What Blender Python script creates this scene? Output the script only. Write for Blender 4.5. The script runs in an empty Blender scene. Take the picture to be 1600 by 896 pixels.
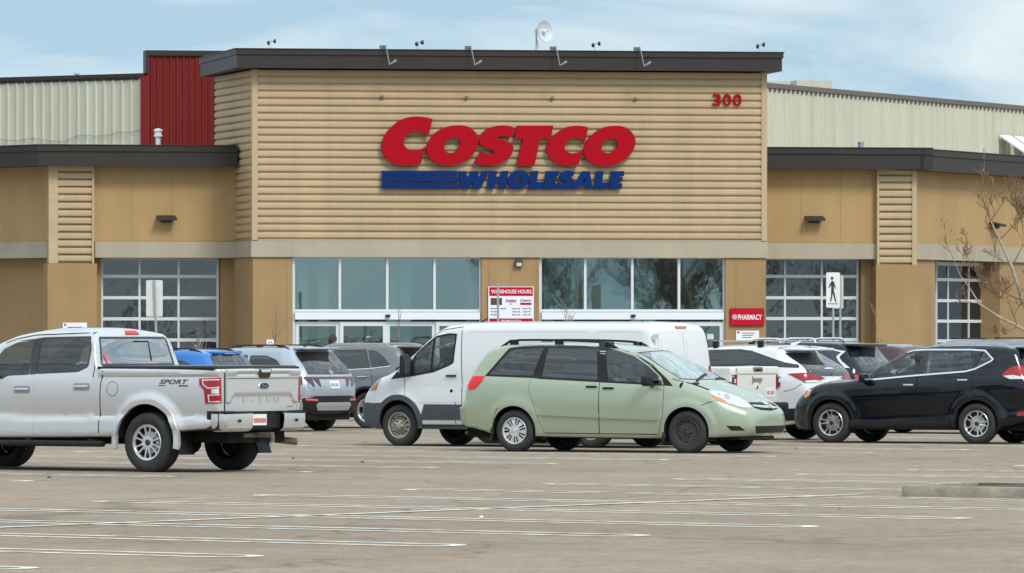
import bpy, bmesh, math, random
from mathutils import Vector, Matrix
from mathutils.bvhtree import BVHTree
from mathutils.geometry import tessellate_polygon

scene = bpy.context.scene
COL = scene.collection
R = math.radians
random.seed(7)

# ------------------------------------------------------------------ camera numbers
F, H, CX, HY = 10300.0, 1.85, 800.0, 524.0          # focal length in photo pixels, eye height, horizon row


def ray(px, py):
    return Vector(((px - CX) / F, 1.0, (HY - py) / F))


def P(px, py, Y):
    return Vector((0, 0, H)) + ray(px, py) * Y


# ------------------------------------------------------------------ materials
MATS = {}


def mat(name, col, rough=0.6, metal=0.0, spec=0.5, coat=0.0, coat_rough=0.04, noise=0.0, nscale=3.0, bump=0.0,
        bscale=40.0, stretch=None, inside=None, emis=None, streak=0.0):
    if name in MATS:
        return MATS[name]
    m = bpy.data.materials.new(name)
    m.use_nodes = True
    nt = m.node_tree
    b = nt.nodes['Principled BSDF']
    b.inputs['Base Color'].default_value = (*col, 1)
    b.inputs['Roughness'].default_value = rough
    b.inputs['Metallic'].default_value = metal
    b.inputs['Specular IOR Level'].default_value = spec
    b.inputs['Coat Weight'].default_value = coat
    b.inputs['Coat Roughness'].default_value = coat_rough
    last = None
    if noise or bump:
        tc = nt.nodes.new('ShaderNodeTexCoord')
        mp = nt.nodes.new('ShaderNodeMapping')
        nt.links.new(tc.outputs['Object'], mp.inputs['Vector'])
        if stretch:
            mp.inputs['Scale'].default_value = stretch
    if noise:
        n = nt.nodes.new('ShaderNodeTexNoise')
        n.inputs['Scale'].default_value = nscale
        n.inputs['Detail'].default_value = 6
        n.inputs['Roughness'].default_value = 0.65
        nt.links.new(mp.outputs[0], n.inputs['Vector'])
        mr = nt.nodes.new('ShaderNodeMapRange')
        mr.inputs['From Min'].default_value = 0.25
        mr.inputs['From Max'].default_value = 0.75
        mr.inputs['To Min'].default_value = 1 - noise
        mr.inputs['To Max'].default_value = 1 + noise
        nt.links.new(n.outputs['Fac'], mr.inputs['Value'])
        vm = nt.nodes.new('ShaderNodeVectorMath')
        vm.operation = 'SCALE'
        vm.inputs[0].default_value = col
        fac = mr.outputs[0]
        if streak:                                       # run-off streaks and patchy fading down a wall
            mps = nt.nodes.new('ShaderNodeMapping')
            mps.inputs['Scale'].default_value = (1.1, 1.1, 0.10)
            nt.links.new(tc.outputs['Object'], mps.inputs['Vector'])
            ns = nt.nodes.new('ShaderNodeTexNoise')
            ns.inputs['Scale'].default_value = 1.6
            ns.inputs['Detail'].default_value = 8
            ns.inputs['Roughness'].default_value = 0.7
            nt.links.new(mps.outputs[0], ns.inputs['Vector'])
            ms = nt.nodes.new('ShaderNodeMapRange')
            ms.inputs['From Min'].default_value = 0.32
            ms.inputs['From Max'].default_value = 0.68
            ms.inputs['To Min'].default_value = 1 - streak
            ms.inputs['To Max'].default_value = 1 + streak * 0.5
            nt.links.new(ns.outputs['Fac'], ms.inputs['Value'])
            mm = nt.nodes.new('ShaderNodeMath')
            mm.operation = 'MULTIPLY'
            nt.links.new(fac, mm.inputs[0])
            nt.links.new(ms.outputs[0], mm.inputs[1])
            fac = mm.outputs[0]
        nt.links.new(fac, vm.inputs['Scale'])
        nt.links.new(vm.outputs[0], b.inputs['Base Color'])
        last = vm.outputs[0]
    if bump:
        n2 = nt.nodes.new('ShaderNodeTexNoise')
        n2.inputs['Scale'].default_value = bscale
        n2.inputs['Detail'].default_value = 4
        nt.links.new(mp.outputs[0], n2.inputs['Vector'])
        bp = nt.nodes.new('ShaderNodeBump')
        bp.inputs['Strength'].default_value = bump
        bp.inputs['Distance'].default_value = 0.02
        nt.links.new(n2.outputs['Fac'], bp.inputs['Height'])
        nt.links.new(bp.outputs[0], b.inputs['Normal'])
    if inside:                                        # lining colour on the inner face of a car shell
        g = nt.nodes.new('ShaderNodeNewGeometry')
        mx = nt.nodes.new('ShaderNodeMixShader')
        d = nt.nodes.new('ShaderNodeBsdfDiffuse')
        d.inputs['Color'].default_value = (*inside, 1)
        nt.links.new(g.outputs['Backfacing'], mx.inputs[0])
        nt.links.new(b.outputs[0], mx.inputs[1])
        nt.links.new(d.outputs[0], mx.inputs[2])
        nt.links.new(mx.outputs[0], nt.nodes['Material Output'].inputs['Surface'])
    if emis:
        b.inputs['Emission Color'].default_value = (*emis[:3], 1)
        b.inputs['Emission Strength'].default_value = emis[3]
    MATS[name] = m
    return m


def paint(name, col, metal=0.0, rough=0.35, coat=1.0, dust=0.42, spec=0.5):
    """car paint: clear coat over flakes, with a thin film of road dust low on the body"""
    m = mat(name, col, rough=rough, metal=metal, spec=spec, coat=coat, coat_rough=0.05, inside=(0.05, 0.05, 0.052))
    nt = m.node_tree
    b = nt.nodes['Principled BSDF']
    tc = nt.nodes.new('ShaderNodeTexCoord')
    n = nt.nodes.new('ShaderNodeTexNoise')
    n.inputs['Scale'].default_value = 2.6
    n.inputs['Detail'].default_value = 7
    nt.links.new(tc.outputs['Object'], n.inputs['Vector'])
    sp = nt.nodes.new('ShaderNodeSeparateXYZ')
    nt.links.new(tc.outputs['Object'], sp.inputs[0])
    mr = nt.nodes.new('ShaderNodeMapRange')
    mr.inputs['From Min'].default_value = 1.0
    mr.inputs['From Max'].default_value = 0.25
    mr.inputs['To Min'].default_value = 0.03 if dust > 0.2 else 0.0
    mr.inputs['To Max'].default_value = dust
    nt.links.new(sp.outputs['Z'], mr.inputs['Value'])
    mu = nt.nodes.new('ShaderNodeMath')
    mu.operation = 'MULTIPLY'
    nt.links.new(mr.outputs[0], mu.inputs[0])
    nt.links.new(n.outputs['Fac'], mu.inputs[1])
    mx = nt.nodes.new('ShaderNodeMix')
    mx.data_type = 'RGBA'
    mx.inputs['A'].default_value = (*col, 1)
    mx.inputs['B'].default_value = (0.25, 0.225, 0.19, 1)
    nt.links.new(mu.outputs[0], mx.inputs['Factor'])
    nt.links.new(mx.outputs['Result'], b.inputs['Base Color'])
    ra = nt.nodes.new('ShaderNodeMapRange')
    ra.inputs['To Min'].default_value = 0.07
    ra.inputs['To Max'].default_value = 0.55
    nt.links.new(mu.outputs[0], ra.inputs['Value'])
    nt.links.new(ra.outputs[0], b.inputs['Coat Roughness'])
    return m


def glass(name, tint, refl=(1, 1, 1), rough=0.0, base=0.0):
    """thin window glass: tinted see-through plus a Fresnel reflection"""
    m = bpy.data.materials.new(name)
    m.use_nodes = True
    nt = m.node_tree
    nt.nodes.remove(nt.nodes['Principled BSDF'])
    t = nt.nodes.new('ShaderNodeBsdfTransparent')
    t.inputs['Color'].default_value = (*tint, 1)
    g = nt.nodes.new('ShaderNodeBsdfGlossy')
    g.inputs['Color'].default_value = (*refl, 1)
    g.inputs['Roughness'].default_value = rough
    lw = nt.nodes.new('ShaderNodeLayerWeight')          # Schlick: same from either face of the thin pane
    lw.inputs['Blend'].default_value = 0.5
    fr = nt.nodes.new('ShaderNodeMath')
    fr.operation = 'POWER'
    fr.inputs[1].default_value = 4.0
    nt.links.new(lw.outputs['Facing'], fr.inputs[0])
    ad = nt.nodes.new('ShaderNodeMath')
    ad.operation = 'MULTIPLY_ADD'
    ad.inputs[1].default_value = 0.9
    ad.inputs[2].default_value = 0.07 + base
    ad.use_clamp = True
    nt.links.new(fr.outputs[0], ad.inputs[0])
    mx = nt.nodes.new('ShaderNodeMixShader')
    nt.links.new(ad.outputs[0], mx.inputs[0])
    nt.links.new(t.outputs[0], mx.inputs[1])
    nt.links.new(g.outputs[0], mx.inputs[2])
    nt.links.new(mx.outputs[0], nt.nodes['Material Output'].inputs['Surface'])
    MATS[name] = m
    return m


# ------------------------------------------------------------------ object helpers
def tag(o, label=None, cat=None, group=None, kind=None):
    if label: o['label'] = label
    if cat: o['category'] = cat
    if group: o['group'] = group
    if kind: o['kind'] = kind
    return o


def empty(name, loc=(0, 0, 0), rz=0.0):
    o = bpy.data.objects.new(name, None)
    o.empty_display_size = 0.3
    COL.objects.link(o)
    o.location = loc
    o.rotation_euler = (0, 0, rz)
    return o


def link_mesh(name, me, parent=None, mats=None):
    o = bpy.data.objects.new(name, me)
    COL.objects.link(o)
    if mats is not None:
        me.materials.clear()
        for m in (mats if isinstance(mats, (list, tuple)) else [mats]):
            me.materials.append(m)
    if parent is not None:
        o.parent = parent
    return o


def smooth(me, ang=35):
    if not me.polygons: return
    me.polygons.foreach_set('use_smooth', [True] * len(me.polygons))
    me.set_sharp_from_angle(angle=R(ang))


class MB:
    """collects faces for ONE mesh"""

    def __init__(s):
        s.v, s.f, s.mi = [], [], []
        s.cur = 0

    def add(s, vs, fs):
        o = len(s.v)
        s.v += [tuple(p) for p in vs]
        for f in fs:
            s.f.append([i + o for i in f])
            s.mi.append(s.cur)

    def box(s, x0, x1, y0, y1, z0, z1, M=None):
        if x0 > x1: x0, x1 = x1, x0
        if y0 > y1: y0, y1 = y1, y0
        if z0 > z1: z0, z1 = z1, z0
        vs = [Vector(p) for p in ((x0, y0, z0), (x1, y0, z0), (x1, y1, z0), (x0, y1, z0),
                                  (x0, y0, z1), (x1, y0, z1), (x1, y1, z1), (x0, y1, z1))]
        if M is not None: vs = [M @ p for p in vs]
        s.add(vs, [(0, 3, 2, 1), (4, 5, 6, 7), (0, 1, 5, 4), (1, 2, 6, 5), (2, 3, 7, 6), (3, 0, 4, 7)])
        return s

    def tube(s, pts, rads, n=8, caps=True):
        pts = [Vector(p) for p in pts]
        if not isinstance(rads, (list, tuple)): rads = [rads] * len(pts)
        rings = []
        up = Vector((0, 0, 1))
        prev = None
        for i, p in enumerate(pts):
            d = (pts[min(i + 1, len(pts) - 1)] - pts[max(i - 1, 0)])
            if d.length < 1e-9: d = Vector((0, 0, 1))
            d.normalize()
            if prev is None:
                a = d.cross(up)
                if a.length < 0.05: a = d.cross(Vector((1, 0, 0)))
                a.normalize()
            else:
                a = prev - d * prev.dot(d)
                if a.length < 1e-6: a = d.cross(up)
                a.normalize()
            prev = a
            b = d.cross(a)
            rings.append([p + (a * math.cos(2 * math.pi * k / n) + b * math.sin(2 * math.pi * k / n)) * rads[i]
                          for k in range(n)])
        vs = [q for r in rings for q in r]
        fs = []
        for i in range(len(pts) - 1):
            for k in range(n):
                fs.append((i * n + k, i * n + (k + 1) % n, (i + 1) * n + (k + 1) % n, (i + 1) * n + k))
        if caps:
            fs.append(tuple(range(n))[::-1])
            fs.append(tuple((len(pts) - 1) * n + k for k in range(n)))
        s.add(vs, fs)
        return s

    def lathe(s, prof, n=40, axis='y', closed=False, c=(0, 0, 0)):
        """profile of (radius, position along axis)"""
        vs, fs = [], []
        m = len(prof)
        for k in range(n):
            a = 2 * math.pi * k / n
            for (r, t) in prof:
                if axis == 'y': p = (r * math.cos(a), t, r * math.sin(a))
                elif axis == 'z': p = (r * math.cos(a), r * math.sin(a), t)
                else: p = (t, r * math.cos(a), r * math.sin(a))
                vs.append((p[0] + c[0], p[1] + c[1], p[2] + c[2]))
        for k in range(n):
            k2 = (k + 1) % n
            for i in range(m if closed else m - 1):
                j = (i + 1) % m
                fs.append((k * m + i, k2 * m + i, k2 * m + j, k * m + j))
        s.add(vs, fs)
        return s

    def plate(s, loops, fn, th):
        """flat shape (outer loop, then holes) mapped to space by fn(a, b, depth), th thick"""
        tri = tessellate_polygon([[Vector((a, b, 0)) for a, b in L] for L in loops])
        flat = [p for L in loops for p in L]
        n = len(flat)
        vs = [fn(a, b, 0) for a, b in flat] + [fn(a, b, th) for a, b in flat]
        fs = [tuple(t) for t in tri] + [tuple(i + n for i in t)[::-1] for t in tri]
        o = 0
        for L in loops:
            m = len(L)
            for i in range(m):
                j = (i + 1) % m
                fs.append((o + i, o + j, o + j + n, o + i + n))
            o += m
        s.add(vs, fs)
        return s

    def build(s, name, mats, parent=None, sm=None, world=True, recalc=True, merge=0):
        off = Vector((0, 0, 0))
        if parent is not None and world:
            q = parent
            while q is not None:
                off += q.location
                q = q.parent
        me = bpy.data.meshes.new(name)
        me.from_pydata([(p[0] - off.x, p[1] - off.y, p[2] - off.z) for p in s.v], [], s.f)
        if recalc or merge:
            bm = bmesh.new()
            bm.from_mesh(me)
            if merge: bmesh.ops.remove_doubles(bm, verts=bm.verts, dist=merge)
            bmesh.ops.recalc_face_normals(bm, faces=bm.faces)
            bm.to_mesh(me)
            bm.free()
        o = link_mesh(name, me, parent, mats)
        if len(me.polygons) == len(s.mi): me.polygons.foreach_set('material_index', s.mi)
        if sm: smooth(me, sm)
        return o


def pchip(pts):
    xs = [p[0] for p in pts]
    ys = [p[1] for p in pts]
    n = len(xs)
    h = [xs[i + 1] - xs[i] for i in range(n - 1)]
    d = [(ys[i + 1] - ys[i]) / h[i] for i in range(n - 1)]
    m = [0.0] * n
    m[0], m[-1] = d[0], d[-1]
    for i in range(1, n - 1):
        if d[i - 1] * d[i] > 0:
            w1, w2 = 2 * h[i] + h[i - 1], h[i] + 2 * h[i - 1]
            m[i] = (w1 + w2) / (w1 / d[i - 1] + w2 / d[i])

    def f(x):
        if x <= xs[0]: return ys[0]
        if x >= xs[-1]: return ys[-1]
        lo = 0
        while xs[lo + 1] < x: lo += 1
        t = (x - xs[lo]) / h[lo]
        return ((2 * t ** 3 - 3 * t ** 2 + 1) * ys[lo] + (t ** 3 - 2 * t ** 2 + t) * h[lo] * m[lo] +
                (-2 * t ** 3 + 3 * t ** 2) * ys[lo + 1] + (t ** 3 - t ** 2) * h[lo] * m[lo + 1])
    return f


def spline_loop(pts, seg=6):
    """closed outline; a point with a third item is a sharp corner"""
    n = len(pts)
    cor = [len(p) > 2 for p in pts]
    out = []
    for i in range(n):
        p1, p2 = pts[i], pts[(i + 1) % n]
        p0 = pts[i - 1] if not cor[i] else p1
        p3 = pts[(i + 2) % n] if not cor[(i + 1) % n] else p2
        if cor[i] and cor[(i + 1) % n]:
            out.append((p1[0], p1[1]))
            continue
        for k in range(seg):
            t = k / seg
            q = []
            for c in (0, 1):
                q.append(0.5 * (2 * p1[c] + (p2[c] - p0[c]) * t + (2 * p0[c] - 5 * p1[c] + 4 * p2[c] - p3[c]) * t * t +
                                (3 * p1[c] - p0[c] - 3 * p2[c] + p3[c]) * t ** 3))
            out.append(tuple(q))
    return out


def round_poly(pts, r, seg=5):
    """fillet the corners of a polygon; a point may carry its own radius"""
    n = len(pts)
    out = []
    for i in range(n):
        p = Vector(pts[i][:2])
        rr = pts[i][2] if len(pts[i]) > 2 else r
        a, b = Vector(pts[i - 1][:2]) - p, Vector(pts[(i + 1) % n][:2]) - p
        la, lb = a.length, b.length
        if la < 1e-6 or lb < 1e-6 or rr <= 0:
            out.append((p.x, p.y))
            continue
        d = min(rr, la * 0.48, lb * 0.48)
        A, B = p + a / la * d, p + b / lb * d
        for k in range(seg + 1):
            t = k / seg
            q = A * (1 - t) ** 2 + p * 2 * t * (1 - t) + B * t * t
            out.append((q.x, q.y))
    return out


def inset(poly, d):
    """inset a polygon by d (vertex count kept)"""
    n = len(poly)
    ar = sum(poly[i - 1][0] * poly[i][1] - poly[i][0] * poly[i - 1][1] for i in range(n))
    sg = 1 if ar > 0 else -1
    out = []
    for i in range(n):
        p = Vector(poly[i])
        a = p - Vector(poly[i - 1])
        b = Vector(poly[(i + 1) % n]) - p
        if a.length < 1e-7: a = b
        if b.length < 1e-7: b = a
        na = Vector((-a.y, a.x)).normalized() * sg
        nb = Vector((-b.y, b.x)).normalized() * sg
        m = na + nb
        if m.length < 1e-6: m = na
        m.normalize()
        k = 1 / max(0.5, m.dot(na))
        q = p + m * d * k
        out.append((q.x, q.y))
    return out


def circle(cx, cy, r, n=20, ry=None):
    ry = ry or r
    return [(cx + r * math.cos(2 * math.pi * k / n), cy + ry * math.sin(2 * math.pi * k / n)) for k in range(n)]


def ribbon(pts, w):
    """polyline -> outline of a strip w wide"""
    L, Rr = [], []
    n = len(pts)
    for i in range(n):
        a = Vector(pts[max(i - 1, 0)])
        b = Vector(pts[min(i + 1, n - 1)])
        d = (b - a).normalized()
        q = Vector((-d.y, d.x)) * w / 2
        p = Vector(pts[i])
        L.append((p.x + q.x, p.y + q.y))
        Rr.append((p.x - q.x, p.y - q.y))
    return L + Rr[::-1]


def text_tris(txt, bold=0.02, shear=0.0, spacing=1.0):
    """triangles of a word in the built-in font, scaled to a unit box (0..1, 0..1)"""
    cu = bpy.data.curves.new('lettering', 'FONT')
    cu.body = txt
    cu.offset = bold
    cu.shear = shear
    cu.space_character = spacing
    cu.resolution_u = 3
    ob = bpy.data.objects.new('lettering', cu)
    COL.objects.link(ob)
    dg = bpy.context.evaluated_depsgraph_get()
    me = bpy.data.meshes.new_from_object(ob.evaluated_get(dg))
    vs = [v.co.copy() for v in me.vertices]
    fs = [tuple(p.vertices) for p in me.polygons]
    bpy.data.objects.remove(ob)
    bpy.data.curves.remove(cu)
    bpy.data.meshes.remove(me)
    x0, x1 = min(v.x for v in vs), max(v.x for v in vs)
    y0, y1 = min(v.y for v in vs), max(v.y for v in vs)
    return [((v.x - x0) / (x1 - x0), (v.y - y0) / (y1 - y0)) for v in vs], fs


def text_on(mb, txt, fn, a0, a1, b0, b1, th=0.004, **kw):
    vs, fs = text_tris(txt, **kw)
    n = len(vs)
    pts = [(a0 + a * (a1 - a0), b0 + b * (b1 - b0)) for a, b in vs]
    V = [fn(a, b, 0) for a, b in pts]
    mb.add(V, fs)


def rbox(mb, c, size, bev=0.02, seg=3, M=None, taper=None):
    """rounded box"""
    bm = bmesh.new()
    bmesh.ops.create_cube(bm, size=1)
    for v in bm.verts:
        v.co = Vector((v.co.x * size[0], v.co.y * size[1], v.co.z * size[2]))
        if taper and v.co.z > 0:
            v.co.x *= taper[0]
            v.co.y *= taper[1]
    bmesh.ops.bevel(bm, geom=list(bm.edges), offset=bev, segments=seg, profile=0.5, affect='EDGES')
    vs = []
    for v in bm.verts:
        p = v.co.copy()
        if M is not None: p = M @ p
        vs.append(p + Vector(c))
    bm.verts.index_update()
    mb.add(vs, [[v.index for v in f.verts] for f in bm.faces])
    bm.free()
# =====================================================================================================
#  SETTING
# =====================================================================================================
class Frame:
    """a vertical facade plane: local x along the wall, local y into the building"""

    def __init__(s, p0, ang):
        s.o = Vector((p0[0], p0[1], 0))
        a = R(ang)
        s.ex, s.ey = Vector((math.cos(a), math.sin(a), 0)), Vector((-math.sin(a), math.cos(a), 0))

    def uz(s, px, py=HY, v=0.0):
        d = ray(px, py)
        c = Vector((0, 0, H)) - s.o
        t = (v - c.dot(s.ey)) / d.dot(s.ey)
        q = c + d * t
        return q.dot(s.ex), q.z

    def u(s, px, v=0.0): return s.uz(px, HY, v)[0]

    def w(s, u, v, z): return s.o + s.ex * u + s.ey * v + Vector((0, 0, z))

    def box(s, mb, u0, u1, v0, v1, z0, z1):
        if u0 > u1: u0, u1 = u1, u0
        if v0 > v1: v0, v1 = v1, v0
        vs = [s.w(*p) for p in ((u0, v0, z0), (u1, v0, z0), (u1, v1, z0), (u0, v1, z0), (u0, v0, z1), (u1, v0, z1), (u1, v1, z1), (u0, v1, z1))]
        mb.add(vs, [(0, 3, 2, 1), (4, 5, 6, 7), (0, 1, 5, 4), (1, 2, 6, 5), (2, 3, 7, 6), (3, 0, 4, 7)])


# ------------------------------------------------------------------ ground
def ground_material():
    m = bpy.data.materials.new('asphalt')
    m.use_nodes = True
    nt = m.node_tree
    b = nt.nodes['Principled BSDF']
    b.inputs['Roughness'].default_value = 0.92
    b.inputs['Specular IOR Level'].default_value = 0.15
    tc = nt.nodes.new('ShaderNodeTexCoord')

    def noise(scale, detail=5, sx=1, sy=1, rot=0.0):
        mp = nt.nodes.new('ShaderNodeMapping')
        mp.inputs['Scale'].default_value = (sx, sy, 1)
        mp.inputs['Rotation'].default_value = (0, 0, rot)
        nt.links.new(tc.outputs['Object'], mp.inputs['Vector'])
        n = nt.nodes.new('ShaderNodeTexNoise')
        n.inputs['Scale'].default_value = scale
        n.inputs['Detail'].default_value = detail
        n.inputs['Roughness'].default_value = 0.62
        nt.links.new(mp.outputs[0], n.inputs['Vector'])
        return n.outputs['Fac']

    def ramp(src, a, b_, lo, hi):
        r = nt.nodes.new('ShaderNodeMapRange')
        r.inputs['From Min'].default_value, r.inputs['From Max'].default_value = a, b_
        r.inputs['To Min'].default_value, r.inputs['To Max'].default_value = lo, hi
        nt.links.new(src, r.inputs['Value'])
        return r.outputs[0]

    def mul(a, c):
        n = nt.nodes.new('ShaderNodeMath')
        n.operation = 'MULTIPLY'
        nt.links.new(a, n.inputs[0])
        nt.links.new(c, n.inputs[1])
        return n.outputs[0]
    big = ramp(noise(0.09, 4), 0.3, 0.7, 0.86, 1.12)
    mid = mul(ramp(noise(0.55, 6, 1, 0.6, 0.5), 0.25, 0.75, 0.86, 1.13), ramp(noise(5.0, 5, 1, 0.35), 0.25, 0.75, 0.84, 1.15))
    fine = ramp(noise(26, 3, 1, 0.25), 0.2, 0.8, 0.80, 1.20)
    grit = ramp(noise(95, 2, 1, 0.3), 0.25, 0.75, 0.84, 1.16)
    # oil drips and tyre-dark patches
    st = ramp(noise(1.6, 3, 1, 0.8), 0.62, 0.74, 1.0, 0.66)
    # meandering tar-filled cracks
    mpc = nt.nodes.new('ShaderNodeMapping')
    mpc.inputs['Scale'].default_value = (0.16, 0.1, 1)
    mpc.inputs['Rotation'].default_value = (0, 0, 0.4)
    nt.links.new(tc.outputs['Object'], mpc.inputs['Vector'])
    wn = nt.nodes.new('ShaderNodeTexNoise')
    wn.inputs['Scale'].default_value = 3.0
    wn.inputs['Detail'].default_value = 6
    nt.links.new(mpc.outputs[0], wn.inputs['Vector'])
    wv = nt.nodes.new('ShaderNodeVectorMath')
    wv.operation = 'MULTIPLY_ADD'
    wv.inputs[1].default_value = (0.5, 0.5, 0)
    nt.links.new(wn.outputs['Color'], wv.inputs[0])
    nt.links.new(mpc.outputs[0], wv.inputs[2])
    vo = nt.nodes.new('ShaderNodeTexVoronoi')
    vo.feature = 'DISTANCE_TO_EDGE'
    vo.inputs['Scale'].default_value = 1.0
    nt.links.new(wv.outputs[0], vo.inputs['Vector'])
    ck = ramp(vo.outputs['Distance'], 0.003, 0.009, 0.74, 1.0)
    f = mul(mul(mul(mul(big, mid), mul(fine, grit)), st), ck)
    vm = nt.nodes.new('ShaderNodeVectorMath')
    vm.operation = 'SCALE'
    vm.inputs[0].default_value = (0.285, 0.223, 0.166)
    nt.links.new(f, vm.inputs['Scale'])
    nt.links.new(vm.outputs[0], b.inputs['Base Color'])
    bp = nt.nodes.new('ShaderNodeBump')
    bp.inputs['Strength'].default_value = 0.25
    bp.inputs['Distance'].default_value = 0.01
    nt.links.new(noise(70, 2), bp.inputs['Height'])
    nt.links.new(bp.outputs[0], b.inputs['Normal'])
    return m


M_asph = ground_material()
mb = MB()
mb.add([(-900, -500, 0), (900, -500, 0), (900, 900, 0), (-900, 900, 0)], [(0, 1, 2, 3)])
tag(mb.build('ground', M_asph), kind='structure')

# painted hairpin stall markings (pairs of thin lines joined by a U at the ends)
M_line = bpy.data.materials.new('worn_line_paint')
M_line.use_nodes = True
_nt = M_line.node_tree
_b = _nt.nodes['Principled BSDF']
_b.inputs['Base Color'].default_value = (0.62, 0.59, 0.53, 1)
_b.inputs['Roughness'].default_value = 0.85
_tc = _nt.nodes.new('ShaderNodeTexCoord')
_n = _nt.nodes.new('ShaderNodeTexNoise')
_n.inputs['Scale'].default_value = 3.0
_n.inputs['Detail'].default_value = 8
_n.inputs['Roughness'].default_value = 0.75
_nt.links.new(_tc.outputs['Object'], _n.inputs['Vector'])
_r = _nt.nodes.new('ShaderNodeMapRange')
_r.inputs['From Min'].default_value, _r.inputs['From Max'].default_value = 0.36, 0.56
_nt.links.new(_n.outputs['Fac'], _r.inputs['Value'])
_mx = _nt.nodes.new('ShaderNodeMix')
_mx.data_type = 'RGBA'
_mx.inputs['A'].default_value = (0.30, 0.255, 0.21, 1)
_mx.inputs['B'].default_value = (0.82, 0.79, 0.71, 1)
_nt.links.new(_r.outputs[0], _mx.inputs['Factor'])
_nt.links.new(_mx.outputs['Result'], _b.inputs['Base Color'])

ROW = Vector((1.68, 2.85))
STALL = Vector((9.07, -7.0))
DS = STALL.normalized()
NS = Vector((-DS.y, DS.x))


def hairpin(mb, a, b, gap=0.55, w=0.15):
    r = gap / 2
    for sg in (1, -1):
        p, q = a + DS * r + NS * r * sg, b - DS * r + NS * r * sg
        vs = [p + NS * w / 2, q + NS * w / 2, q - NS * w / 2, p - NS * w / 2]
        mb.add([(v.x, v.y, 0.004) for v in vs], [(0, 1, 2, 3)])
    for c, d in ((a + DS * r, -1), (b - DS * r, 1)):
        vs = []
        for k in range(11):
            t = -math.pi / 2 + math.pi * k / 10
            e = DS * d * math.cos(t) + NS * math.sin(t)
            vs += [c + e * (r - w / 2), c + e * (r + w / 2)]
        mb.add([(v.x, v.y, 0.004) for v in vs], [(2 * k, 2 * k + 1, 2 * k + 3, 2 * k + 2) for k in range(10)])


mb = MB()
L0 = Vector((-4.55, 73.4))
for i in range(-9, 13):
    a = L0 + ROW * i
    hairpin(mb, a, a + STALL)
s0 = L0 + STALL * 0.5
sp0, sp1 = P(-330, 838, F * H / (838 - HY)), P(1352, 773, F * H / (773 - HY))
sp0, sp1 = Vector((sp0.x, sp0.y)), Vector((sp1.x, sp1.y))
dd = (sp1 - sp0).normalized()
nn = Vector((-dd.y, dd.x)) * 0.07
mb.add([(v.x, v.y, 0.008) for v in (sp0 + nn, sp1 + nn, sp1 - nn, sp0 - nn)], [(0, 3, 2, 1)])
for off, rng in (((-14.05, 11.2), range(-4, 20)), ((-28.5, 22.4), range(-4, 26))):
    c0 = s0 + Vector(off)
    for i in rng:
        c = c0 + ROW * i
        hairpin(mb, c - STALL * 0.5, c + STALL * 0.5)
tag(mb.build('parking_markings', M_line, recalc=False), kind='structure')

# kerbed islands
M_kerb = mat('kerb_concrete', (0.30, 0.262, 0.205), rough=0.9, noise=0.34, nscale=4, bump=0.4, bscale=30)
M_mulch = mat('bark_mulch', (0.085, 0.066, 0.05), rough=1.0, noise=0.6, nscale=22, bump=1.0, bscale=50)


def island(outline, name, kw=0.16, h=0.125, mulch=True, mound=0.05):
    inn = inset(outline, kw)
    n = len(outline)
    mb = MB()
    top_o = inset(outline, 0.015)
    vs = [(x, y, -0.02) for x, y in outline] + [(x, y, h - 0.02) for x, y in outline] + [(x, y, h) for x, y in top_o] + [(x, y, h) for x, y in inn] + [(x, y, 0) for x, y in inn]
    fs = []
    for L in range(4):
        for k in range(n): fs.append((L * n + k, L * n + (k + 1) % n, (L + 1) * n + (k + 1) % n, (L + 1) * n + k))
    mb.add(vs, fs)
    o = tag(mb.build(name, M_kerb, sm=50), kind='structure')
    mb = MB()
    bm = bmesh.new()
    tri = tessellate_polygon([[Vector((x, y, 0)) for x, y in inn]])
    vv = [bm.verts.new((x, y, h - 0.03)) for x, y in inn]
    for t in tri: bm.faces.new([vv[i] for i in t])
    bmesh.ops.triangulate(bm, faces=bm.faces)
    for _ in range(3 if mound else 0):
        bmesh.ops.subdivide_edges(bm, edges=bm.edges[:], cuts=1, use_grid_fill=True)
    rnd = random.Random(3)
    bd = {v for e in bm.edges if e.is_boundary for v in e.verts}
    for v in bm.verts:
        if v not in bd: v.co.z += mound * (0.5 + rnd.random())
    bm.verts.index_update()
    mb.add([v.co for v in bm.verts], [[v.index for v in f.verts] for f in bm.faces])
    bm.free()
    tag(mb.build('mulch_bed' if mulch else 'pavement', M_mulch if mulch else mat('pavement_concrete', (0.33, 0.31, 0.28), rough=0.9, noise=0.2, nscale=2), sm=60), kind='structure')
    return o


ic = Vector((P(1399, 775, 75.9).x, 75.7))
e1 = Vector((math.cos(R(-37)), math.sin(R(-37))))
e2 = Vector((ROW.x, ROW.y)).normalized()
isl = [ic, ic + e1 * 7, ic + e1 * 7 + e2 * 2.0, ic + e2 * 2.0]
island(round_poly([(p.x, p.y) for p in isl], 0.22, 5), 'kerb', mound=0.02)

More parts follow.
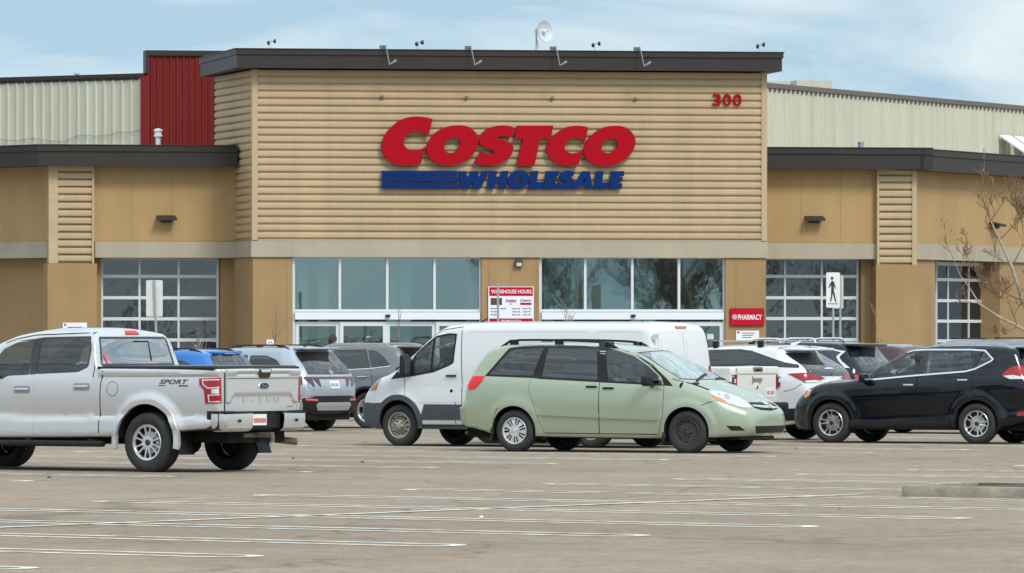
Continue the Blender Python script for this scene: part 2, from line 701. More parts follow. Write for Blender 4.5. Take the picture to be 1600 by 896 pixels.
# ------------------------------------------------------------------ store building
M_tan = mat('tan_stucco', (0.40, 0.262, 0.118), rough=0.9, noise=0.10, nscale=0.7, bump=0.15, bscale=90, streak=0.075)
M_tand = mat('brown_stucco', (0.335, 0.215, 0.10), rough=0.9, noise=0.12, nscale=0.8, bump=0.15, bscale=90, streak=0.085)
M_band = mat('grey_band', (0.385, 0.335, 0.255), rough=0.85, noise=0.10, nscale=0.8, streak=0.07)
M_sid = mat('beige_ribbed_siding', (0.465, 0.348, 0.212), rough=0.6, spec=0.25, noise=0.09, nscale=1.2, stretch=(0.3, 0.3, 4), streak=0.10)
M_fas = mat('dark_bronze_fascia', (0.032, 0.027, 0.024), rough=0.5, spec=0.3, noise=0.10, nscale=1.5)
M_white_rib = mat('off_white_siding', (0.56, 0.535, 0.42), rough=0.6, spec=0.25, noise=0.08, nscale=1.0, stretch=(3, 3, 0.2), streak=0.10)
M_redsid = mat('barn_red_siding', (0.165, 0.012, 0.011), rough=0.6, spec=0.2, noise=0.08, nscale=1.0, stretch=(3, 3, 0.2))
M_alum = mat('aluminium_frame', (0.66, 0.68, 0.70), rough=0.4, metal=0.25)
M_roof = mat('flat_roof', (0.2, 0.2, 0.19), rough=0.9)
M_metal = mat('galvanised', (0.55, 0.57, 0.6), rough=0.4, metal=0.6)
M_dark = mat('dark_recess', (0.02, 0.02, 0.02), rough=0.9, spec=0.1)


def store_glass(name, base, refl, amt, wob, clear=None):
    m = bpy.data.materials.new(name)
    m.use_nodes = True
    nt = m.node_tree
    b = nt.nodes['Principled BSDF']
    b.inputs['Base Color'].default_value = (*base, 1)
    b.inputs['Roughness'].default_value = 0.6
    b.inputs['Specular IOR Level'].default_value = 0.0
    g = nt.nodes.new('ShaderNodeBsdfGlossy')
    g.inputs['Color'].default_value = (*refl, 1)
    g.inputs['Roughness'].default_value = 0.015
    tc = nt.nodes.new('ShaderNodeTexCoord')
    n = nt.nodes.new('ShaderNodeTexNoise')
    n.inputs['Scale'].default_value = 2.2
    n.inputs['Detail'].default_value = 2
    nt.links.new(tc.outputs['Object'], n.inputs['Vector'])
    bp = nt.nodes.new('ShaderNodeBump')
    bp.inputs['Strength'].default_value = wob
    bp.inputs['Distance'].default_value = 0.05
    nt.links.new(n.outputs['Fac'], bp.inputs['Height'])
    nt.links.new(bp.outputs[0], g.inputs['Normal'])
    mx = nt.nodes.new('ShaderNodeMixShader')
    mx.inputs[0].default_value = amt
    if clear:
        tr = nt.nodes.new('ShaderNodeBsdfTransparent')
        tr.inputs['Color'].default_value = (*clear, 1)
        nt.links.new(tr.outputs[0], mx.inputs[1])
    else:
        nt.links.new(b.outputs[0], mx.inputs[1])
    nt.links.new(g.outputs[0], mx.inputs[2])
    nt.links.new(mx.outputs[0], nt.nodes['Material Output'].inputs['Surface'])
    return m


G_store = store_glass('store_glass', (0.03, 0.05, 0.048), (0.80, 0.92, 0.90), 0.24, 0.006, (0.46, 0.575, 0.56))
G_door = store_glass('door_glass', (0.02, 0.02, 0.02), (0.85, 0.95, 0.93), 0.14, 0.006, (0.50, 0.60, 0.57))
G_shop = store_glass('garage_door_glass', (0.014, 0.018, 0.019), (0.92, 0.96, 0.95), 0.11, 0.03)

A = P(395, HY, 155.0)
FT = Frame((A.x, A.y), 9.5)
UR = FT.u(1197)
ZB0, ZB1, ZW, ZWT, ZT, ZTT = 3.69, 4.07, 5.85, 6.36, 8.10, 8.58
store = empty('store_building', (FT.w(UR / 2, 4, 0).x, FT.w(UR / 2, 4, 0).y, 0))
tag(store, 'tan warehouse store with ribbed beige entrance tower and low brown wings under dark fascias', 'building')


def sbuild(mb, name, m, parent=None, **kw):
    return mb.build(name, m, parent or store, **kw)


def ribs_h(mb, fr, u0, u1, v, z0, z1, pitch=0.172, depth=0.05):
    """horizontal box-rib cladding: broad faces with narrow grooves"""
    n = max(1, int(round((z1 - z0) / pitch)))
    p = (z1 - z0) / n
    prof = []
    for k in range(n):
        z = z0 + k * p
        prof += [(depth, z), (depth, z + 0.17 * p), (0.012, z + 0.24 * p), (0.003, z + 0.34 * p), (0, z + 0.55 * p), (0.002, z + 0.80 * p), (0.009, z + 0.95 * p)]
    prof += [(depth, z1)]
    vs = []
    for (d, z) in prof:
        vs += [fr.w(u0, v + d, z), fr.w(u1, v + d, z)]
    mb.add(vs, [(2 * k, 2 * k + 1, 2 * k + 3, 2 * k + 2) for k in range(len(prof) - 1)])


def ribs_v(mb, fr, u0, u1, v, zf, pitch, depth, face=0.6):
    """vertical ribs; zf(u) gives (z0, z1)"""
    n = max(1, int(round((u1 - u0) / pitch)))
    p = (u1 - u0) / n
    prof = []
    for k in range(n):
        u = u0 + k * p
        prof += [(u, 0), (u + (1 - face) * 0.5 * p, 0), (u + (1 - face) * 0.5 * p + 0.08 * p, -depth), (u + (1 - face) * 0.5 * p + 0.08 * p + (face - 0.4) * p, -depth), (u + (1 - face) * 0.5 * p + 0.16 * p + (face - 0.4) * p, 0)]
    prof.append((u1, 0))
    vs = []
    for (u, d) in prof:
        a, b = zf(u)
        vs += [fr.w(u, v + d, a), fr.w(u, v + d, b)]
    mb.add(vs, [(2 * k, 2 * k + 2, 2 * k + 3, 2 * k + 1) for k in range(len(prof) - 1)])


# --- entrance tower
pb_ = P(335, HY, 159.3)                                   # back end of the tower's left flank
flank = Vector((A.x - pb_.x, A.y - pb_.y))
FS = Frame((pb_.x, pb_.y), math.degrees(math.atan2(flank.y, flank.x)))
LS = flank.length
mb = MB()
ribs_h(mb, FT, 0.11, UR - 0.11, 0.0, ZB1 + 0.03, ZT)
sbuild(mb, 'tower_front_siding', M_sid)
mb = MB()
ribs_h(mb, FS, 0.0, LS - 0.11, 0.0, ZB1 + 0.03, ZT)
sbuild(mb, 'tower_side_siding', M_sid)
mb = MB()
FT.box(mb, -0.02, 0.115, -0.02, 0.12, ZB1 + 0.02, ZT)
FT.box(mb, UR - 0.115, UR + 0.02, -0.02, 0.12, ZB1 + 0.02, ZT)
FT.box(mb, 0.12, UR - 0.12, -0.012, 0.05, ZB1 + 0.005, ZB1 + 0.035)
sbuild(mb, 'corner_trim', mat('beige_trim', (0.45, 0.335, 0.205), rough=0.5))
mb = MB()                                                 # core of the tower behind the cladding
core = [FT.w(0.02, 0.06, 0), FT.w(UR - 0.02, 0.06, 0), FT.w(UR - 0.02, 6.5, 0), FS.w(0.0, 0.06, 0)]
mb.plate([[(p.x, p.y) for p in core]], lambda a, b, d: (a, b, ZB0 + 0.02 + d), ZT - ZB0 - 0.04)
FT.box(mb, UR - 0.03, UR, 0.13, 6.4, ZB0, ZT - 0.01)
sbuild(mb, 'tower_core', M_tan)


def fascia(mb, pts, z0, z1, inw=0.25, lip=0.03):
    """metal eave band following a plan polyline, stepped in profile, with its soffit"""
    prof = [(inw + 0.5, z0 + 0.01), (0.0, z0), (0.0, z0 + (z1 - z0) * 0.66), (-lip, z0 + (z1 - z0) * 0.68), (-lip, z1 - 0.03), (-lip - 0.02, z1 - 0.02), (-lip - 0.02, z1), (inw + 0.5, z1 + 0.01)]
    n = len(pts)
    offs = []
    for i in range(n):
        p = Vector(pts[i])
        d1 = (p - Vector(pts[i - 1])).normalized() if i > 0 else (Vector(pts[1]) - p).normalized()
        d2 = (Vector(pts[i + 1]) - p).normalized() if i < n - 1 else d1
        n1, n2 = Vector((-d1.y, d1.x)), Vector((-d2.y, d2.x))
        m = (n1 + n2).normalized()
        offs.append(m / max(0.35, m.dot(n1)))
    vs = []
    for p, o in zip(pts, offs):
        for (d, z) in prof: vs.append((p[0] + o.x * d, p[1] + o.y * d, z))
    m = len(prof)
    fs = [(i * m + k, i * m + (k + 1) % m, (i + 1) * m + (k + 1) % m, (i + 1) * m + k) for i in range(n - 1) for k in range(m)]
    fs += [tuple(range(m)), tuple((n - 1) * m + k for k in range(m))]
    mb.add(vs, fs)


OV = 0.42
q0 = P(313, HY, 160.0)
c0 = FT.w(FT.u(370, -OV), -OV, 0)
c1 = FT.w(FT.u(1222, -OV), -OV, 0)
c2 = c1 + FT.ey * 7.5
mb = MB()
fascia(mb, [(q0.x, q0.y), (c0.x, c0.y), (c1.x, c1.y), (c2.x, c2.y)], ZT + 0.02, ZTT)
sbuild(mb, 'tower_fascia', M_fas)
mb = MB()
roofp = [(q0.x + 0.5, q0.y + 0.3), (c0.x + 0.3, c0.y + 0.35), (c1.x - 0.4, c1.y + 0.35), (c2.x - 0.4, c2.y)]
mb.plate([roofp], lambda a, b, d: (a, b, ZT + 0.06 + d), ZTT - ZT - 0.12)
sbuild(mb, 'tower_roof', M_roof)
# band below the siding, tower front and flank
mb = MB()
FT.box(mb, -0.045, UR + 0.03, -0.055, 0.3, ZB0, ZB1)
FS.box(mb, LS * 0.30, LS - 0.0, -0.05, 0.3, ZB0 + 0.002, ZB1 - 0.002)
sbuild(mb, 'entrance_band', M_band)

# columns of the tower front
u_l0, u_l1 = FT.u(457), FT.u(752.5)
u_r0, u_r1 = FT.u(842.5), FT.u(1133.5)
mb = MB()
FT.box(mb, -0.0, u_l0, 0.0, 0.8, 0, ZB0)
FS.box(mb, LS * 0.30, LS - 0.03, 0.003, 0.5, 0, ZB0)
sbuild(mb, 'entrance_column', M_tand)
for a_, b_ in ((u_l1, u_r0), (u_r1, UR)):
    mb = MB()
    FT.box(mb, a_, b_, 0.0, 0.8, 0, ZB0)
    sbuild(mb, 'entrance_column', M_tand)
mb = MB()
for px in (800, 764, 838, 1150, 448): FT.box(mb, FT.u(px) - 0.005, FT.u(px) + 0.005, -0.003, 0.01, 0.1, ZB0 - 0.01)
sbuild(mb, 'stucco_joints', mat('stucco_joint', (0.24, 0.155, 0.075), rough=0.9))


# --- glazed entrance fronts
def glass_front(pv, xs, header_y, door_xs):
    v0, v1 = 0.10, 0.2
    zt = FT.uz(xs[0], 404, v0)[1]
    z_tr0, z_tr1 = FT.uz(xs[0], 487.5, v0)[1], FT.uz(xs[0], 483.5, v0)[1]
    z_h0, z_h1 = FT.uz(xs[0], 499.5, v0)[1], FT.uz(xs[0], 487.5, v0)[1]
    us = [FT.u(x, v0) for x in xs]
    mb = MB()
    hw = 0.030
    FT.box(mb, us[0], us[-1], v0, v1, zt, ZB0)
    FT.box(mb, us[0], us[-1], v0, v1, z_tr0, z_tr1)
    for i, u in enumerate(us):
        a, b = (u, u + 2 * hw) if i == 0 else ((u - 2 * hw, u) if i == len(us) - 1 else (u - hw, u + hw))
        FT.box(mb, a, b, v0 - 0.002, v1, z_tr1, zt)
    FT.box(mb, us[0] + 0.003, us[0] + 2 * hw, v0 - 0.002, v1, 0.0, z_tr0)
    FT.box(mb, us[-1] - 2 * hw, us[-1] - 0.003, v0 - 0.002, v1, 0.0, z_tr0)
    fr = sbuild(mb, 'entrance_window', M_alum)
    mb = MB()
    FT.box(mb, us[0] + 0.05, us[-1] - 0.05, v0 - 0.07, v1 - 0.001, z_h0, z_h1 - 0.01)
    hd = sbuild(mb, 'door_header', mat('white_aluminium', (0.70, 0.73, 0.77), rough=0.45), fr)
    for i in range(len(us) - 1):
        mb = MB()
        FT.box(mb, us[i] + 0.01, us[i + 1] - 0.01, v0 + 0.05, v0 + 0.06, z_tr1 - 0.02, zt + 0.02)
        sbuild(mb, 'pane', G_store, fr)
    mb = MB()
    um = (us[0] + us[-1]) / 2
    zz = FT.uz(xs[2], 493, v0 - 0.07)[1]
    mb.lathe([(0.001, -0.05), (0.05, -0.045), (0.06, -0.0), (0.05, 0.02), (0.001, 0.02)], 14, 'z', c=FT.w(um, v0 - 0.10, zz))
    sbuild(mb, 'door_sensor', M_black_s, fr, sm=50)
    # sliding doors
    zd = FT.uz(xs[0], 503, v0)[1]
    for k in range(len(door_xs) - 1):
        a, b = FT.u(door_xs[k], v0), FT.u(door_xs[k + 1], v0)
        vv = v0 + (0.0 if k % 2 else 0.05)
        mb = MB()
        w = 0.085
        FT.box(mb, a, a + w, vv, vv + 0.05, 0.02, zd)
        FT.box(mb, b - w, b, vv, vv + 0.05, 0.02, zd)
        FT.box(mb, a + w, b - w, vv + 0.002, vv + 0.048, zd - 0.10, zd)
        FT.box(mb, a + w, b - w, vv + 0.002, vv + 0.048, 0.02, 0.25)
        FT.box(mb, a + w, b - w, vv + 0.002, vv + 0.048, 0.95, 1.02)
        d = sbuild(mb, 'sliding_door', M_alum, fr)
        mb = MB()
        FT.box(mb, a + w - 0.005, b - w + 0.005, vv + 0.02, vv + 0.028, 0.2, zd - 0.08)
        sbuild(mb, 'pane', G_door, fr)
    # the lobby behind the glass: floor, walls, ceiling, two columns and an inner screen
    wl = mat('lobby_white', (0.70, 0.72, 0.70), rough=0.8)
    mb = MB()
    d1 = 3.6
    FT.box(mb, us[0], us[-1], d1, d1 + 0.1, 0.02, ZB0)
    FT.box(mb, us[0] - 0.1, us[0] + 0.02, 0.81, d1, 0.02, ZB0)
    FT.box(mb, us[-1] - 0.02, us[-1] + 0.1, 0.81, d1, 0.02, ZB0)
    FT.box(mb, us[0], us[-1], 0.25, d1, 0.0, 0.02)
    FT.box(mb, us[0], us[-1], 0.25, d1, ZB0 + 0.002, ZB0 + 0.015)
    sbuild(mb, 'lobby', wl, fr)
    for f_ in (0.06, 0.17, 0.345, 0.53, 0.60, 0.80, 0.965):
        u_ = us[0] + (us[-1] - us[0]) * f_
        mb = MB()
        FT.box(mb, u_ - 0.1, u_ + 0.12 + 0.1 * f_, 0.40 + 0.2 * f_, 0.6 + 0.2 * f_, 0.02, ZB0 - 0.32 * (f_ * 7 % 1))
        sbuild(mb, 'lobby_column', mat('lobby_grey', (0.12, 0.13, 0.13), rough=0.8) if f_ in (0.345, 0.80) else mat('lobby_bright', (0.82, 0.84, 0.82), rough=0.7), fr)
    mb = MB()
    FT.box(mb, us[0] + 0.03, us[-1] - 0.03, 2.9, 3.0, 2.55, 2.75)
    FT.box(mb, us[0] + 0.03, us[-1] - 0.03, 3.3, 3.4, 0.03, 2.1)
    sbuild(mb, 'inner_screen', mat('screen_dark', (0.10, 0.10, 0.09), rough=0.8), fr)


M_black_s = mat('black_fitting', (0.015, 0.015, 0.016), rough=0.5)
glass_front(0, [457, 531, 605, 679, 752.5], 0, [462, 531, 604, 681, 749])
glass_front(0, [842.5, 914.5, 988, 1061, 1133.5], 0, [847, 916, 988, 1062, 1130])

# --- wings
VW = 2.0


def wing_wall(mb, fr, u0, u1, v, z0=ZB1, z1=ZW):
    fr.box(mb, u0, u1, v, v + 0.3, z0, z1 + 0.05)


def garage_door(fr, px0, px1, v, xs, ys, z_top, mull=0.05):
    """panel door: light frame grid with a pane in every cell"""
    us = [fr.u(x, v) for x in xs]
    zs = [fr.uz(xs[0], y, v)[1] for y in ys]
    step = (zs[0] - zs[-1]) / (len(zs) - 1)
    while zs[-1] > 0.35: zs.append(zs[-1] - step)
    mb = MB()
    for i, u in enumerate(us):
        w = mull if 0 < i < len(us) - 1 else mull * 1.2
        fr.box(mb, u - w / 2, u + w / 2, v, v + 0.06, 0.15, z_top)
    for i, z in enumerate(zs):
        w = 0.075 if 0 < i < len(zs) - 1 else 0.09
        fr.box(mb, us[0] + 0.001, us[-1] - 0.001, v + 0.004, v + 0.056, z - w / 2, z + w / 2)
    d = sbuild(mb, 'garage_door', mat('garage_frame', (0.60, 0.62, 0.63), rough=0.45))
    for i in range(len(us) - 1):
        for j in range(len(zs) - 1):
            mb = MB()
            fr.box(mb, us[i] + mull * 0.4, us[i + 1] - mull * 0.4, v + 0.03, v + 0.036, zs[j + 1] + 0.02, zs[j] - 0.02)
            sbuild(mb, 'pane', G_shop, d)
    return d


def pilaster(fr, px0, px1, v, side):
    """ribbed upper pilaster on a plain brown column"""
    u0, u1 = fr.u(px0, v), fr.u(px1, v)
    mb = MB()
    ribs_h(mb, fr, u0 + (0.22 if side < 0 else 0.05), u1 - (0.05 if side < 0 else 0.11), v - 0.02, 3.56, ZW + 0.03)
    fr.box(mb, u0, u0 + (0.22 if side < 0 else 0.055), v - 0.04, v + 0.3, 3.55, ZW + 0.04)
    fr.box(mb, u1 - (0.055 if side < 0 else 0.115), u1, v - 0.04, v + 0.3, 3.55, ZW + 0.04)
    fr.box(mb, u0 + 0.03, u1 - 0.03, v + 0.03, v + 1.0, 3.55, ZW + 0.03)
    p = sbuild(mb, 'ribbed_pilaster', M_sid)
    mb = MB()
    fr.box(mb, fr.u(px0 - 2, v), fr.u(px1 + 4, v), v - 0.06, v + 1.0, 0, 3.545)
    sbuild(mb, 'wing_column', M_tand)
    return p


# left wing: wall, band, garage door in a recess, pilaster, then a part that turns away
VL = 2.0
ul0, ul1 = FT.u(147, VL), FT.u(366, VL)
mb = MB()
wing_wall(mb, FT, ul0, ul1 + 0.3, VL)
sbuild(mb, 'left_wing_wall', M_tan)
mb = MB()
for px in (205, 269, 335): FT.box(mb, FT.u(px, VL) - 0.006, FT.u(px, VL) + 0.006, VL - 0.003, VL + 0.01, ZB1 + 0.02, ZW)
FT.box(mb, ul0, ul1 + 0.2, VL - 0.006, VL + 0.01, ZB1 - 0.0, ZB1 + 0.02)
sbuild(mb, 'wall_joints', mat('tan_joint', (0.30, 0.195, 0.09), rough=0.9))
mb = MB()
FT.box(mb, ul0 + 0.02, ul1 + 0.3, VL - 0.05, VL + 0.35, ZB0, ZB1)
sbuild(mb, 'left_wing_band', M_band)
VD = VL + 0.55
mb = MB()
FT.box(mb, FT.u(343, VD), ul1 + 0.5, VL + 0.36, VL + 0.8, 0, ZB0 + 0.05)
FT.box(mb, FT.u(150, VD) - 0.5, FT.u(157, VD), VL + 0.36, VL + 0.8, 0, ZB0 + 0.05)
FT.box(mb, FT.u(155, VD), FT.u(345, VD), VD + 0.1, VD + 0.2, 0, ZB0 + 0.05)
sbuild(mb, 'door_reveal', M_tand)
garage_door(FT, 155, 343, VD, [159, 218, 279, 340], [404, 432, 465.5, 498.5, 531.5], ZB0 + 0.04)
pilaster(FT, 76, 147, VL - 0.15, -1)
pl = FT.w(FT.u(78, VL), VL + 0.3, 0)
FL2 = Frame((pl.x - math.cos(R(-50)) * 30, pl.y - math.sin(R(-50)) * 30), -50)
mb = MB()
FL2.box(mb, 0, 30, 0, 0.3, ZB1, ZW + 0.05)
sbuild(mb, 'left_return_wall', M_tan)
mb = MB()
FL2.box(mb, 0, 30, -0.05, 0.3, ZB0, ZB1 - 0.001)
sbuild(mb, 'left_return_band', M_band)
mb = MB()
FL2.box(mb, 0, 30, 0.35, 0.6, 0, ZB0 + 0.02)
sbuild(mb, 'left_return_base', M_tand)
OW = 0.5
f0 = FT.w(FT.u(371, VL - OW), VL - OW, 0)
f1 = FT.w(FT.u(60, VL - OW), VL - OW, 0)
f2 = f1 - FL2.ex * 30
mb = MB()
fascia(mb, [(f2.x, f2.y), (f1.x, f1.y), (f0.x, f0.y)], ZW, ZWT, inw=0.4)
sbuild(mb, 'left_wing_fascia', M_fas)
# right wing
VR = 2.0
ur0, ur1 = UR - 0.3, FT.u(1371, VR)
mb = MB()
wing_wall(mb, FT, ur0, ur1, VR)
sbuild(mb, 'right_wing_wall', M_tan)
mb = MB()
for px in (1252, 1313): FT.box(mb, FT.u(px, VR) - 0.006, FT.u(px, VR) + 0.006, VR - 0.003, VR + 0.01, ZB1 + 0.02, ZW)
FT.box(mb, ur0, ur1, VR - 0.006, VR + 0.01, ZB1 - 0.0, ZB1 + 0.02)
sbuild(mb, 'wall_joints', MATS['tan_joint'])
mb = MB()
FT.box(mb, ur0, ur1 - 0.02, VR - 0.05, VR + 0.35, ZB0, ZB1)
sbuild(mb, 'right_wing_band', M_band)
VE = VR + 0.55
mb = MB()
FT.box(mb, FT.u(1343, VE), ur1 + 0.6, VR + 0.36, VR + 0.8, 0, ZB0 + 0.05)
FT.box(mb, FT.u(1170, VE), FT.u(1345, VE), VE + 0.1, VE + 0.2, 0, ZB0 + 0.05)
sbuild(mb, 'door_reveal', M_tand)
garage_door(FT, 1170, 1343, VE, [1168, 1226.5, 1284, 1340], [404, 432, 465.5, 498, 531], ZB0 + 0.04)
pilaster(FT, 1370, 1432, VR - 0.15, 1)
pr = FT.w(FT.u(1431, VR), VR + 0.15, 0)
FR2 = Frame((pr.x, pr.y), 66)
mb = MB()
FR2.box(mb, 0, 40, 0, 0.3, ZB1, ZW + 0.05)
sbuild(mb, 'right_return_wall', M_tan)
mb = MB()
FR2.box(mb, 0, 40, -0.05, 0.3, ZB0, ZB1 - 0.001)
sbuild(mb, 'right_return_band', M_band)
mb = MB()
ug0, ug1 = FR2.u(1461, 0.02), FR2.u(1562, 0.02)
FR2.box(mb, 0.02, ug0, 0.02, 0.6, 0, ZB0 - 0.001)
FR2.box(mb, ug1, 40, 0.02, 0.6, 0, ZB0 - 0.001)
FR2.box(mb, ug0 - 0.6, ug1, 0.62, 0.7, 0, ZB0 - 0.001)
sbuild(mb, 'right_return_base', M_tand)
garage_door(FR2, 1462, 1548, 0.5, [1464, 1482, 1514.5, 1546], [412, 437, 470, 502, 533], ZB0 - 0.003)
g0 = FT.w(UR - 0.2, VR - OW, 0)
g1 = FT.w(FT.u(1457.5, VR - OW), VR - OW, 0)
mb = MB()
fascia(mb, [(g0.x, g0.y), (g1.x, g1.y)], ZW, ZWT + 0.02, inw=0.4)
sbuild(mb, 'right_wing_fascia', M_fas)
g2 = FR2.w(-0.55, -0.42, 0)
g3 = FR2.w(40, -0.42, 0)
mb = MB()
fascia(mb, [(g2.x, g2.y), (g3.x, g3.y)], ZW - 0.02, ZWT, inw=0.3)
sbuild(mb, 'right_return_fascia', M_fas)
# low wing roofs
mb = MB()
rp = [f2 + FL2.ey * 1.0, f1 + FT.ey * 0.8, f0 + FT.ey * 0.8, f0 + FT.ey * 9, f2 + FL2.ey * 9]
mb.plate([[(p.x, p.y) for p in rp]], lambda a, b, d: (a, b, ZWT - 0.2 + d), 0.1)
rp = [g0 + FT.ey * 0.8, g1 + FT.ey * 0.8 - FT.ex * 0.6, g3 + FR2.ey * 1.0, g3 + FR2.ey * 8, g0 + FT.ey * 9]
mb.plate([[(p.x, p.y) for p in rp]], lambda a, b, d: (a, b, ZWT - 0.2 + d), 0.1)
sbuild(mb, 'wing_roof', M_roof)

# --- main warehouse hall behind: off-white ribbed walls, red corner block
wc = P(228, HY, 166.0)
aL = -36
FWL = Frame((wc.x - math.cos(R(aL)) * 45, wc.y - math.sin(R(aL)) * 45), aL)
zl = FWL.uz(222, 121, 0)[1]
mb = MB()
ribs_v(mb, FWL, 0, 45, 0, lambda u: (0.0, zl), 0.29, 0.03, 0.55)
sbuild(mb, 'left_hall_wall', M_white_rib)
mb = MB()
FWL.box(mb, 0, 45, -0.06, 0.4, zl, zl + 0.10)
FWL.box(mb, 0, 45, -0.03, 0.3, zl - 0.06, zl - 0.002)
sbuild(mb, 'left_hall_coping', M_fas)
FRD = Frame((wc.x, wc.y), 9.5)
zr_ = FRD.uz(232, 87, 0)[1]
ur_ = FRD.u(380)
mb = MB()
u0_ = FRD.u(220)
FRD.box(mb, u0_, FRD.u(233), -0.06, 0.1, 5.5, zl + 0.02)
FRD.box(mb, FRD.u(228), FRD.u(234), -0.04, 0.15, 5.5, zr_)
ribs_v(mb, FRD, FRD.u(233), ur_ + 2, 0, lambda u: (5.5, zr_), 0.165, 0.035, 0.7)
sbuild(mb, 'red_corner_block', M_redsid)
mb = MB()
FRD.box(mb, FRD.u(227), ur_ + 2, -0.08, 0.5, zr_, zr_ + 0.13)
FRD.box(mb, FRD.u(227), FRD.u(232), -0.09, 0.5, zl + 0.1, zr_ - 0.002)
sbuild(mb, 'red_block_coping', M_fas)
wr = P(1165, HY, 163.5)
FWR = Frame((wr.x, wr.y), 65)
zR = FWR.uz(1204, 138, 0)[1]
mb = MB()
ribs_v(mb, FWR, 0, 60, 0, lambda u: (0.0, zR), 0.30, 0.05, 0.62)
sbuild(mb, 'right_hall_wall', M_white_rib)
mb = MB()
FWR.box(mb, -0.5, 60, -0.08, 0.5, zR, zR + 0.12)
FWR.box(mb, -0.5, 60, -0.04, 0.3, zR - 0.07, zR - 0.002)
sbuild(mb, 'right_hall_coping', mat('brown_coping', (0.13, 0.105, 0.085), rough=0.5))
mb = MB()
hp = [FWL.w(0, 0.4, 0), FWL.w(45, 0.4, 0), FRD.w(ur_ + 2, 0.6, 0), FWR.w(0, 0.4, 0), FWR.w(60, 0.4, 0), FWR.w(60, 30, 0), FWL.w(0, 40, 0)]
mb.plate([[(p.x, p.y) for p in hp]], lambda a, b, d: (a, b, zR - 0.4 + d), 0.1)
sbuild(mb, 'hall_roof', M_roof)
mb = MB()                                                 # small ribbed awning low at the far right
FWR2 = FWR
ua = FWR.u(1562, -0.1)
for k in range(9):
    a = ua + k * 1.1
    vs = [FWR.w(a, -0.1, 7.3), FWR.w(a + 0.85, -0.1, 7.3), FWR.w(a + 0.85, -0.9, 6.78), FWR.w(a, -0.9, 6.78)]
    vs += [p - Vector((0, 0, 0.05)) for p in vs]
    mb.add(vs, [(0, 1, 2, 3), (7, 6, 5, 4), (0, 3, 7, 4), (1, 5, 6, 2), (3, 2, 6, 7), (0, 4, 5, 1)])
sbuild(mb, 'awning', mat('white_awning', (0.75, 0.76, 0.77), rough=0.5))

# ------------------------------------------------------------------ roof-top things
def on_roof(name, label, cat, px, py, Y, group=None):
    p = P(px, py, Y)
    o = empty(name, p)
    tag(o, label, cat, group)
    return o, p


# dish aerial
d_, p = on_roof('satellite_dish', 'grey dish aerial on a thin mast above the tower roof edge', 'satellite dish', 838, 84, 158.5)
mb = MB()
top = P(838, 46, 158.5)
mb.tube([p - Vector((0, 0, 0.1)), top], 0.022, 8)
mb.tube([P(842, 76, 158.5), P(838, 58, 158.5)], 0.012, 6)
mb.build('mast', M_metal, d_, sm=40)
c = P(852, 49, 158.4)
ax = Vector((0.66, -0.72, 0.12)).normalized()
bx = ax.cross(Vector((0, 0, 1))).normalized()
cx = bx.cross(ax)
mb = MB()
vs, fs = [], []
for i in range(7):
    r = 0.255 * i / 6
    for k in range(28):
        a = 2 * math.pi * k / 28
        vs.append(c + (bx * math.cos(a) + cx * math.sin(a)) * r + ax * (0.09 * (r / 0.255) ** 2 - 0.09))
for i in range(6):
    for k in range(28): fs.append((i * 28 + k, i * 28 + (k + 1) % 28, (i + 1) * 28 + (k + 1) % 28, (i + 1) * 28 + k))
mb.add(vs, fs)
vs2 = [v - ax * 0.012 for v in vs]
mb.add(vs2, [f[::-1] for f in fs])
mb.build('reflector', mat('dish_grey', (0.52, 0.54, 0.55), rough=0.5), d_, sm=50, merge=0.0005)
mb = MB()
mb.tube([c - ax * 0.09, c + ax * 0.02], [0.05, 0.04], 12)
mb.tube([c + ax * 0.0 + cx * -0.02, c + ax * 0.12], 0.015, 8)
mb.build('feed', mat('feed_white', (0.7, 0.7, 0.72), rough=0.4), d_, sm=40)
mb = MB()
mb.tube([top + Vector((-0.06, 0, -0.02)), top + Vector((0.12, 0, -0.02)), c - ax * 0.09], 0.018, 8)
mb.box(top.x - 0.03, top.x + 0.03, top.y - 0.03, top.y + 0.03, top.z - 0.1, top.z + 0.02)
mb.build('bracket', M_metal, d_)

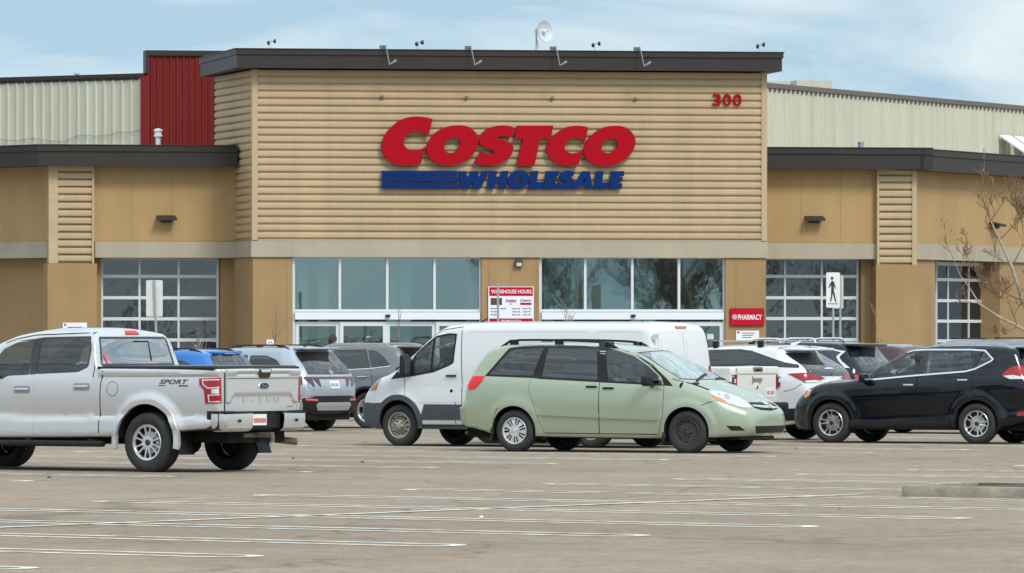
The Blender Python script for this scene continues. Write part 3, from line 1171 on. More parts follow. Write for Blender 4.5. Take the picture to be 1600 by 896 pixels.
# wind-cup bird scarers along the parapet
spin_lab = ['small spinning-cup bird scarer nearest the left end of the tower roof', 'small spinning-cup bird scarer on the roof above the red C of the sign',
            'small spinning-cup bird scarer just right of the dish aerial', 'small spinning-cup bird scarer at the right end of the tower roof']
src = None
for i, (px, py) in enumerate(((422, 66), (653, 69), (929, 71), (1186, 73))):
    Y = 155 + (px - 395) / 802 * 2.0 + 0.25
    base = P(px, 82, Y)
    top = P(px, py, Y)
    if src is None:
        r_ = empty('bird_scarer', (base.x, base.y, ZTT - 0.01))
        hgt = top.z - ZTT
        mb = MB()
        mb.tube([(base.x, base.y, ZTT - 0.03), (base.x, base.y, top.z)], 0.008, 6)
        mb.build('stem', M_metal, r_)
        for sg in (1, -1):
            mb = MB()
            cc = Vector((top.x + sg * 0.075, top.y, top.z + (0.02 if sg > 0 else -0.02)))
            mb.tube([top, cc], 0.007, 6)
            mb.lathe([(0.001, 0.0), (0.035, 0.008), (0.052, 0.03), (0.055, 0.06), (0.045, 0.045), (0.001, 0.012)], 14, 'x', c=cc)
            mb.build('cup', mat('cup_dark', (0.05, 0.05, 0.08), rough=0.3, metal=0.3) if sg > 0 else M_chrome_s, r_, sm=40) if False else mb.build('cup', mat('cup_dark', (0.05, 0.05, 0.08), rough=0.3, metal=0.3), r_, sm=40)
        src = r_
        o = r_
    else:
        o = src.copy()
        COL.objects.link(o)
        o.location = (base.x, base.y, ZTT - 0.01)
        for ch in list(src.children):
            k = ch.copy()
            COL.objects.link(k)
            k.parent = o
    o.rotation_euler.z = (0, 0.5, 0.2, -0.3)[i]
    tag(o, spin_lab[i], 'bird scarer', 'bird scarers on the tower roof')

# gooseneck sign lamps over the fascia, studs on the siding below
lamp_lab = ['leftmost of the four metal sign lamps hooked over the tower fascia', 'second sign lamp from the left hooked over the tower fascia',
            'third sign lamp from the left, below and right of the dish aerial', 'rightmost of the four sign lamps hooked over the tower fascia']
src = None
for i, (px, py) in enumerate(((599, 79), (732, 80.5), (865, 82), (996, 83))):
    u = FT.u(px, -OV)
    base = FT.w(u, -OV, ZTT)
    if src is None:
        r_ = empty('sign_lamp', base)
        mb = MB()
        mb.box(base.x - 0.09, base.x + 0.07, base.y - 0.02, base.y + 0.16, ZTT + 0.012, ZTT + 0.09)
        mb.build('mount', mat('lamp_grey', (0.17, 0.17, 0.18), rough=0.4, metal=0.4), r_)
        mb = MB()
        mb.tube([base + Vector((0.0, 0.03, 0.05)), base + Vector((0.05, -0.10, 0.05)), base + Vector((0.08, -0.2, -0.02)), base + Vector((0.15, -0.34, -0.38))], 0.014, 8)
        mb.build('arm', mat('arm_grey', (0.22, 0.22, 0.24), rough=0.4, metal=0.5), r_, sm=40)
        mb = MB()
        hb = base + Vector((0.15, -0.34, -0.38))
        mb.tube([hb + Vector((-0.02, 0, 0.0)), hb + Vector((0.10, 0.04, 0.06)), hb + Vector((0.15, 0.07, 0.10))], [0.014, 0.034, 0.038], 10)
        mb.build('lamp_head', MATS['lamp_grey'], r_, sm=40)
        src = r_
        o = r_
    else:
        o = src.copy()
        COL.objects.link(o)
        o.location = base
        for ch in list(src.children):
            k = ch.copy()
            COL.objects.link(k)
            k.parent = o
    tag(o, lamp_lab[i], 'sign lamp', 'sign lamps on the tower fascia')
stud_lab = ['leftmost of four round grey knobs on the siding above the sign', 'second from left of four round grey knobs on the siding above the sign',
            'third from left of four round grey knobs on the siding above the sign', 'rightmost of four round grey knobs on the siding above the sign']
src = None
for i, (px, py) in enumerate(((597, 152), (729, 153), (863, 154), (993, 155))):
    u, z = FT.uz(px, py, -0.03)
    c = FT.w(u, -0.03, z)
    if src is None:
        mb = MB()
        mb.lathe([(0.001, -0.03), (0.03, -0.03), (0.045, -0.01), (0.045, 0.04), (0.001, 0.04)], 16, 'y')
        mb.box(-0.012, 0.012, -0.06, -0.02, -0.012, 0.012)
        src = o = mb.build('wall_knob', mat('knob_grey', (0.2, 0.18, 0.15), rough=0.5, metal=0.3), sm=40)
    else:
        o = src.copy()
        COL.objects.link(o)
    o.parent = store
    o.location = c - store.location

# vents
v_, p = on_roof('vent_pipe', 'white capped vent pipe in front of the red wall', 'vent pipe', 247, 232, 160.5)
mb = MB()
t = P(247, 201, 160.5)
mb.tube([p - Vector((0, 0, 0.3)), Vector((p.x, p.y, t.z - 0.1))], 0.062, 14)
mb.build('pipe', mat('white_metal', (0.68, 0.69, 0.7), rough=0.4), v_, sm=40)
mb = MB()
mb.lathe([(0.062, -0.20), (0.105, -0.2), (0.105, -0.16), (0.085, -0.15), (0.085, -0.08), (0.11, -0.07), (0.11, -0.03), (0.02, 0.0), (0.001, 0.0)], 18, 'z', c=(p.x, p.y, t.z))
mb.build('cap', MATS['white_metal'], v_, sm=40)
v_, p = on_roof('roof_stub', 'short blue-grey pipe stub on the right wing fascia', 'vent pipe', 1345, 236, 159.5)
mb = MB()
t = P(1345, 223, 159.5)
mb.tube([p - Vector((0, 0, 0.1)), t], 0.07, 14)
mb.tube([t - Vector((0, 0, 0.02)), t + Vector((0, 0, 0.01))], 0.08, 14)
mb.build('pipe', mat('blue_grey_metal', (0.3, 0.37, 0.44), rough=0.4, metal=0.4), v_, sm=40)
v_, p = on_roof('roof_vent', 'tiny grey vent on the far left hall roof', 'roof vent', 120, 124, 168.5)
mb = MB()
t = P(120, 115, 168.5)
mb.tube([p - Vector((0, 0, 0.2)), Vector((p.x, p.y, t.z))], 0.05, 10)
mb.tube([Vector((p.x, p.y, t.z - 0.03)), t + Vector((0, 0, 0.01))], 0.085, 10)
mb.build('pipe', M_metal, v_, sm=40)
c_ = P(1250, 145, 172)
ru = empty('roof_unit', (c_.x, c_.y, zR - 0.3))
tag(ru, 'long low beige air unit on the right hall roof beside the tower', 'rooftop unit')
FU = Frame((P(1198, HY, 171).x, 171), 18)
mb = MB()
FU.box(mb, -3, FU.u(1245), 0.4, 3, zR - 0.3, FU.uz(1245, 126.5, 0)[1])
FU.box(mb, FU.u(1245), FU.u(1300), 0, 2.6, zR - 0.3, FU.uz(1245, 126, 0)[1])
mb.build('casing', mat('unit_beige', (0.50, 0.46, 0.37), rough=0.6, noise=0.1), ru)
# loose cable along the left hall wall
mb = MB()
pts = []
for (x, y) in ((-60, 214), (0, 218), (25, 220), (52, 216), (75, 220), (100, 221), (124, 211), (150, 213), (172, 211), (184, 206), (200, 207), (222, 203)):
    u, z = FWL.uz(x, y, -0.05)
    pts.append(FWL.w(u, -0.05, z))
mb.tube(pts, 0.008, 5)
tag(mb.build('cable', mat('cable_grey', (0.28, 0.27, 0.24), rough=0.7)), 'thin sagging cable strung along the left off-white wall', 'cable')

# ------------------------------------------------------------------ wall lights
def wedge_light(fr, px, py, v, label, tilt=0.0):
    u, z = fr.uz(px, py, v)
    o = empty('wall_light', fr.w(u, v, z))
    tag(o, label, 'wall light', 'black wall lights on the wings')
    mb = MB()
    A_ = [(-0.22, 0, 0.05), (0.22, 0, 0.05), (0.235, -0.30, -0.02), (-0.235, -0.30, -0.02)]
    vs = [fr.w(u + a, v + b, z + c) for a, b, c in A_] + [fr.w(u + a, v + b, z + c - 0.055) for a, b, c in A_]
    mb.add(vs, [(0, 1, 2, 3), (7, 6, 5, 4), (0, 3, 7, 4), (1, 5, 6, 2), (3, 2, 6, 7), (0, 4, 5, 1)])
    mb.build('hood', M_black_s, o)
    mb = MB()
    fr.box(mb, u - 0.11, u + 0.11, v - 0.16, v + 0.001, z - 0.12, z - 0.006)
    mb.build('housing', M_black_s, o)


wedge_light(FT, 259, 340, VL, 'black flat wall light on the left wing wall')
wedge_light(FT, 1271, 341, VR, 'black flat wall light between the tower and the right pilaster')
wedge_light(FR2, 1550, 350, 0.0, 'black wall light behind the birch branches')
u, z = FT.uz(810, 410, 0)
o = empty('bulkhead_light', FT.w(u, 0, z))
tag(o, 'rounded dark bulkhead light above the opening hours board', 'wall light')
mb = MB()
lp = round_poly([(-0.095, -0.10), (0.095, -0.10), (0.095, 0.05, 0.09), (0.0, 0.11, 0.09), (-0.095, 0.05, 0.09)], 0.02)
mb.plate([lp], lambda a, b, d: FT.w(u + a, -d, z + b), 0.11)
mb.build('housing', mat('light_bronze', (0.05, 0.045, 0.04), rough=0.5), o)
mb = MB()
mb.plate([round_poly([(-0.065, -0.095), (0.065, -0.095), (0.065, -0.015), (-0.065, -0.015)], 0.015)], lambda a, b, d: FT.w(u + a, -0.112 - d, z + b), 0.006)
mb.build('lens', mat('lens_grey', (0.5, 0.5, 0.48), rough=0.3), o)

# ------------------------------------------------------------------ big store sign
M_sred = mat('sign_red', (0.36, 0.0005, 0.008), rough=0.6, spec=0.12, noise=0.05, nscale=2)
M_sblue = mat('sign_blue', (0.0012, 0.022, 0.125), rough=0.6, spec=0.12, noise=0.05, nscale=2)
M_edge = mat('sign_edge', (0.06, 0.02, 0.02), rough=0.5)
ZA = lambda p: [((590 + q[0] / 6.89, 175 + q[1] / 6.89) + tuple(q[2:])) for q in p]
ZC = lambda p: [((790 + q[0] / 6.89, 175 + q[1] / 6.89) + tuple(q[2:])) for q in p]
k = 1
LET_RED = [
    (ZA, [[(594, 80, k), (520, 60), (420, 50), (330, 60), (240, 95), (150, 165), (80, 250), (48, 350), (55, 430), (95, 500), (160, 550), (240, 575), (320, 580), (400, 572), (468, 555, k), (518, 375, k), (460, 405), (400, 415), (340, 407), (300, 378), (282, 330), (295, 285), (335, 240), (390, 217), (450, 215), (510, 235), (548, 265, k)]]),
    (ZA, [[(860, 145), (950, 152), (1030, 195), (1080, 260), (1088, 330), (1055, 420), (985, 500), (890, 555), (790, 578), (700, 572), (610, 540), (550, 480), (528, 400), (545, 330), (590, 260), (660, 200), (760, 158)], [(830, 282), (880, 297), (893, 340), (872, 400), (830, 432), (780, 440), (738, 425), (718, 385), (728, 335), (765, 297)]]),
    (ZA, [[(1488, 178, k), (1440, 158), (1378, 147), (1290, 150), (1200, 175), (1130, 225), (1098, 290), (1105, 340), (1150, 385), (1210, 407), (1246, 418), (1254, 434), (1244, 452), (1200, 458), (1150, 445), (1112, 426, k), (1042, 545, k), (1100, 570), (1190, 580), (1290, 565), (1378, 525), (1440, 465), (1463, 395), (1445, 345), (1400, 318), (1340, 303), (1302, 294), (1294, 278), (1318, 263), (1380, 267), (1423, 286, k)]]),
    (ZC, [[(125, 148, k), (515, 148, k), (488, 290, k), (375, 290, k), (310, 583, k), (123, 583, k), (190, 290, k), (93, 290, k)]]),
    (ZC, [[(893, 170, k), (840, 155), (760, 150), (660, 165), (570, 215), (490, 290), (445, 370), (450, 440), (490, 510), (550, 555), (630, 580), (700, 583), (785, 572, k), (835, 415, k), (780, 435), (715, 445), (665, 430), (637, 390), (650, 340), (690, 300), (745, 285), (800, 290), (858, 322, k)]]),
    (ZC, [[(1180, 150), (1270, 160), (1350, 210), (1397, 290), (1392, 370), (1350, 450), (1270, 525), (1170, 573), (1060, 585), (970, 570), (890, 525), (850, 465), (845, 390), (870, 320), (930, 250), (1010, 190), (1090, 160)], [(1150, 290), (1195, 305), (1205, 345), (1190, 395), (1150, 433), (1100, 443), (1055, 430), (1033, 395), (1045, 345), (1085, 303)]]),
]
cs = lambda L: [(a, b, 1) for a, b in L]
LET_BLUE = [
    (ZA, [cs([(870, 638), (957, 638), (968, 712), (1003, 638), (1084, 638), (1092, 712), (1128, 638), (1207, 636), (1107, 829), (1030, 829), (1022, 758), (988, 829), (912, 829)])]),
    (ZA, [cs([(1213, 637), (1291, 637), (1277, 697), (1321, 697), (1336, 637), (1413, 637), (1382, 829), (1303, 829), (1314, 766), (1268, 766), (1256, 829), (1180, 829)])]),
    (ZC, [[(150, 630), (210, 640), (250, 680), (255, 730), (230, 785), (180, 818), (110, 829), (55, 815), (25, 770), (30, 715), (60, 665), (100, 637)], [(140, 697), (170, 705), (165, 745), (140, 755), (110, 750), (107, 725)]]),
    (ZC, [cs([(278, 637), (355, 637), (337, 755), (415, 755), (405, 829), (243, 829)])]),
    (ZC, [cs([(437, 637), (580, 637), (572, 690), (508, 690), (505, 708), (561, 708), (553, 752), (497, 752), (494, 769), (561, 769), (549, 829), (412, 829)])]),
    (ZC, [[(750, 650, k), (700, 635), (640, 640), (590, 670), (582, 708), (602, 737), (645, 752), (652, 764), (610, 768), (572, 758, k), (553, 815, k), (610, 832), (680, 829), (733, 797), (745, 748), (722, 717), (685, 703), (678, 692), (695, 688), (724, 697, k)]]),
    (ZC, [cs([(825, 639), (908, 639), (940, 829), (867, 829), (863, 801), (800, 801), (782, 829), (712, 829)]), cs([(852, 702), (857, 756), (830, 756)])]),
    (ZC, [cs([(978, 639), (1058, 639), (1040, 757), (1115, 757), (1105, 829), (948, 829)])]),
    (ZC, [cs([(1137, 639), (1280, 639), (1275, 690), (1212, 690), (1208, 708), (1265, 708), (1258, 752), (1200, 752), (1195, 770), (1258, 770), (1250, 829), (1115, 829)])]),
]
BARS = [[(48, 635), (855, 635), (863, 683), (48, 684)], [(48, 690), (868, 699), (877, 752), (48, 756)], [(48, 767), (883, 767), (891, 825), (48, 826)]]
um, zm = FT.uz(795, 240, -0.05)
sg_ = empty('store_sign', FT.w(um, -0.05, zm))
tag(sg_, 'store sign of big red slanted capitals over a blue word with three stripes', 'sign')


def sign_piece(loops, conv, m, name, v0, th):
    LL = []
    for L in loops:
        L2 = [FT.uz(q[0], q[1], v0) + tuple(q[2:]) for q in conv(L)]
        LL.append(spline_loop(L2, 6))
    mb = MB()
    mb.plate(LL, lambda a, b, d: FT.w(a, v0 + d, b), th)
    # the returns (edges) are dark
    n = sum(len(L) for L in LL)
    ncap = len(mb.f) - n
    mb.mi = [0] * ncap + [1] * n
    o = mb.build(name, [m, M_edge if m is M_sred else mat('sign_edge_blue', (0.004, 0.01, 0.03), rough=0.5)], sg_)
    return o


for conv, loops in LET_RED: sign_piece(loops, conv, M_sred, 'red_letter', -0.16, 0.12)
for conv, loops in LET_BLUE: sign_piece(loops, conv, M_sblue, 'blue_letter', -0.13, 0.09)
for L in BARS: sign_piece([cs(L)], ZA, M_sblue, 'blue_stripe', -0.13, 0.09)

# house number
u0, z0 = FT.uz(1114, 166, -0.06)
u1, z1 = FT.uz(1159, 147, -0.06)
hn = empty('house_number', FT.w(u0, -0.06, z0))
tag(hn, 'red street number 300 high on the right of the tower', 'sign')
w = (u1 - u0)
for i, ch in enumerate('300'):
    a = u0 + i * w * 0.355
    vs, fs = text_tris(ch, bold=0.018)
    mb = MB()
    q = [(a + x * w * 0.29, z0 + y * (z1 - z0)) for x, y in vs]
    n = len(q)
    mb.add([FT.w(x, -0.06, y) for x, y in q] + [FT.w(x, -0.005, y) for x, y in q], [tuple(f) for f in fs] + [tuple(i2 + n for i2 in f) for f in fs])
    # side walls along the outline
    cnt = {}
    for f in fs:
        for i2 in range(len(f)):
            e = (f[i2], f[(i2 + 1) % len(f)])
            cnt[tuple(sorted(e))] = cnt.get(tuple(sorted(e)), 0) + 1
    mb.add([FT.w(x, -0.06, y) for x, y in q] + [FT.w(x, -0.005, y) for x, y in q], [(a2, b2, b2 + n, a2 + n) for (a2, b2), c2 in cnt.items() if c2 == 1])
    mb.build('digit', M_sred, hn)


# ------------------------------------------------------------------ flat wall signs
def board(name, label, fr, px0, px1, py0, py1, v, m, th=0.03, cat='sign'):
    (u0, z1), (u1, _) = fr.uz(px0, py0, v), fr.uz(px1, py0, v)
    z0 = fr.uz(px0, py1, v)[1]
    o = empty(name, fr.w((u0 + u1) / 2, v, z0))
    tag(o, label, cat)
    mb = MB()
    fr.box(mb, u0, u1, v, v + th, z0, z1)
    mb.build('board', m, o)

    def fn(a, b, d=0): return fr.w(u0 + a * (u1 - u0), v - 0.003 - d, z0 + b * (z1 - z0))

    def rect(a0, a1, b0, b1, mm, nm='printed_panel', d=0.0):
        m2 = MB()
        m2.add([fn(a0, b0, d), fn(a1, b0, d), fn(a1, b1, d), fn(a0, b1, d)], [(0, 1, 2, 3)])
        return m2.build(nm, mm, o, recalc=False)

    def text(t, a0, a1, b0, b1, mm, nm='lettering', **kw):
        m2 = MB()
        text_on(m2, t, lambda a, b, d: fn(a, b, 0.003), a0, a1, b0, b1, **kw)
        return m2.build(nm, mm, o, recalc=False)
    return o, rect, text


M_bw = mat('board_white', (0.72, 0.74, 0.80), rough=0.5)
M_br = mat('board_red', (0.46, 0.003, 0.025), rough=0.6, spec=0.15)
M_bk = mat('print_black', (0.03, 0.03, 0.03), rough=0.6)
M_wt = mat('print_white', (0.78, 0.76, 0.77), rough=0.5)
M_or = mat('print_orange', (0.75, 0.3, 0.05), rough=0.5)
o, rect, text = board('hours_board', 'white and red opening hours board on the column between the entrances', FT, 763, 834, 448, 512, -0.05, M_bw)
rect(0.02, 0.98, 0.77, 0.985, M_br)
text('WAREHOUSE HOURS', 0.06, 0.95, 0.83, 0.925, M_wt, bold=0.016)
rect(0.05, 0.30, 0.55, 0.72, mat('photo_dark', (0.05, 0.045, 0.03), rough=0.5), 'photo_print')
text('GAS', 0.09, 0.26, 0.62, 0.69, M_br, bold=0.03)
text('Costco', 0.38, 0.62, 0.635, 0.695, M_br, bold=0.03, shear=0.3)
rect(0.38, 0.61, 0.615, 0.625, M_sblue)
rect(0.47, 0.53, 0.555, 0.59, M_or)
text('Costco', 0.70, 0.94, 0.635, 0.695, M_br, bold=0.03, shear=0.3)
rect(0.70, 0.95, 0.55, 0.605, M_br)
for (l, h, b) in (('MONDAY - FRIDAY', '9:00 A.M.  - 8:30 P.M.', 0.445), ('SATURDAY', '9:00 A.M.  - 6:00 P.M.', 0.37), ('SUNDAY', '9:00 A.M.  - 6:00 P.M.', 0.295)):
    text(l, 0.05, 0.40 if len(l) > 9 else 0.25, b, b + 0.032, M_bk, bold=0.02)
    text(h, 0.52, 0.94, b, b + 0.032, M_bk, bold=0.02)
rect(0.02, 0.98, 0.015, 0.22, M_br)
text('WELCOME TO COSTCO', 0.28, 0.72, 0.14, 0.185, M_wt, bold=0.02)
o, rect, text = board('pharmacy_sign', 'red pharmacy sign on the brown column right of the entrance', FT, 1141, 1194, 482, 509, -0.06, mat('sign_border_red', (0.30, 0.003, 0.012), rough=0.6, spec=0.15))
rect(0.015, 0.985, 0.03, 0.97, M_br)
text('PHARMACY', 0.23, 0.93, 0.33, 0.64, M_wt, bold=0.018)
m2 = MB()
uu, zz = FT.uz(1148, 495.5, -0.066)
for r0, r1 in ((0.06, 0.05), (0.035, 0.027)):
    m2.plate([circle(uu, zz, r0, 20), circle(uu, zz, r1, 20)], lambda a, b, d: FT.w(a, -0.068 - d, b), 0.001)
m2.box(0, 0, 0, 0, 0, 0) if False else None
FT.box(m2, uu - 0.005, uu + 0.005, -0.0695, -0.0685, zz - 0.025, zz + 0.025)
FT.box(m2, uu - 0.025, uu + 0.025, -0.0692, -0.0682, zz - 0.005, zz + 0.005)
m2.build('round_emblem', M_wt, o)
o, rect, text = board('small_notice', 'small white notice with red lines below the pharmacy sign', FT, 1150, 1186, 517, 533, -0.03, M_bw)
for i, b in enumerate((0.72, 0.5, 0.3)): rect(0.26, 0.82 - 0.08 * i, b, b + 0.07, M_br)
rect(0.05, 0.15, 0.75, 0.92, M_br)
o, rect, text = board('lot_notice', 'small white notice with a red arrow on the left column above the pickup roof', FT, 98, 136, 504.5, 519, VL - 0.24, M_bw)
m2 = MB()
uu, zz = FT.uz(102, 507.5, VL - 0.245)
m2.add([FT.w(uu - 0.03, VL - 0.245, zz + 0.03), FT.w(uu + 0.04, VL - 0.245, zz), FT.w(uu - 0.02, VL - 0.245, zz - 0.04)], [(0, 1, 2)])
m2.build('arrow', M_br, o)
rect(0.2, 0.8, 0.42, 0.54, M_br)
o, rect, text = board('no_smoking_notice', 'tiny square white notice on the column left of the entrance doors', FT, 416.5, 428.5, 531, 546, -0.02, M_bw, 0.012)
m2 = MB()
uu, zz = FT.uz(422.5, 537, -0.026)
m2.plate([circle(uu, zz, 0.05, 18), circle(uu, zz, 0.035, 18)], lambda a, b, d: FT.w(a, -0.026 - d, b), 0.001)
m2.build('ring_symbol', mat('print_mauve', (0.4, 0.12, 0.2), rough=0.5), o)

# ------------------------------------------------------------------ kerb strip with saplings and posts before the store
kA, kB = P(430, 660, 140.5), P(1250, 655, 142.5)
KY = [P(-400, HY, 139.2), P(1900, HY, 142.8)]
strip = [(KY[0].x, KY[0].y), (KY[1].x, KY[1].y), (KY[1].x, KY[1].y + 2.2), (KY[0].x, KY[0].y + 2.2)]
island(strip, 'planter_kerb', mound=0.0)
apr = [FT.w(-12, -2.6, 0), FT.w(UR + 8, -2.6, 0), FT.w(UR + 8, 2.6, 0), FT.w(-12, 2.6, 0)]
island([(p.x, p.y) for p in apr], 'store_kerb', mulch=False, mound=0.0)


def post_sign(name, label, px0, px1, py0, py1, Y, ppx, symbol=False, lean=0.0, face=1, poles=(0,)):
    b = P(ppx, HY, Y)
    o = empty(name, (b.x, b.y, 0.1))
    tag(o, label, 'sign')
    mb = MB()
    zt = P(0, py0, Y).z
    for dx in poles:
        mb.tube([(b.x + dx + lean, b.y + 0.03, 0.0), (b.x + dx, b.y + 0.03, zt)], 0.026, 8)
    mb.build('post', mat('post_steel', (0.36, 0.41, 0.44), rough=0.45, metal=0.5), o, sm=40)
    x0, x1 = P(px0, HY, Y).x, P(px1, HY, Y).x
    z0 = P(0, py1, Y).z
    mb = MB()
    lp = round_poly([(x0, z0), (x1, z0), (x1, zt), (x0, zt)], 0.035)
    yy = b.y - 0.006 if face > 0 else b.y + 0.062
    mb.plate([lp], lambda a, bb, d: (a, yy + d, bb), 0.008)
    pl = mb.build('sign_plate', mat('sign_white', (0.72, 0.73, 0.72), rough=0.5, noise=0.06) if face > 0 else mat('sign_back', (0.62, 0.62, 0.58), rough=0.45, metal=0.1, noise=0.06), o)
    return o, pl, (x0, x1, z0, zt, yy)


post_sign('street_sign', 'blank back of a tall white sign on a leaning post before the left garage door', 228, 254, 438, 495, 139.9, 241, lean=0.10, face=-1)
o, pl, (x0, x1, z0, z1, yy) = post_sign('pedestrian_sign', 'white pedestrian crossing sign with a black walking figure', 1291, 1312.5, 426, 481, 141.6, 1302)
post_sign('street_sign', 'white sign seen from behind, half hidden by the pedestrian crossing sign', 1300, 1318, 431, 482.5, 142.4, 1313, face=-1)
mb = MB()
S_ = lambda a, b: (x0 + a * (x1 - x0), z0 + b * (z1 - z0))
man = [[S_(*q) for q in [(0.36, 0.74), (0.44, 0.77), (0.56, 0.73), (0.66, 0.62), (0.70, 0.54), (0.64, 0.53), (0.57, 0.61), (0.54, 0.62), (0.56, 0.48), (0.66, 0.30), (0.74, 0.17), (0.66, 0.15), (0.54, 0.31), (0.46, 0.41), (0.42, 0.28), (0.36, 0.17), (0.27, 0.17), (0.34, 0.33), (0.36, 0.5), (0.36, 0.64), (0.27, 0.60), (0.21, 0.54), (0.16, 0.57), (0.24, 0.66)]],
       circle(*S_(0.42, 0.835), 0.028, 14, 0.036), [S_(0.14, 0.10), S_(0.86, 0.10), S_(0.86, 0.118), S_(0.14, 0.118)]]
for L in man: mb.plate([L], lambda a, b, d: (a, yy - 0.003 - d, b), 0.001)
mb.build('walking_figure', M_bk, pl)
# bare post in front of the hours board
b = P(778, HY, 140.2)
mb = MB()
mb.tube([(b.x + 0.01, b.y, 0.1), (b.x, b.y, P(0, 442, 140.2).z)], 0.024, 8)
mb.box(b.x - 0.012, b.x + 0.012, b.y - 0.18, b.y - 0.02, P(0, 478, 140.2).z, P(0, 444, 140.2).z)
tag(mb.build('sign_post', MATS['post_steel'], sm=40), 'grey post with an edge-on sign crossing the opening hours board', 'sign post')

# ------------------------------------------------------------------ bare trees
M_bark = mat('pale_birch_bark', (0.36, 0.295, 0.215), rough=0.8, noise=0.35, nscale=8)
M_twig = mat('brown_twig', (0.16, 0.11, 0.075), rough=0.9)
M_dry = mat('dry_leaf', (0.24, 0.12, 0.04), rough=0.8, noise=0.4, nscale=20)
M_sap = mat('sapling_bark', (0.26, 0.19, 0.13), rough=0.9, noise=0.2, nscale=8)


def grow(mb, p, d, ln, r, depth, rnd, spread=0.5, up=0.15, leafs=None, sides=5, dens=3, minr=0.0045):
    """one branch as a bent tapering tube, then its side twigs"""
    n = 5
    pts = [p]
    q, dd = p.copy(), d.normalized()
    for k in range(n):
        dd = (dd + Vector((rnd.uniform(-1, 1), rnd.uniform(-1, 1), rnd.uniform(-0.6, 1) * 0.8 + up)) * 0.16).normalized()
        q = q + dd * ln / n
        pts.append(q.copy())
    rad = [max(r * (1 - 0.75 * k / n), minr) for k in range(n + 1)]
    mb.tube(pts, rad, sides if r > 0.01 else 4, caps=False)
    if leafs is not None and depth == 0 and rnd.random() < leafs[1]:
        leafs[0].append((pts[-1], dd))
    if depth > 0:
        for k in range(dens + (1 if rnd.random() < 0.5 else 0)):
            t = rnd.uniform(0.25, 1.0)
            i = min(n - 1, int(t * n))
            b0 = pts[i].lerp(pts[i + 1], t * n - i)
            side = Vector((rnd.uniform(-1, 1), rnd.uniform(-1, 1), rnd.uniform(-0.7, 1))).normalized()
            nd = (dd * (1 - spread) + side * spread + Vector((0, 0, up))).normalized()
            grow(mb, b0, nd, ln * rnd.uniform(0.45, 0.75), rad[i] * 0.62, depth - 1, rnd, spread, up, leafs, sides, dens, minr)


def leaves(name, spots, rnd, size, parent):
    mb = MB()
    for (p, d) in spots:
        a = Vector((rnd.uniform(-1, 1), rnd.uniform(-1, 1), rnd.uniform(-1, 0.3))).normalized()
        b = a.cross(Vector((rnd.uniform(-1, 1), rnd.uniform(-1, 1), 1))).normalized()
        s_ = size * rnd.uniform(0.6, 1.2)
        c = a.cross(b) * s_ * 0.15
        mb.add([p, p + a * s_ * 0.5 + b * s_ * 0.3 + c, p + a * s_, p + a * s_ * 0.5 - b * s_ * 0.3 + c], [(0, 1, 2), (0, 2, 3)])
    return mb.build(name, M_dry, parent, recalc=False) if mb.f else None


YB = 139.5
rnd = random.Random(12)
base = P(1655, HY, YB)
bt = empty('birch_tree', (base.x, base.y, 0.05))
tag(bt, 'leaning bare birch with pale trunk and a few dry leaves at the right edge', 'tree')
mb = MB()
main = [Vector((base.x, base.y, 0.0)), P(1638, 585, YB), P(1618, 520, YB), P(1598, 470, YB), P(1580, 415, YB), P(1562, 375, YB), P(1548, 346, YB)]
mb.tube(main, [0.08, 0.07, 0.058, 0.046, 0.034, 0.025, 0.015], 8, caps=False)
low = [P(1625, 530, YB), P(1590, 510, YB), P(1560, 495, YB), P(1530, 475, YB), P(1515, 450, YB), P(1500, 430, YB), P(1490, 405, YB)]
mb.tube(low, [0.04, 0.033, 0.027, 0.021, 0.014, 0.009, 0.006], 7, caps=False)
mb.build('trunk', M_bark, bt, sm=60)
tw = MB()
lf = []
tips = [(main[-1], Vector((-0.25, 0.1, 1)), 0.55, 0.012, 1), (main[-1], Vector((0.6, -0.2, 0.8)), 0.6, 0.012, 2), (main[-2], Vector((-0.7, 0.2, 0.5)), 0.4, 0.009, 1),
        (main[-2], Vector((0.8, 0.1, 0.6)), 0.9, 0.014, 3), (main[4], Vector((0.8, 0.4, 0.8)), 0.9, 0.016, 3), (main[4], Vector((-0.8, -0.2, 0.3)), 0.5, 0.01, 1),
        (main[3], Vector((0.9, -0.4, 0.7)), 1.0, 0.018, 3), (main[3], Vector((-1, 0.3, 0.3)), 0.9, 0.014, 2), (main[2], Vector((0.9, 0.1, 0.6)), 1.1, 0.02, 3),
        (low[-1], Vector((-0.4, 0.1, 0.8)), 0.5, 0.006, 1), (low[-2], Vector((0.2, -0.2, 0.9)), 0.6, 0.008, 2), (low[3], Vector((-0.9, 0.2, 0.1)), 0.5, 0.008, 1),
        (low[2], Vector((0.1, 0.2, 1)), 0.7, 0.012, 2), (low[1], Vector((-0.3, -0.2, 1)), 0.7, 0.012, 2), (low[3], Vector((0.3, 0.1, 0.9)), 0.6, 0.01, 2), (low[1], Vector((-0.6, 0.1, -0.5)), 0.5, 0.008, 2),
        (P(1548, 346, YB), Vector((-0.35, 0.0, 0.9)), 0.75, 0.009, 0), (P(1536, 300, YB), Vector((-0.05, 0, 1)), 0.55, 0.008, 1)]
for (p, d, ln, r, dep) in tips: grow(tw, p, d, ln, r * 1.2, dep + 1, rnd, 0.5, 0.12, (lf, 0.14), 5, 3, 0.0058)
tw.build('twigs', mat('birch_twig', (0.20, 0.125, 0.07), rough=0.9), bt)
for q in ((1490, 366), (1497, 372), (1500, 364), (1504, 370), (1488, 360)): lf.append((P(q[0], q[1], YB), Vector((0, 0, 1))))
leaves('dry_leaves', lf, rnd, 0.07, bt)

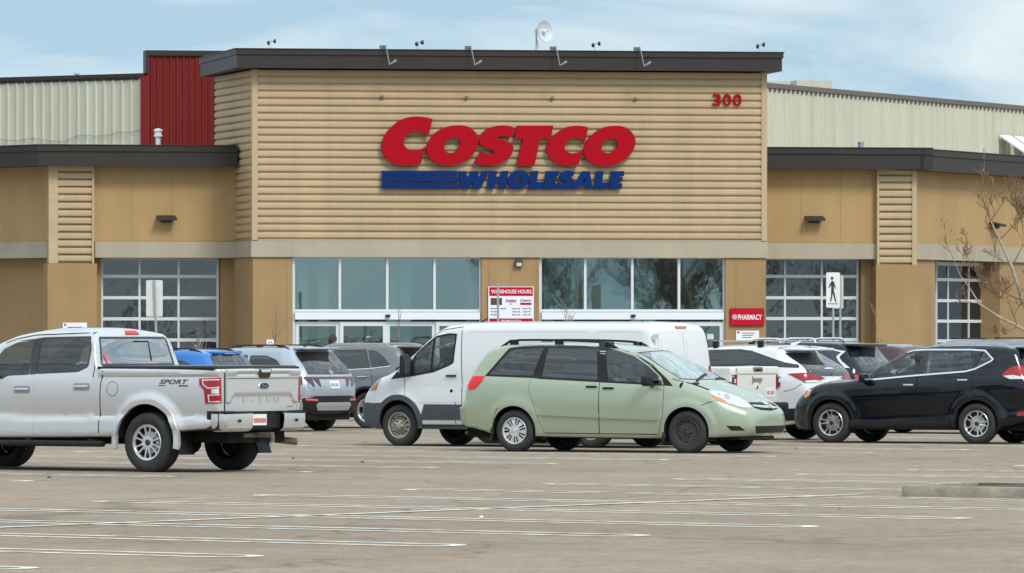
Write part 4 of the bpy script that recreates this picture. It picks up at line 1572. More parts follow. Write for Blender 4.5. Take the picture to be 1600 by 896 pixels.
sap_lab = ['thin bare sapling in front of the left garage door', 'thin bare sapling against the brown column left of the doors',
           'slim bare sapling standing before the left sliding doors', 'low bare twigs sprouting before the right sliding doors',
           'wispy bare sapling against the column right of the garage door', 'bare sapling poking up beside the pharmacy sign']
for i, (px, top_y, Y, h_, rr, sp) in enumerate(((308, 505, 141.0, 0, 0.016, 0.5), (428, 487, 140.4, 0, 0.015, 0.35), (621, 482, 140.6, 0, 0.014, 0.5), (885, 470, 140.9, 0, 0.012, 0.6), (1376, 488, 141.4, 0, 0.012, 0.45), (1203, 525, 141.4, 0, 0.012, 0.4))):
    rnd = random.Random(40 + i)
    b = P(px, HY, Y)
    zt = P(0, top_y, Y).z
    o = empty('sapling', (b.x, b.y, 0.1))
    tag(o, sap_lab[i], 'sapling', 'bare saplings in the planting strip')
    mb = MB()
    pts = [Vector((b.x + rnd.uniform(-0.02, 0.02) * k, b.y, 0.05 + (zt - 0.35) * k / 5)) for k in range(6)]
    mb.tube(pts, [rr * 1.5, rr * 1.4, rr * 1.2, rr, rr * 0.8, rr * 0.5], 6, caps=False)
    mb.build('trunk', M_sap, o, sm=60)
    mb = MB()
    lf = []
    for k in range(16 if i in (0, 3) else 9):
        t = rnd.uniform(0.45, 1.0)
        p = pts[0].lerp(pts[-1], t)
        a = rnd.uniform(0, 6.28)
        grow(mb, p, Vector((math.cos(a) * sp, math.sin(a) * sp, 1)), rnd.uniform(0.25, 0.45), 0.006, 1, rnd, 0.4, 0.2, (lf, 0.12), 4, 2)
    mb.build('twigs', M_sap, o)
    leaves('dry_leaves', lf, rnd, 0.05, o)

# bare trees and a hedge of brush across the road behind the photographer: they show only as reflections in the glass
rnd = random.Random(77)
mbt, mbw = MB(), MB()
grow(mbt, Vector((0, 0, 0)), Vector((0.03, 0, 1)), 4.2, 0.2, 0, rnd, 0.3, 0.5, None, 8, 0)
for k in range(15):
    a = rnd.uniform(0, 6.28)
    z = rnd.uniform(1.2, 4.2)
    grow(mbw, Vector((0, 0, z)), Vector((math.cos(a) * 0.8, math.sin(a) * 0.8, rnd.uniform(0.3, 1.1))), rnd.uniform(2.2, 3.6), 0.07, 3, rnd, 0.45, 0.16, None, 5, 3)
first = None
far_spots = [(75.5, -58, 1.0, 0), (79, -63, 1.15, 1.3), (81, -55, 1.1, 2.2), (84.5, -60, 1.25, 3.1), (87.5, -57, 1.1, 4.0), (91, -62, 1.2, 5.0), (96, -60, 1.0, 0.6), (77.5, -70, 1.2, 2.9), (89, -70, 1.2, 1.9), (53, -60, 0.6, 0.9)]
for i, (x, y, s_, rz) in enumerate(far_spots):
    if first is None:
        first = o = empty('bare_tree', (x, y, 0))
        mbt.build('trunk', M_twig, o, world=False)
        mbw.build('crown', M_twig, o, world=False)
    else:
        o = first.copy()
        COL.objects.link(o)
        for ch in list(first.children):
            k2 = ch.copy()
            COL.objects.link(k2)
            k2.parent = o
    o.location = (x, y, 0)
    o.scale = (s_, s_, s_)
    o.rotation_euler = (0, 0, rz)
    tag(o, 'bare tree behind the photographer, mirrored in the store windows', 'tree', 'bare trees behind the photographer')

# ------------------------------------------------------------------ litter
M_peb = mat('dark_clod', (0.03, 0.03, 0.032), rough=0.9)
M_cup = mat('white_scrap', (0.75, 0.75, 0.74), rough=0.6)


def clod(px, py, w, label, name, m, cat, group=None, seed=0):
    Y = F * H / (py - HY)
    p = P(px, py, Y)
    rnd = random.Random(seed)
    bm = bmesh.new()
    bmesh.ops.create_icosphere(bm, subdivisions=2, radius=1)
    for v in bm.verts:
        n = v.co.normalized()
        v.co = Vector((n.x * w, n.y * w * 0.8, max(n.z, -0.2) * w * 0.62)) * rnd.uniform(0.78, 1.12)
    me = bpy.data.meshes.new(name)
    bm.to_mesh(me)
    bm.free()
    o = link_mesh(name, me, None, m)
    o.location = (p.x, p.y, w * 0.1)
    smooth(me, 40)
    tag(o, label, cat, group)


clod(566, 723, 0.03, 'dark clod on the asphalt between the pickup and the minivan', 'clod', M_peb, 'litter', 'dark clods on the asphalt', 1)
clod(458, 717, 0.026, 'dark clod on the asphalt just right of the pickup bumper', 'clod', M_peb, 'litter', 'dark clods on the asphalt', 2)
clod(77, 747, 0.03, 'dark clod on the asphalt below the pickup front door', 'clod', M_peb, 'litter', 'dark clods on the asphalt', 3)
clod(1244, 701, 0.022, 'dark clod on the asphalt between the minivan and the blue-black SUV', 'clod', M_peb, 'litter', 'dark clods on the asphalt', 4)
clod(1312, 796, 0.014, 'dark clod on the asphalt left of the kerbed island', 'clod', M_peb, 'litter', 'dark clods on the asphalt', 5)
clod(752, 809, 0.026, 'small white scrap lying on the open asphalt', 'paper_scrap', M_cup, 'litter', None, 6)

# ------------------------------------------------------------------ a customer walking past the doors
def make_person(px, py_top, Y):
    hd = P(px, py_top, Y)
    zb = 0.125
    hh = hd.z - zb
    k = hh / 1.75
    o = empty('person', (hd.x, Y, zb))
    tag(o, 'dark-haired person in a light blue-grey jacket walking past the doors', 'person')
    J = {'pel': (0, 0, 0.95), 'chest': (0.02, 0, 1.28), 'neck': (0.04, 0, 1.47), 'nk2': (0.06, 0, 1.53),
         'ls': (0.03, -0.17, 1.40), 'le': (-0.05, -0.22, 1.13), 'lw': (0.10, -0.20, 0.92), 'rs': (0.03, 0.17, 1.40), 're': (0.08, 0.22, 1.13), 'rw': (0.26, 0.18, 0.98),
         'lh': (0.0, -0.09, 0.9), 'lk': (0.14, -0.09, 0.5), 'la': (0.10, -0.09, 0.09), 'lt': (0.26, -0.09, 0.04),
         'rh': (0.0, 0.09, 0.9), 'rk': (-0.02, 0.09, 0.5), 'ra': (-0.24, 0.09, 0.14), 'rt': (-0.12, 0.09, 0.04)}
    rad = {'pel': 0.14, 'chest': 0.15, 'neck': 0.065, 'nk2': 0.055, 'ls': 0.07, 'le': 0.048, 'lw': 0.035, 'rs': 0.07, 're': 0.048, 'rw': 0.035, 'lh': 0.095, 'lk': 0.065, 'la': 0.045, 'lt': 0.035, 'rh': 0.095, 'rk': 0.065, 'ra': 0.045, 'rt': 0.035}
    E = [('pel', 'chest'), ('chest', 'neck'), ('neck', 'nk2'), ('chest', 'ls'), ('ls', 'le'), ('le', 'lw'), ('chest', 'rs'), ('rs', 're'), ('re', 'rw'), ('pel', 'lh'), ('lh', 'lk'), ('lk', 'la'), ('la', 'lt'), ('pel', 'rh'), ('rh', 'rk'), ('rk', 'ra'), ('ra', 'rt')]
    names = list(J)
    me = bpy.data.meshes.new('body')
    me.from_pydata([Vector(J[n]) * k for n in names], [(names.index(a), names.index(b)) for a, b in E], [])
    ob = link_mesh('body', me, None, None)
    sk = ob.modifiers.new('skin', 'SKIN')
    sk.use_smooth_shade = True
    for i, n in enumerate(names):
        me.skin_vertices[0].data[i].radius = (rad[n] * k, rad[n] * k * 0.95)
        me.skin_vertices[0].data[i].use_root = (n == 'pel')
    sb = ob.modifiers.new('sub', 'SUBSURF')
    sb.levels = sb.render_levels = 2
    bpy.context.view_layer.update()
    dg = bpy.context.evaluated_depsgraph_get()
    m2 = bpy.data.meshes.new_from_object(ob.evaluated_get(dg))
    ob.modifiers.clear()
    ob.data = m2
    # head (skin) joined to the same surface mesh
    skin = mat('skin', (0.45, 0.28, 0.2), rough=0.6)
    jk = mat('jacket_blue_grey', (0.42, 0.47, 0.55), rough=0.8)
    tr = mat('dark_trousers', (0.03, 0.035, 0.05), rough=0.9)
    for mm in (jk, tr, skin): m2.materials.append(mm)
    bm = bmesh.new()
    bm.from_mesh(m2)
    for f in bm.faces: f.material_index = 0 if f.calc_center_median().z > 0.93 * k else 1
    r0 = len(bm.faces)
    res = bmesh.ops.create_icosphere(bm, subdivisions=3, radius=1)
    for v in res['verts']:
        n = v.co.copy()
        w = 1 - 0.18 * max(0, -n.z)
        nose = 0.018 * math.exp(-((n.y / 0.16) ** 2 + ((n.z + 0.05) / 0.22) ** 2)) if n.x > 0.5 else 0
        v.co = Vector((0.085 + n.x * 0.098 * w + nose, n.y * 0.078 * w, 1.645 + n.z * 0.118)) * k
    for f in bm.faces:
        if f.calc_center_median().z > 1.5 * k: f.material_index = 2
        f.smooth = True
    bm.to_mesh(m2)
    bm.free()
    ob.parent = o
    mb = MB()
    vs, fs = [], []
    for i in range(9):
        t = math.pi * 0.74 * i / 8
        for q in range(20):
            a = 2 * math.pi * q / 20
            back = 0.5 - 0.5 * math.cos(a)
            tt = t * (0.50 + 0.50 * back)
            rr_ = 1.12 + 0.05 * math.sin(5 * a + i)
            vs.append(Vector((0.075 + math.sin(tt) * math.cos(a) * 0.1 * rr_, math.sin(tt) * math.sin(a) * 0.085 * rr_, 1.65 + math.cos(tt) * 0.12 * rr_)) * k)
    for i in range(8):
        for q in range(20): fs.append((i * 20 + q, i * 20 + (q + 1) % 20, (i + 1) * 20 + (q + 1) % 20, (i + 1) * 20 + q))
    mb.add(vs, fs)
    mb.build('hair', mat('dark_hair', (0.03, 0.02, 0.016), rough=0.7), o, sm=60, world=False, merge=0.001)
    # eyes and ears
    mb = MB()
    for sg in (1, -1):
        mb.lathe([(0.001, 0.0), (0.009, -0.003), (0.001, -0.012)], 8, 'x', c=(0.178 * k, sg * 0.03 * k, 1.655 * k))
    mb.build('eyes', M_bk, o, world=False)
    for sg in (1, -1):
        mb = MB()
        hx, hy, hz = (J['rw'] if sg > 0 else J['lw'])
        rbox(mb, Vector((hx + 0.02, hy, hz - 0.05)) * k, (0.035 * k, 0.07 * k, 0.09 * k), 0.012, 2)
        for f_ in range(4):
            y_ = hy + (f_ - 1.5) * 0.018
            mb.tube([Vector((hx + 0.02, y_, hz - 0.09)) * k, Vector((hx + 0.03, y_, hz - 0.13)) * k, Vector((hx + 0.02, y_, hz - (0.16, 0.172, 0.168, 0.155)[f_])) * k], [0.009, 0.008, 0.006], 6)
        mb.tube([Vector((hx + 0.02, hy - sg * 0.035, hz - 0.04)) * k, Vector((hx + 0.045, hy - sg * 0.05, hz - 0.09)) * k], [0.010, 0.007], 6)
        mb.build('hand', skin, o, sm=50, world=False)
    o.rotation_euler = (0, 0, R(38))


make_person(516, 525, 150.5)

# ------------------------------------------------------------------ sky, sun, camera
SUN_EL, SUN_AZ = 44.0, 58.0                # azimuth: degrees from +X towards -Y
sd = Vector((math.cos(R(SUN_EL)) * math.cos(R(-SUN_AZ)), math.cos(R(SUN_EL)) * math.sin(R(-SUN_AZ)), math.sin(R(SUN_EL))))
w = bpy.data.worlds.new('World')
scene.world = w
w.use_nodes = True
nt = w.node_tree
bg = nt.nodes['Background']
sky = nt.nodes.new('ShaderNodeTexSky')
sky.sky_type = 'NISHITA'
sky.sun_disc = False
sky.sun_elevation = R(SUN_EL)
sky.sun_rotation = math.atan2(sd.x, sd.y)
sky.air_density = 1.0
sky.dust_density = 0.4
sky.ozone_density = 1.5
tc = nt.nodes.new('ShaderNodeTexCoord')
# thin veil of cirrus over the blue
mp = nt.nodes.new('ShaderNodeMapping')
mp.inputs['Rotation'].default_value = (0, R(-20), 0)
mp.inputs['Scale'].default_value = (9, 9, 34)
mp.inputs['Location'].default_value = (0.0, 0.0, 0.0)
nt.links.new(tc.outputs['Generated'], mp.inputs['Vector'])
n1 = nt.nodes.new('ShaderNodeTexNoise')
n1.inputs['Scale'].default_value = 1.5
n1.inputs['Detail'].default_value = 7
n1.inputs['Roughness'].default_value = 0.56
n1.inputs['Distortion'].default_value = 0.6
nt.links.new(mp.outputs[0], n1.inputs['Vector'])
mr = nt.nodes.new('ShaderNodeMapRange')
mr.inputs['From Min'].default_value, mr.inputs['From Max'].default_value = 0.40, 0.72
mr.inputs['To Min'].default_value, mr.inputs['To Max'].default_value = 0.25, 0.95
nt.links.new(n1.outputs['Fac'], mr.inputs['Value'])
# look a little higher into the Nishita sky so the low band keeps its blue
sep = nt.nodes.new('ShaderNodeSeparateXYZ')
nt.links.new(tc.outputs['Generated'], sep.inputs[0])
ma = nt.nodes.new('ShaderNodeMath')
ma.operation = 'MULTIPLY_ADD'
ma.inputs[1].default_value = 0.8
ma.inputs[2].default_value = 0.22
nt.links.new(sep.outputs['Z'], ma.inputs[0])
cb = nt.nodes.new('ShaderNodeCombineXYZ')
nt.links.new(sep.outputs['X'], cb.inputs['X'])
nt.links.new(sep.outputs['Y'], cb.inputs['Y'])
nt.links.new(ma.outputs[0], cb.inputs['Z'])
vn = nt.nodes.new('ShaderNodeVectorMath')
vn.operation = 'NORMALIZE'
nt.links.new(cb.outputs[0], vn.inputs[0])
nt.links.new(vn.outputs[0], sky.inputs['Vector'])
mx = nt.nodes.new('ShaderNodeMix')
mx.data_type = 'RGBA'
mx.inputs['B'].default_value = (7.9, 8.1, 8.15, 1)
nt.links.new(mr.outputs[0], mx.inputs['Factor'])
vb = nt.nodes.new('ShaderNodeVectorMath')
vb.operation = 'MULTIPLY'
vb.inputs[1].default_value = (0.98, 1.10, 1.04)
nt.links.new(sky.outputs[0], vb.inputs[0])
nt.links.new(vb.outputs[0], mx.inputs['A'])
gr = nt.nodes.new('ShaderNodeMapRange')                # a thinly overcast sky is brighter overhead than at the horizon
gr.inputs['From Min'].default_value, gr.inputs['From Max'].default_value = 0.0, 0.55
gr.inputs['To Min'].default_value, gr.inputs['To Max'].default_value = 0.64, 1.30
nt.links.new(sep.outputs['Z'], gr.inputs['Value'])
vs_ = nt.nodes.new('ShaderNodeVectorMath')
vs_.operation = 'SCALE'
vt = nt.nodes.new('ShaderNodeVectorMath')
vt.operation = 'MULTIPLY'
vt.inputs[1].default_value = (0.98, 1.03, 1.0)
nt.links.new(mx.outputs['Result'], vt.inputs[0])
nt.links.new(vt.outputs[0], vs_.inputs[0])
nt.links.new(gr.outputs[0], vs_.inputs['Scale'])
nt.links.new(vs_.outputs[0], bg.inputs['Color'])
bg.inputs['Strength'].default_value = 0.10

sl = bpy.data.lights.new('sun', 'SUN')
sl.energy = 1.25
sl.angle = R(16)
sl.color = (1.0, 0.95, 0.87)
so = bpy.data.objects.new('sun', sl)
COL.objects.link(so)
so.rotation_euler = sd.to_track_quat('Z', 'Y').to_euler()
so.location = (40, 60, 60)

cam = bpy.data.cameras.new('camera')
co = bpy.data.objects.new('camera', cam)
COL.objects.link(co)
co.location = (0, 0, H)
co.rotation_euler = (R(90), 0, 0)
cam.sensor_width = 36
cam.lens = 36 * F / 1600
cam.shift_y = (HY - 448) / 1600
cam.clip_end = 3000
scene.camera = co
scene.view_settings.view_transform = 'Standard'
scene.view_settings.look = 'None'
scene.view_settings.exposure = 0.85
scene.view_settings.gamma = 1.0
# =====================================================================================================
#  VEHICLES: a lofted shell per vehicle, wheel wells and windows cut out, every other part laid on the shell
# =====================================================================================================
M_black = mat('black_plastic', (0.010, 0.010, 0.012), rough=0.55, spec=0.35, noise=0.25, nscale=6)
M_gloss = mat('gloss_black', (0.008, 0.008, 0.009), rough=0.12, coat=0.6)
M_gap = mat('panel_gap', (0.012, 0.012, 0.012), rough=0.9, spec=0.1)
M_grey = mat('grey_cladding', (0.045, 0.052, 0.062), rough=0.6, noise=0.2, nscale=5)
M_well = mat('wheel_well', (0.012, 0.012, 0.012), rough=0.95, spec=0.1)
M_tyre = mat('tyre_rubber', (0.026, 0.024, 0.024), rough=0.78, noise=0.35, nscale=5, bump=0.3, bscale=60)
M_chrome = mat('chrome', (0.82, 0.82, 0.83), rough=0.12, metal=1.0)
M_satin = mat('satin_aluminium', (0.62, 0.63, 0.65), rough=0.3, metal=0.9)
M_alloy = mat('machined_alloy', (0.72, 0.72, 0.73), rough=0.28, metal=0.85, noise=0.1, nscale=8)
M_pocket = mat('dark_rim_pocket', (0.02, 0.02, 0.024), rough=0.5)
M_steel = mat('worn_steel_rim', (0.36, 0.34, 0.30), rough=0.5, metal=0.5, noise=0.3, nscale=9)
M_steeld = mat('black_steel_rim', (0.04, 0.04, 0.042), rough=0.6, noise=0.3, nscale=9)
M_cover = mat('silver_wheel_cover', (0.55, 0.56, 0.57), rough=0.4, metal=0.35, noise=0.15, nscale=9)
M_red = mat('red_lens', (0.30, 0.004, 0.008), rough=0.2, coat=0.35, noise=0.2, nscale=30)
M_redb = mat('bright_red_lens', (0.72, 0.003, 0.003), rough=0.3, coat=0.3)
M_redd = mat('dark_red_lens', (0.13, 0.008, 0.014), rough=0.1, coat=1.0)
M_clear = mat('clear_lens', (0.62, 0.62, 0.6), rough=0.1, coat=1.0, noise=0.3, nscale=22)
M_amber = mat('amber_lens', (0.75, 0.2, 0.04), rough=0.15, coat=1.0)
M_fang = mat('smoked_red_lens', (0.05, 0.008, 0.012), rough=0.15, coat=1.0)
M_hl = mat('grey_headlight', (0.2, 0.19, 0.185), rough=0.12, coat=1.0, noise=0.35, nscale=16)
M_plgrey = mat('plate_grey', (0.35, 0.34, 0.36), rough=0.5)
M_lamp = mat('smoked_lamp', (0.06, 0.06, 0.065), rough=0.1, coat=1.0)
M_seat = mat('grey_seat_cloth', (0.10, 0.095, 0.085), rough=0.9, spec=0.1)
M_seatl = mat('beige_seat_cloth', (0.30, 0.27, 0.22), rough=0.9, spec=0.1)
M_plate = mat('plate_white', (0.72, 0.72, 0.70), rough=0.4)
M_plred = mat('plate_red', (0.5, 0.1, 0.06), rough=0.5)
M_under = mat('underbody', (0.014, 0.014, 0.013), rough=0.9, spec=0.1)
M_rust = mat('exhaust_steel', (0.16, 0.14, 0.12), rough=0.6, metal=0.5, noise=0.3, nscale=14)
G_clear = glass('clear_car_glass', (0.74, 0.85, 0.81))
G_tint = glass('tinted_car_glass', (0.20, 0.22, 0.23), base=0.02)
G_priv = glass('dark_privacy_glass', (0.075, 0.08, 0.085), base=0.03)
G_shield = glass('windscreen_glass', (0.62, 0.72, 0.68), base=0.22)
G_rear = glass('reflective_rear_glass', (0.02, 0.021, 0.02), base=0.33)
M_dglass = mat('dark_window_glass', (0.012, 0.014, 0.017), rough=0.03, spec=0.9, coat=0.3)

VIEWS = {'L': (Vector((1, 0, 0)), Vector((0, 0, 1)), Vector((0, -1, 0))),
         'R': (Vector((1, 0, 0)), Vector((0, 0, 1)), Vector((0, 1, 0))),
         'rear': (Vector((0, 1, 0)), Vector((0, 0, 1)), Vector((1, 0, 0))),
         'front': (Vector((0, 1, 0)), Vector((0, 0, 1)), Vector((-1, 0, 0))),
         'top': (Vector((1, 0, 0)), Vector((0, 1, 0)), Vector((0, 0, -1)))}


def view_basis(v):
    if isinstance(v, str): return VIEWS[v]
    a = R(v)                                            # oblique: looking along azimuth a in the car's own frame
    return (Vector((-math.sin(a), math.cos(a), 0)), Vector((0, 0, 1)), Vector((math.cos(a), math.sin(a), 0)))


class Car:
    def __init__(s, name, label, cat, rz, px, py, lx, ly, group='vehicles parked on the lot'):
        """(px, py): photo pixel of the ground point that is (lx, ly, 0) in the car's frame; rz: heading in degrees"""
        Y = F * H / (py - HY)
        w = P(px, py, Y)
        s.rz = R(rz)
        q = Matrix.Rotation(s.rz, 3, 'Z') @ Vector((lx, ly, 0))
        s.root = empty(name, (w.x - q.x, w.y - q.y, 0), s.rz)
        tag(s.root, label, cat, group)
        s.M = Matrix.Translation((w.x - q.x, w.y - q.y, 0)) @ Matrix.Rotation(s.rz, 4, 'Z')
        s.Mi = s.M.inverted()
        s.near = 1 if math.cos(s.rz) < 0 else -1        # +1: the left side is the one towards the photographer
        s.nv = 'L' if s.near > 0 else 'R'

    # --- shell ---------------------------------------------------------------------------------
    def shell(s, top, bot, belt, plan, sec, rs=None, fs=None, rc=None, crown=None, tk=None, rE=(0.1, 0.1), pb=(0.06, 0.12),
              Lw=(1.1, 0.9), wheels=(0, 3), Ra=0.4, zc=0.34, flare=0.0, step=0.05, nside=22):
        xr, xf = top[0][0], top[-1][0]
        s.xr, s.xf = xr, xf
        zt, zb, zbelt, W, G = pchip(top), pchip(bot), pchip(belt), pchip(plan), pchip(sec)
        rs = pchip(rs) if rs else (lambda z: 0.0)
        fs = pchip(fs) if fs else (lambda z: 0.0)
        RC = pchip(rc) if rc else (lambda x: 0.1)
        CR = pchip(crown) if crown else (lambda x: 0.04)
        TK = pchip(tk) if tk else (lambda x: 1.0)
        s.W = max(p[1] for p in plan)
        xs = set()
        n = int((xf - xr) / step)
        for i in range(n + 1): xs.add(round(xr + (xf - xr) * i / n, 4))
        for p in top:
            for d in (-0.02, 0, 0.02):
                if xr < p[0] + d < xf: xs.add(round(p[0] + d, 4))
        for k in range(7):
            t = math.pi / 2 * k / 6
            xs.add(round(xr + rE[0] * (1 - math.cos(t)), 4))
            xs.add(round(xf - rE[1] * (1 - math.cos(t)), 4))
        xs = sorted(xs)
        out = [xs[0]]
        for x in xs[1:]:
            if x - out[-1] > 0.004: out.append(x)
        xs = out
        rings = []
        self_w = s.W
        for x in xs:
            ins = 0.0
            for d, r in ((x - xr, rE[0]), (xf - x, rE[1])):
                if d < r: ins = max(ins, r * (1 - math.sqrt(max(0, 1 - ((r - d) / r) ** 2))))
            z0, z1 = zb(x) + ins * 0.5, zt(x) - ins
            w0 = W(x) - ins
            cr = CR(x)
            ze = z1 - cr
            tk_ = TK(x)
            be = zbelt(x)

            def wid(z):
                g = G(z - be)
                if z > be: g = 1 - (1 - g) * tk_
                return w0 * g
            rcx = min(RC(x), (ze - z0) * 0.45)
            half = []
            rb = 0.05
            wb = wid(z0 + rb)
            for k in range(4): half.append((wb * 0.93 * k / 4.0, z0))
            half.append((wb - rb, z0))
            half.append((wb - rb * 0.3, z0 + rb * 0.3))
            za, zz = z0 + rb, ze - rcx
            for k in range(nside):
                z = za + (zz - za) * k / (nside - 1)
                half.append((wid(z), z))
            we = wid(zz)
            for k in range(1, 7):
                t = math.pi / 2 * k / 6
                half.append((we - rcx * (1 - math.cos(t)) - (we - wid(ze)) * 0.6 * k / 6, zz + rcx * math.sin(t)))
            ye = half[-1][0]
            for k in range(1, 9):
                t = 1 - k / 8.0
                half.append((ye * t, ze + cr * (1 - t * t)))
            ring = []
            for (y, z) in half: ring.append(Vector((x, y, z)))
            for (y, z) in half[-2:0:-1]: ring.append(Vector((x, -y, z)))
            rings.append(ring)

        def warp(p):
            x, y, z = p
            for (end, L, fn, b, sg) in ((xr, Lw[0], rs, pb[0], 1), (xf, Lw[1], fs, pb[1], -1)):
                d = abs(p[0] - end)
                if d < L:
                    t = 1 - d / L
                    k = t * t * (3 - 2 * t)
                    x += k * (fn(z) if sg > 0 else fn(z)) + sg * k * b * (y / self_w) ** 2
            return Vector((x, y, z))

        def flarefn(p):
            if not flare or abs(p.y) < 0.5 * self_w: return p
            for wx in wheels:
                r = math.hypot(p.x - wx, p.z - zc)
                if r < Ra + 0.16 and p.z > zc - 0.1:
                    t = min(1, max(0, (Ra + 0.16 - r) / 0.10))
                    p.y += math.copysign(flare * t * t * (3 - 2 * t), p.y)
            return p
        bm = bmesh.new()
        vr = []
        for ring in rings: vr.append([bm.verts.new(flarefn(warp(p))) for p in ring])
        m = len(vr[0])
        for i in range(len(vr) - 1):
            for k in range(m):
                bm.faces.new((vr[i][k], vr[i][(k + 1) % m], vr[i + 1][(k + 1) % m], vr[i + 1][k]))
        for ring, vring in ((rings[0], vr[0]), (rings[-1], vr[-1])):
            zcn = sum(p.z for p in ring) / m
            prev = vring
            for f in (0.85, 0.65, 0.45, 0.25):
                cur = [bm.verts.new(warp(Vector((p.x, p.y * f, zcn + (p.z - zcn) * f)))) for p in ring]
                for k in range(m): bm.faces.new((prev[k], prev[(k + 1) % m], cur[(k + 1) % m], cur[k]))
                prev = cur
            c = bm.verts.new(warp(Vector((ring[0].x, 0, zcn))))
            for k in range(m): bm.faces.new((prev[k], prev[(k + 1) % m], c))
        bmesh.ops.recalc_face_normals(bm, faces=bm.faces)
        s.bvh = BVHTree.FromBMesh(bm)
        me = bpy.data.meshes.new('body')
        bm.to_mesh(me)
        bm.free()
        s.me = me
        s.wx, s.Ra, s.zc = wheels, Ra, zc

    def finish_shell(s, paint_m, windows=(), tops=(), ends=(), arches=True, nm='body'):
        """cut wheel wells; windows: side outlines (x, z); tops: ((x, y) outline, z floor); ends: ((y, z) outline, x0, x1)"""
        ob = link_mesh(nm, s.me, None, [paint_m, M_well, M_gap])

        def cut(mb, idx, delete):
            mb.cur = idx
            mb.mi = [idx] * len(mb.f)
            c = mb.build('cutter', [paint_m, M_well, M_gap])
            md = ob.modifiers.new('cut', 'BOOLEAN')
            md.operation = 'DIFFERENCE'
            md.solver = 'EXACT'
            md.material_mode = 'INDEX'
            md.object = c
            bpy.context.view_layer.update()
            dg = bpy.context.evaluated_depsgraph_get()
            me = bpy.data.meshes.new_from_object(ob.evaluated_get(dg))
            ob.modifiers.clear()
            old = ob.data
            ob.data = me
            bpy.data.meshes.remove(old)
            cm = c.data
            bpy.data.objects.remove(c)
            bpy.data.meshes.remove(cm)
        if arches:
            mb = MB()
            for wx in s.wx:
                for sg in (1, -1):
                    y0, y1 = sg * (s.W - 0.36), sg * (s.W + 0.2)
                    n = 40
                    vs = [(wx + s.Ra * math.cos(2 * math.pi * k / n), y, s.zc + s.Ra * math.sin(2 * math.pi * k / n))
                          for y in (y0, y1) for k in range(n)]
                    fs = [(k, (k + 1) % n, n + (k + 1) % n, n + k) for k in range(n)]
                    fs += [tuple(range(n)), tuple(range(n, 2 * n))]
                    mb.add(vs, fs)
            cut(mb, 1, False)
        bm = bmesh.new()
        bm.from_mesh(ob.data)

        def inside(q, L):
            c = False
            for i in range(len(L)):
                (x1, y1), (x2, y2) = L[i - 1], L[i]
                if (y1 > q[1]) != (y2 > q[1]) and q[0] < (x2 - x1) * (q[1] - y1) / (y2 - y1) + x1: c = not c
            return c

        def opening(loop, ia, ib, ok):
            """cut the faces under an outline along its edges, then take them out"""
            L = [loop[0]]
            for q in loop[1:]:
                if math.hypot(q[0] - L[-1][0], q[1] - L[-1][1]) > 0.012: L.append(q)
            if math.hypot(L[0][0] - L[-1][0], L[0][1] - L[-1][1]) < 0.012: L.pop()
            a0, a1 = min(q[0] for q in L) - 0.05, max(q[0] for q in L) + 0.05
            b0, b1 = min(q[1] for q in L) - 0.05, max(q[1] for q in L) + 0.05

            def cand():
                out = []
                for f in bm.faces:
                    c = f.calc_center_median()
                    if a0 < c[ia] < a1 and b0 < c[ib] < b1 and ok(c, f.normal): out.append(f)
                return out
            bm.normal_update()
            for i in range(len(L)):
                p, q = L[i - 1], L[i]
                near = []
                lo = (min(p[0], q[0]) - 0.12, min(p[1], q[1]) - 0.12)
                hi = (max(p[0], q[0]) + 0.12, max(p[1], q[1]) + 0.12)
                for f in cand():
                    c = f.calc_center_median()
                    if lo[0] < c[ia] < hi[0] and lo[1] < c[ib] < hi[1]: near.append(f)
                if not near: continue
                geom = set(near)
                for f in near:
                    geom.update(f.verts)
                    geom.update(f.edges)
                co, no = [0, 0, 0], [0, 0, 0]
                co[ia], co[ib] = p
                no[ia], no[ib] = q[1] - p[1], -(q[0] - p[0])
                bmesh.ops.bisect_plane(bm, geom=list(geom), dist=1e-5, plane_co=co, plane_no=no)
            bm.normal_update()
            dele = [f for f in cand() if inside((f.calc_center_median()[ia], f.calc_center_median()[ib]), L)]
            bmesh.ops.delete(bm, geom=dele, context='FACES')
        for w in windows: opening(w, 0, 2, lambda c, n: abs(n.y) > 0.45 and abs(c.y) > 0.3)
        for w, zf in tops: opening(w, 0, 1, lambda c, n: n.z > 0.25 and c.z > zf)
        for w, x0, x1 in ends: opening(w, 1, 2, lambda c, n: n.x < -0.4 and x0 < c.x < x1)
        bm.to_mesh(ob.data)
        bm.free()
        ob.parent = s.root
        smooth(ob.data, 38)
        s.body = ob
        return ob

    # --- reading the photograph: where a pixel's line of sight meets the shell, in the car's frame ------
    def pix(s, px, py, plane='side'):
        o = s.Mi @ Vector((0, 0, H))
        d = (s.Mi.to_3x3() @ ray(px, py)).normalized()
        hit = s.bvh.ray_cast(o, d)
        if hit[0] is not None: return hit[0]
        if plane == 'side': t = (s.near * s.W * 0.95 - o.y) / d.y
        elif plane == 'rear': t = (s.xr - o.x) / d.x
        else: t = (s.xf - 0.1 - o.x) / d.x
        return o + d * t

    def poly(s, pts, plane='side'):
        q = [s.pix(p[0], p[1], plane) for p in pts]
        out = []
        for p, v in zip(pts, q):
            ab = (v.x, v.z) if plane == 'side' else ((v.x, v.y) if plane == 'top' else (v.y, v.z))
            out.append(ab + tuple(p[2:]))
        return out

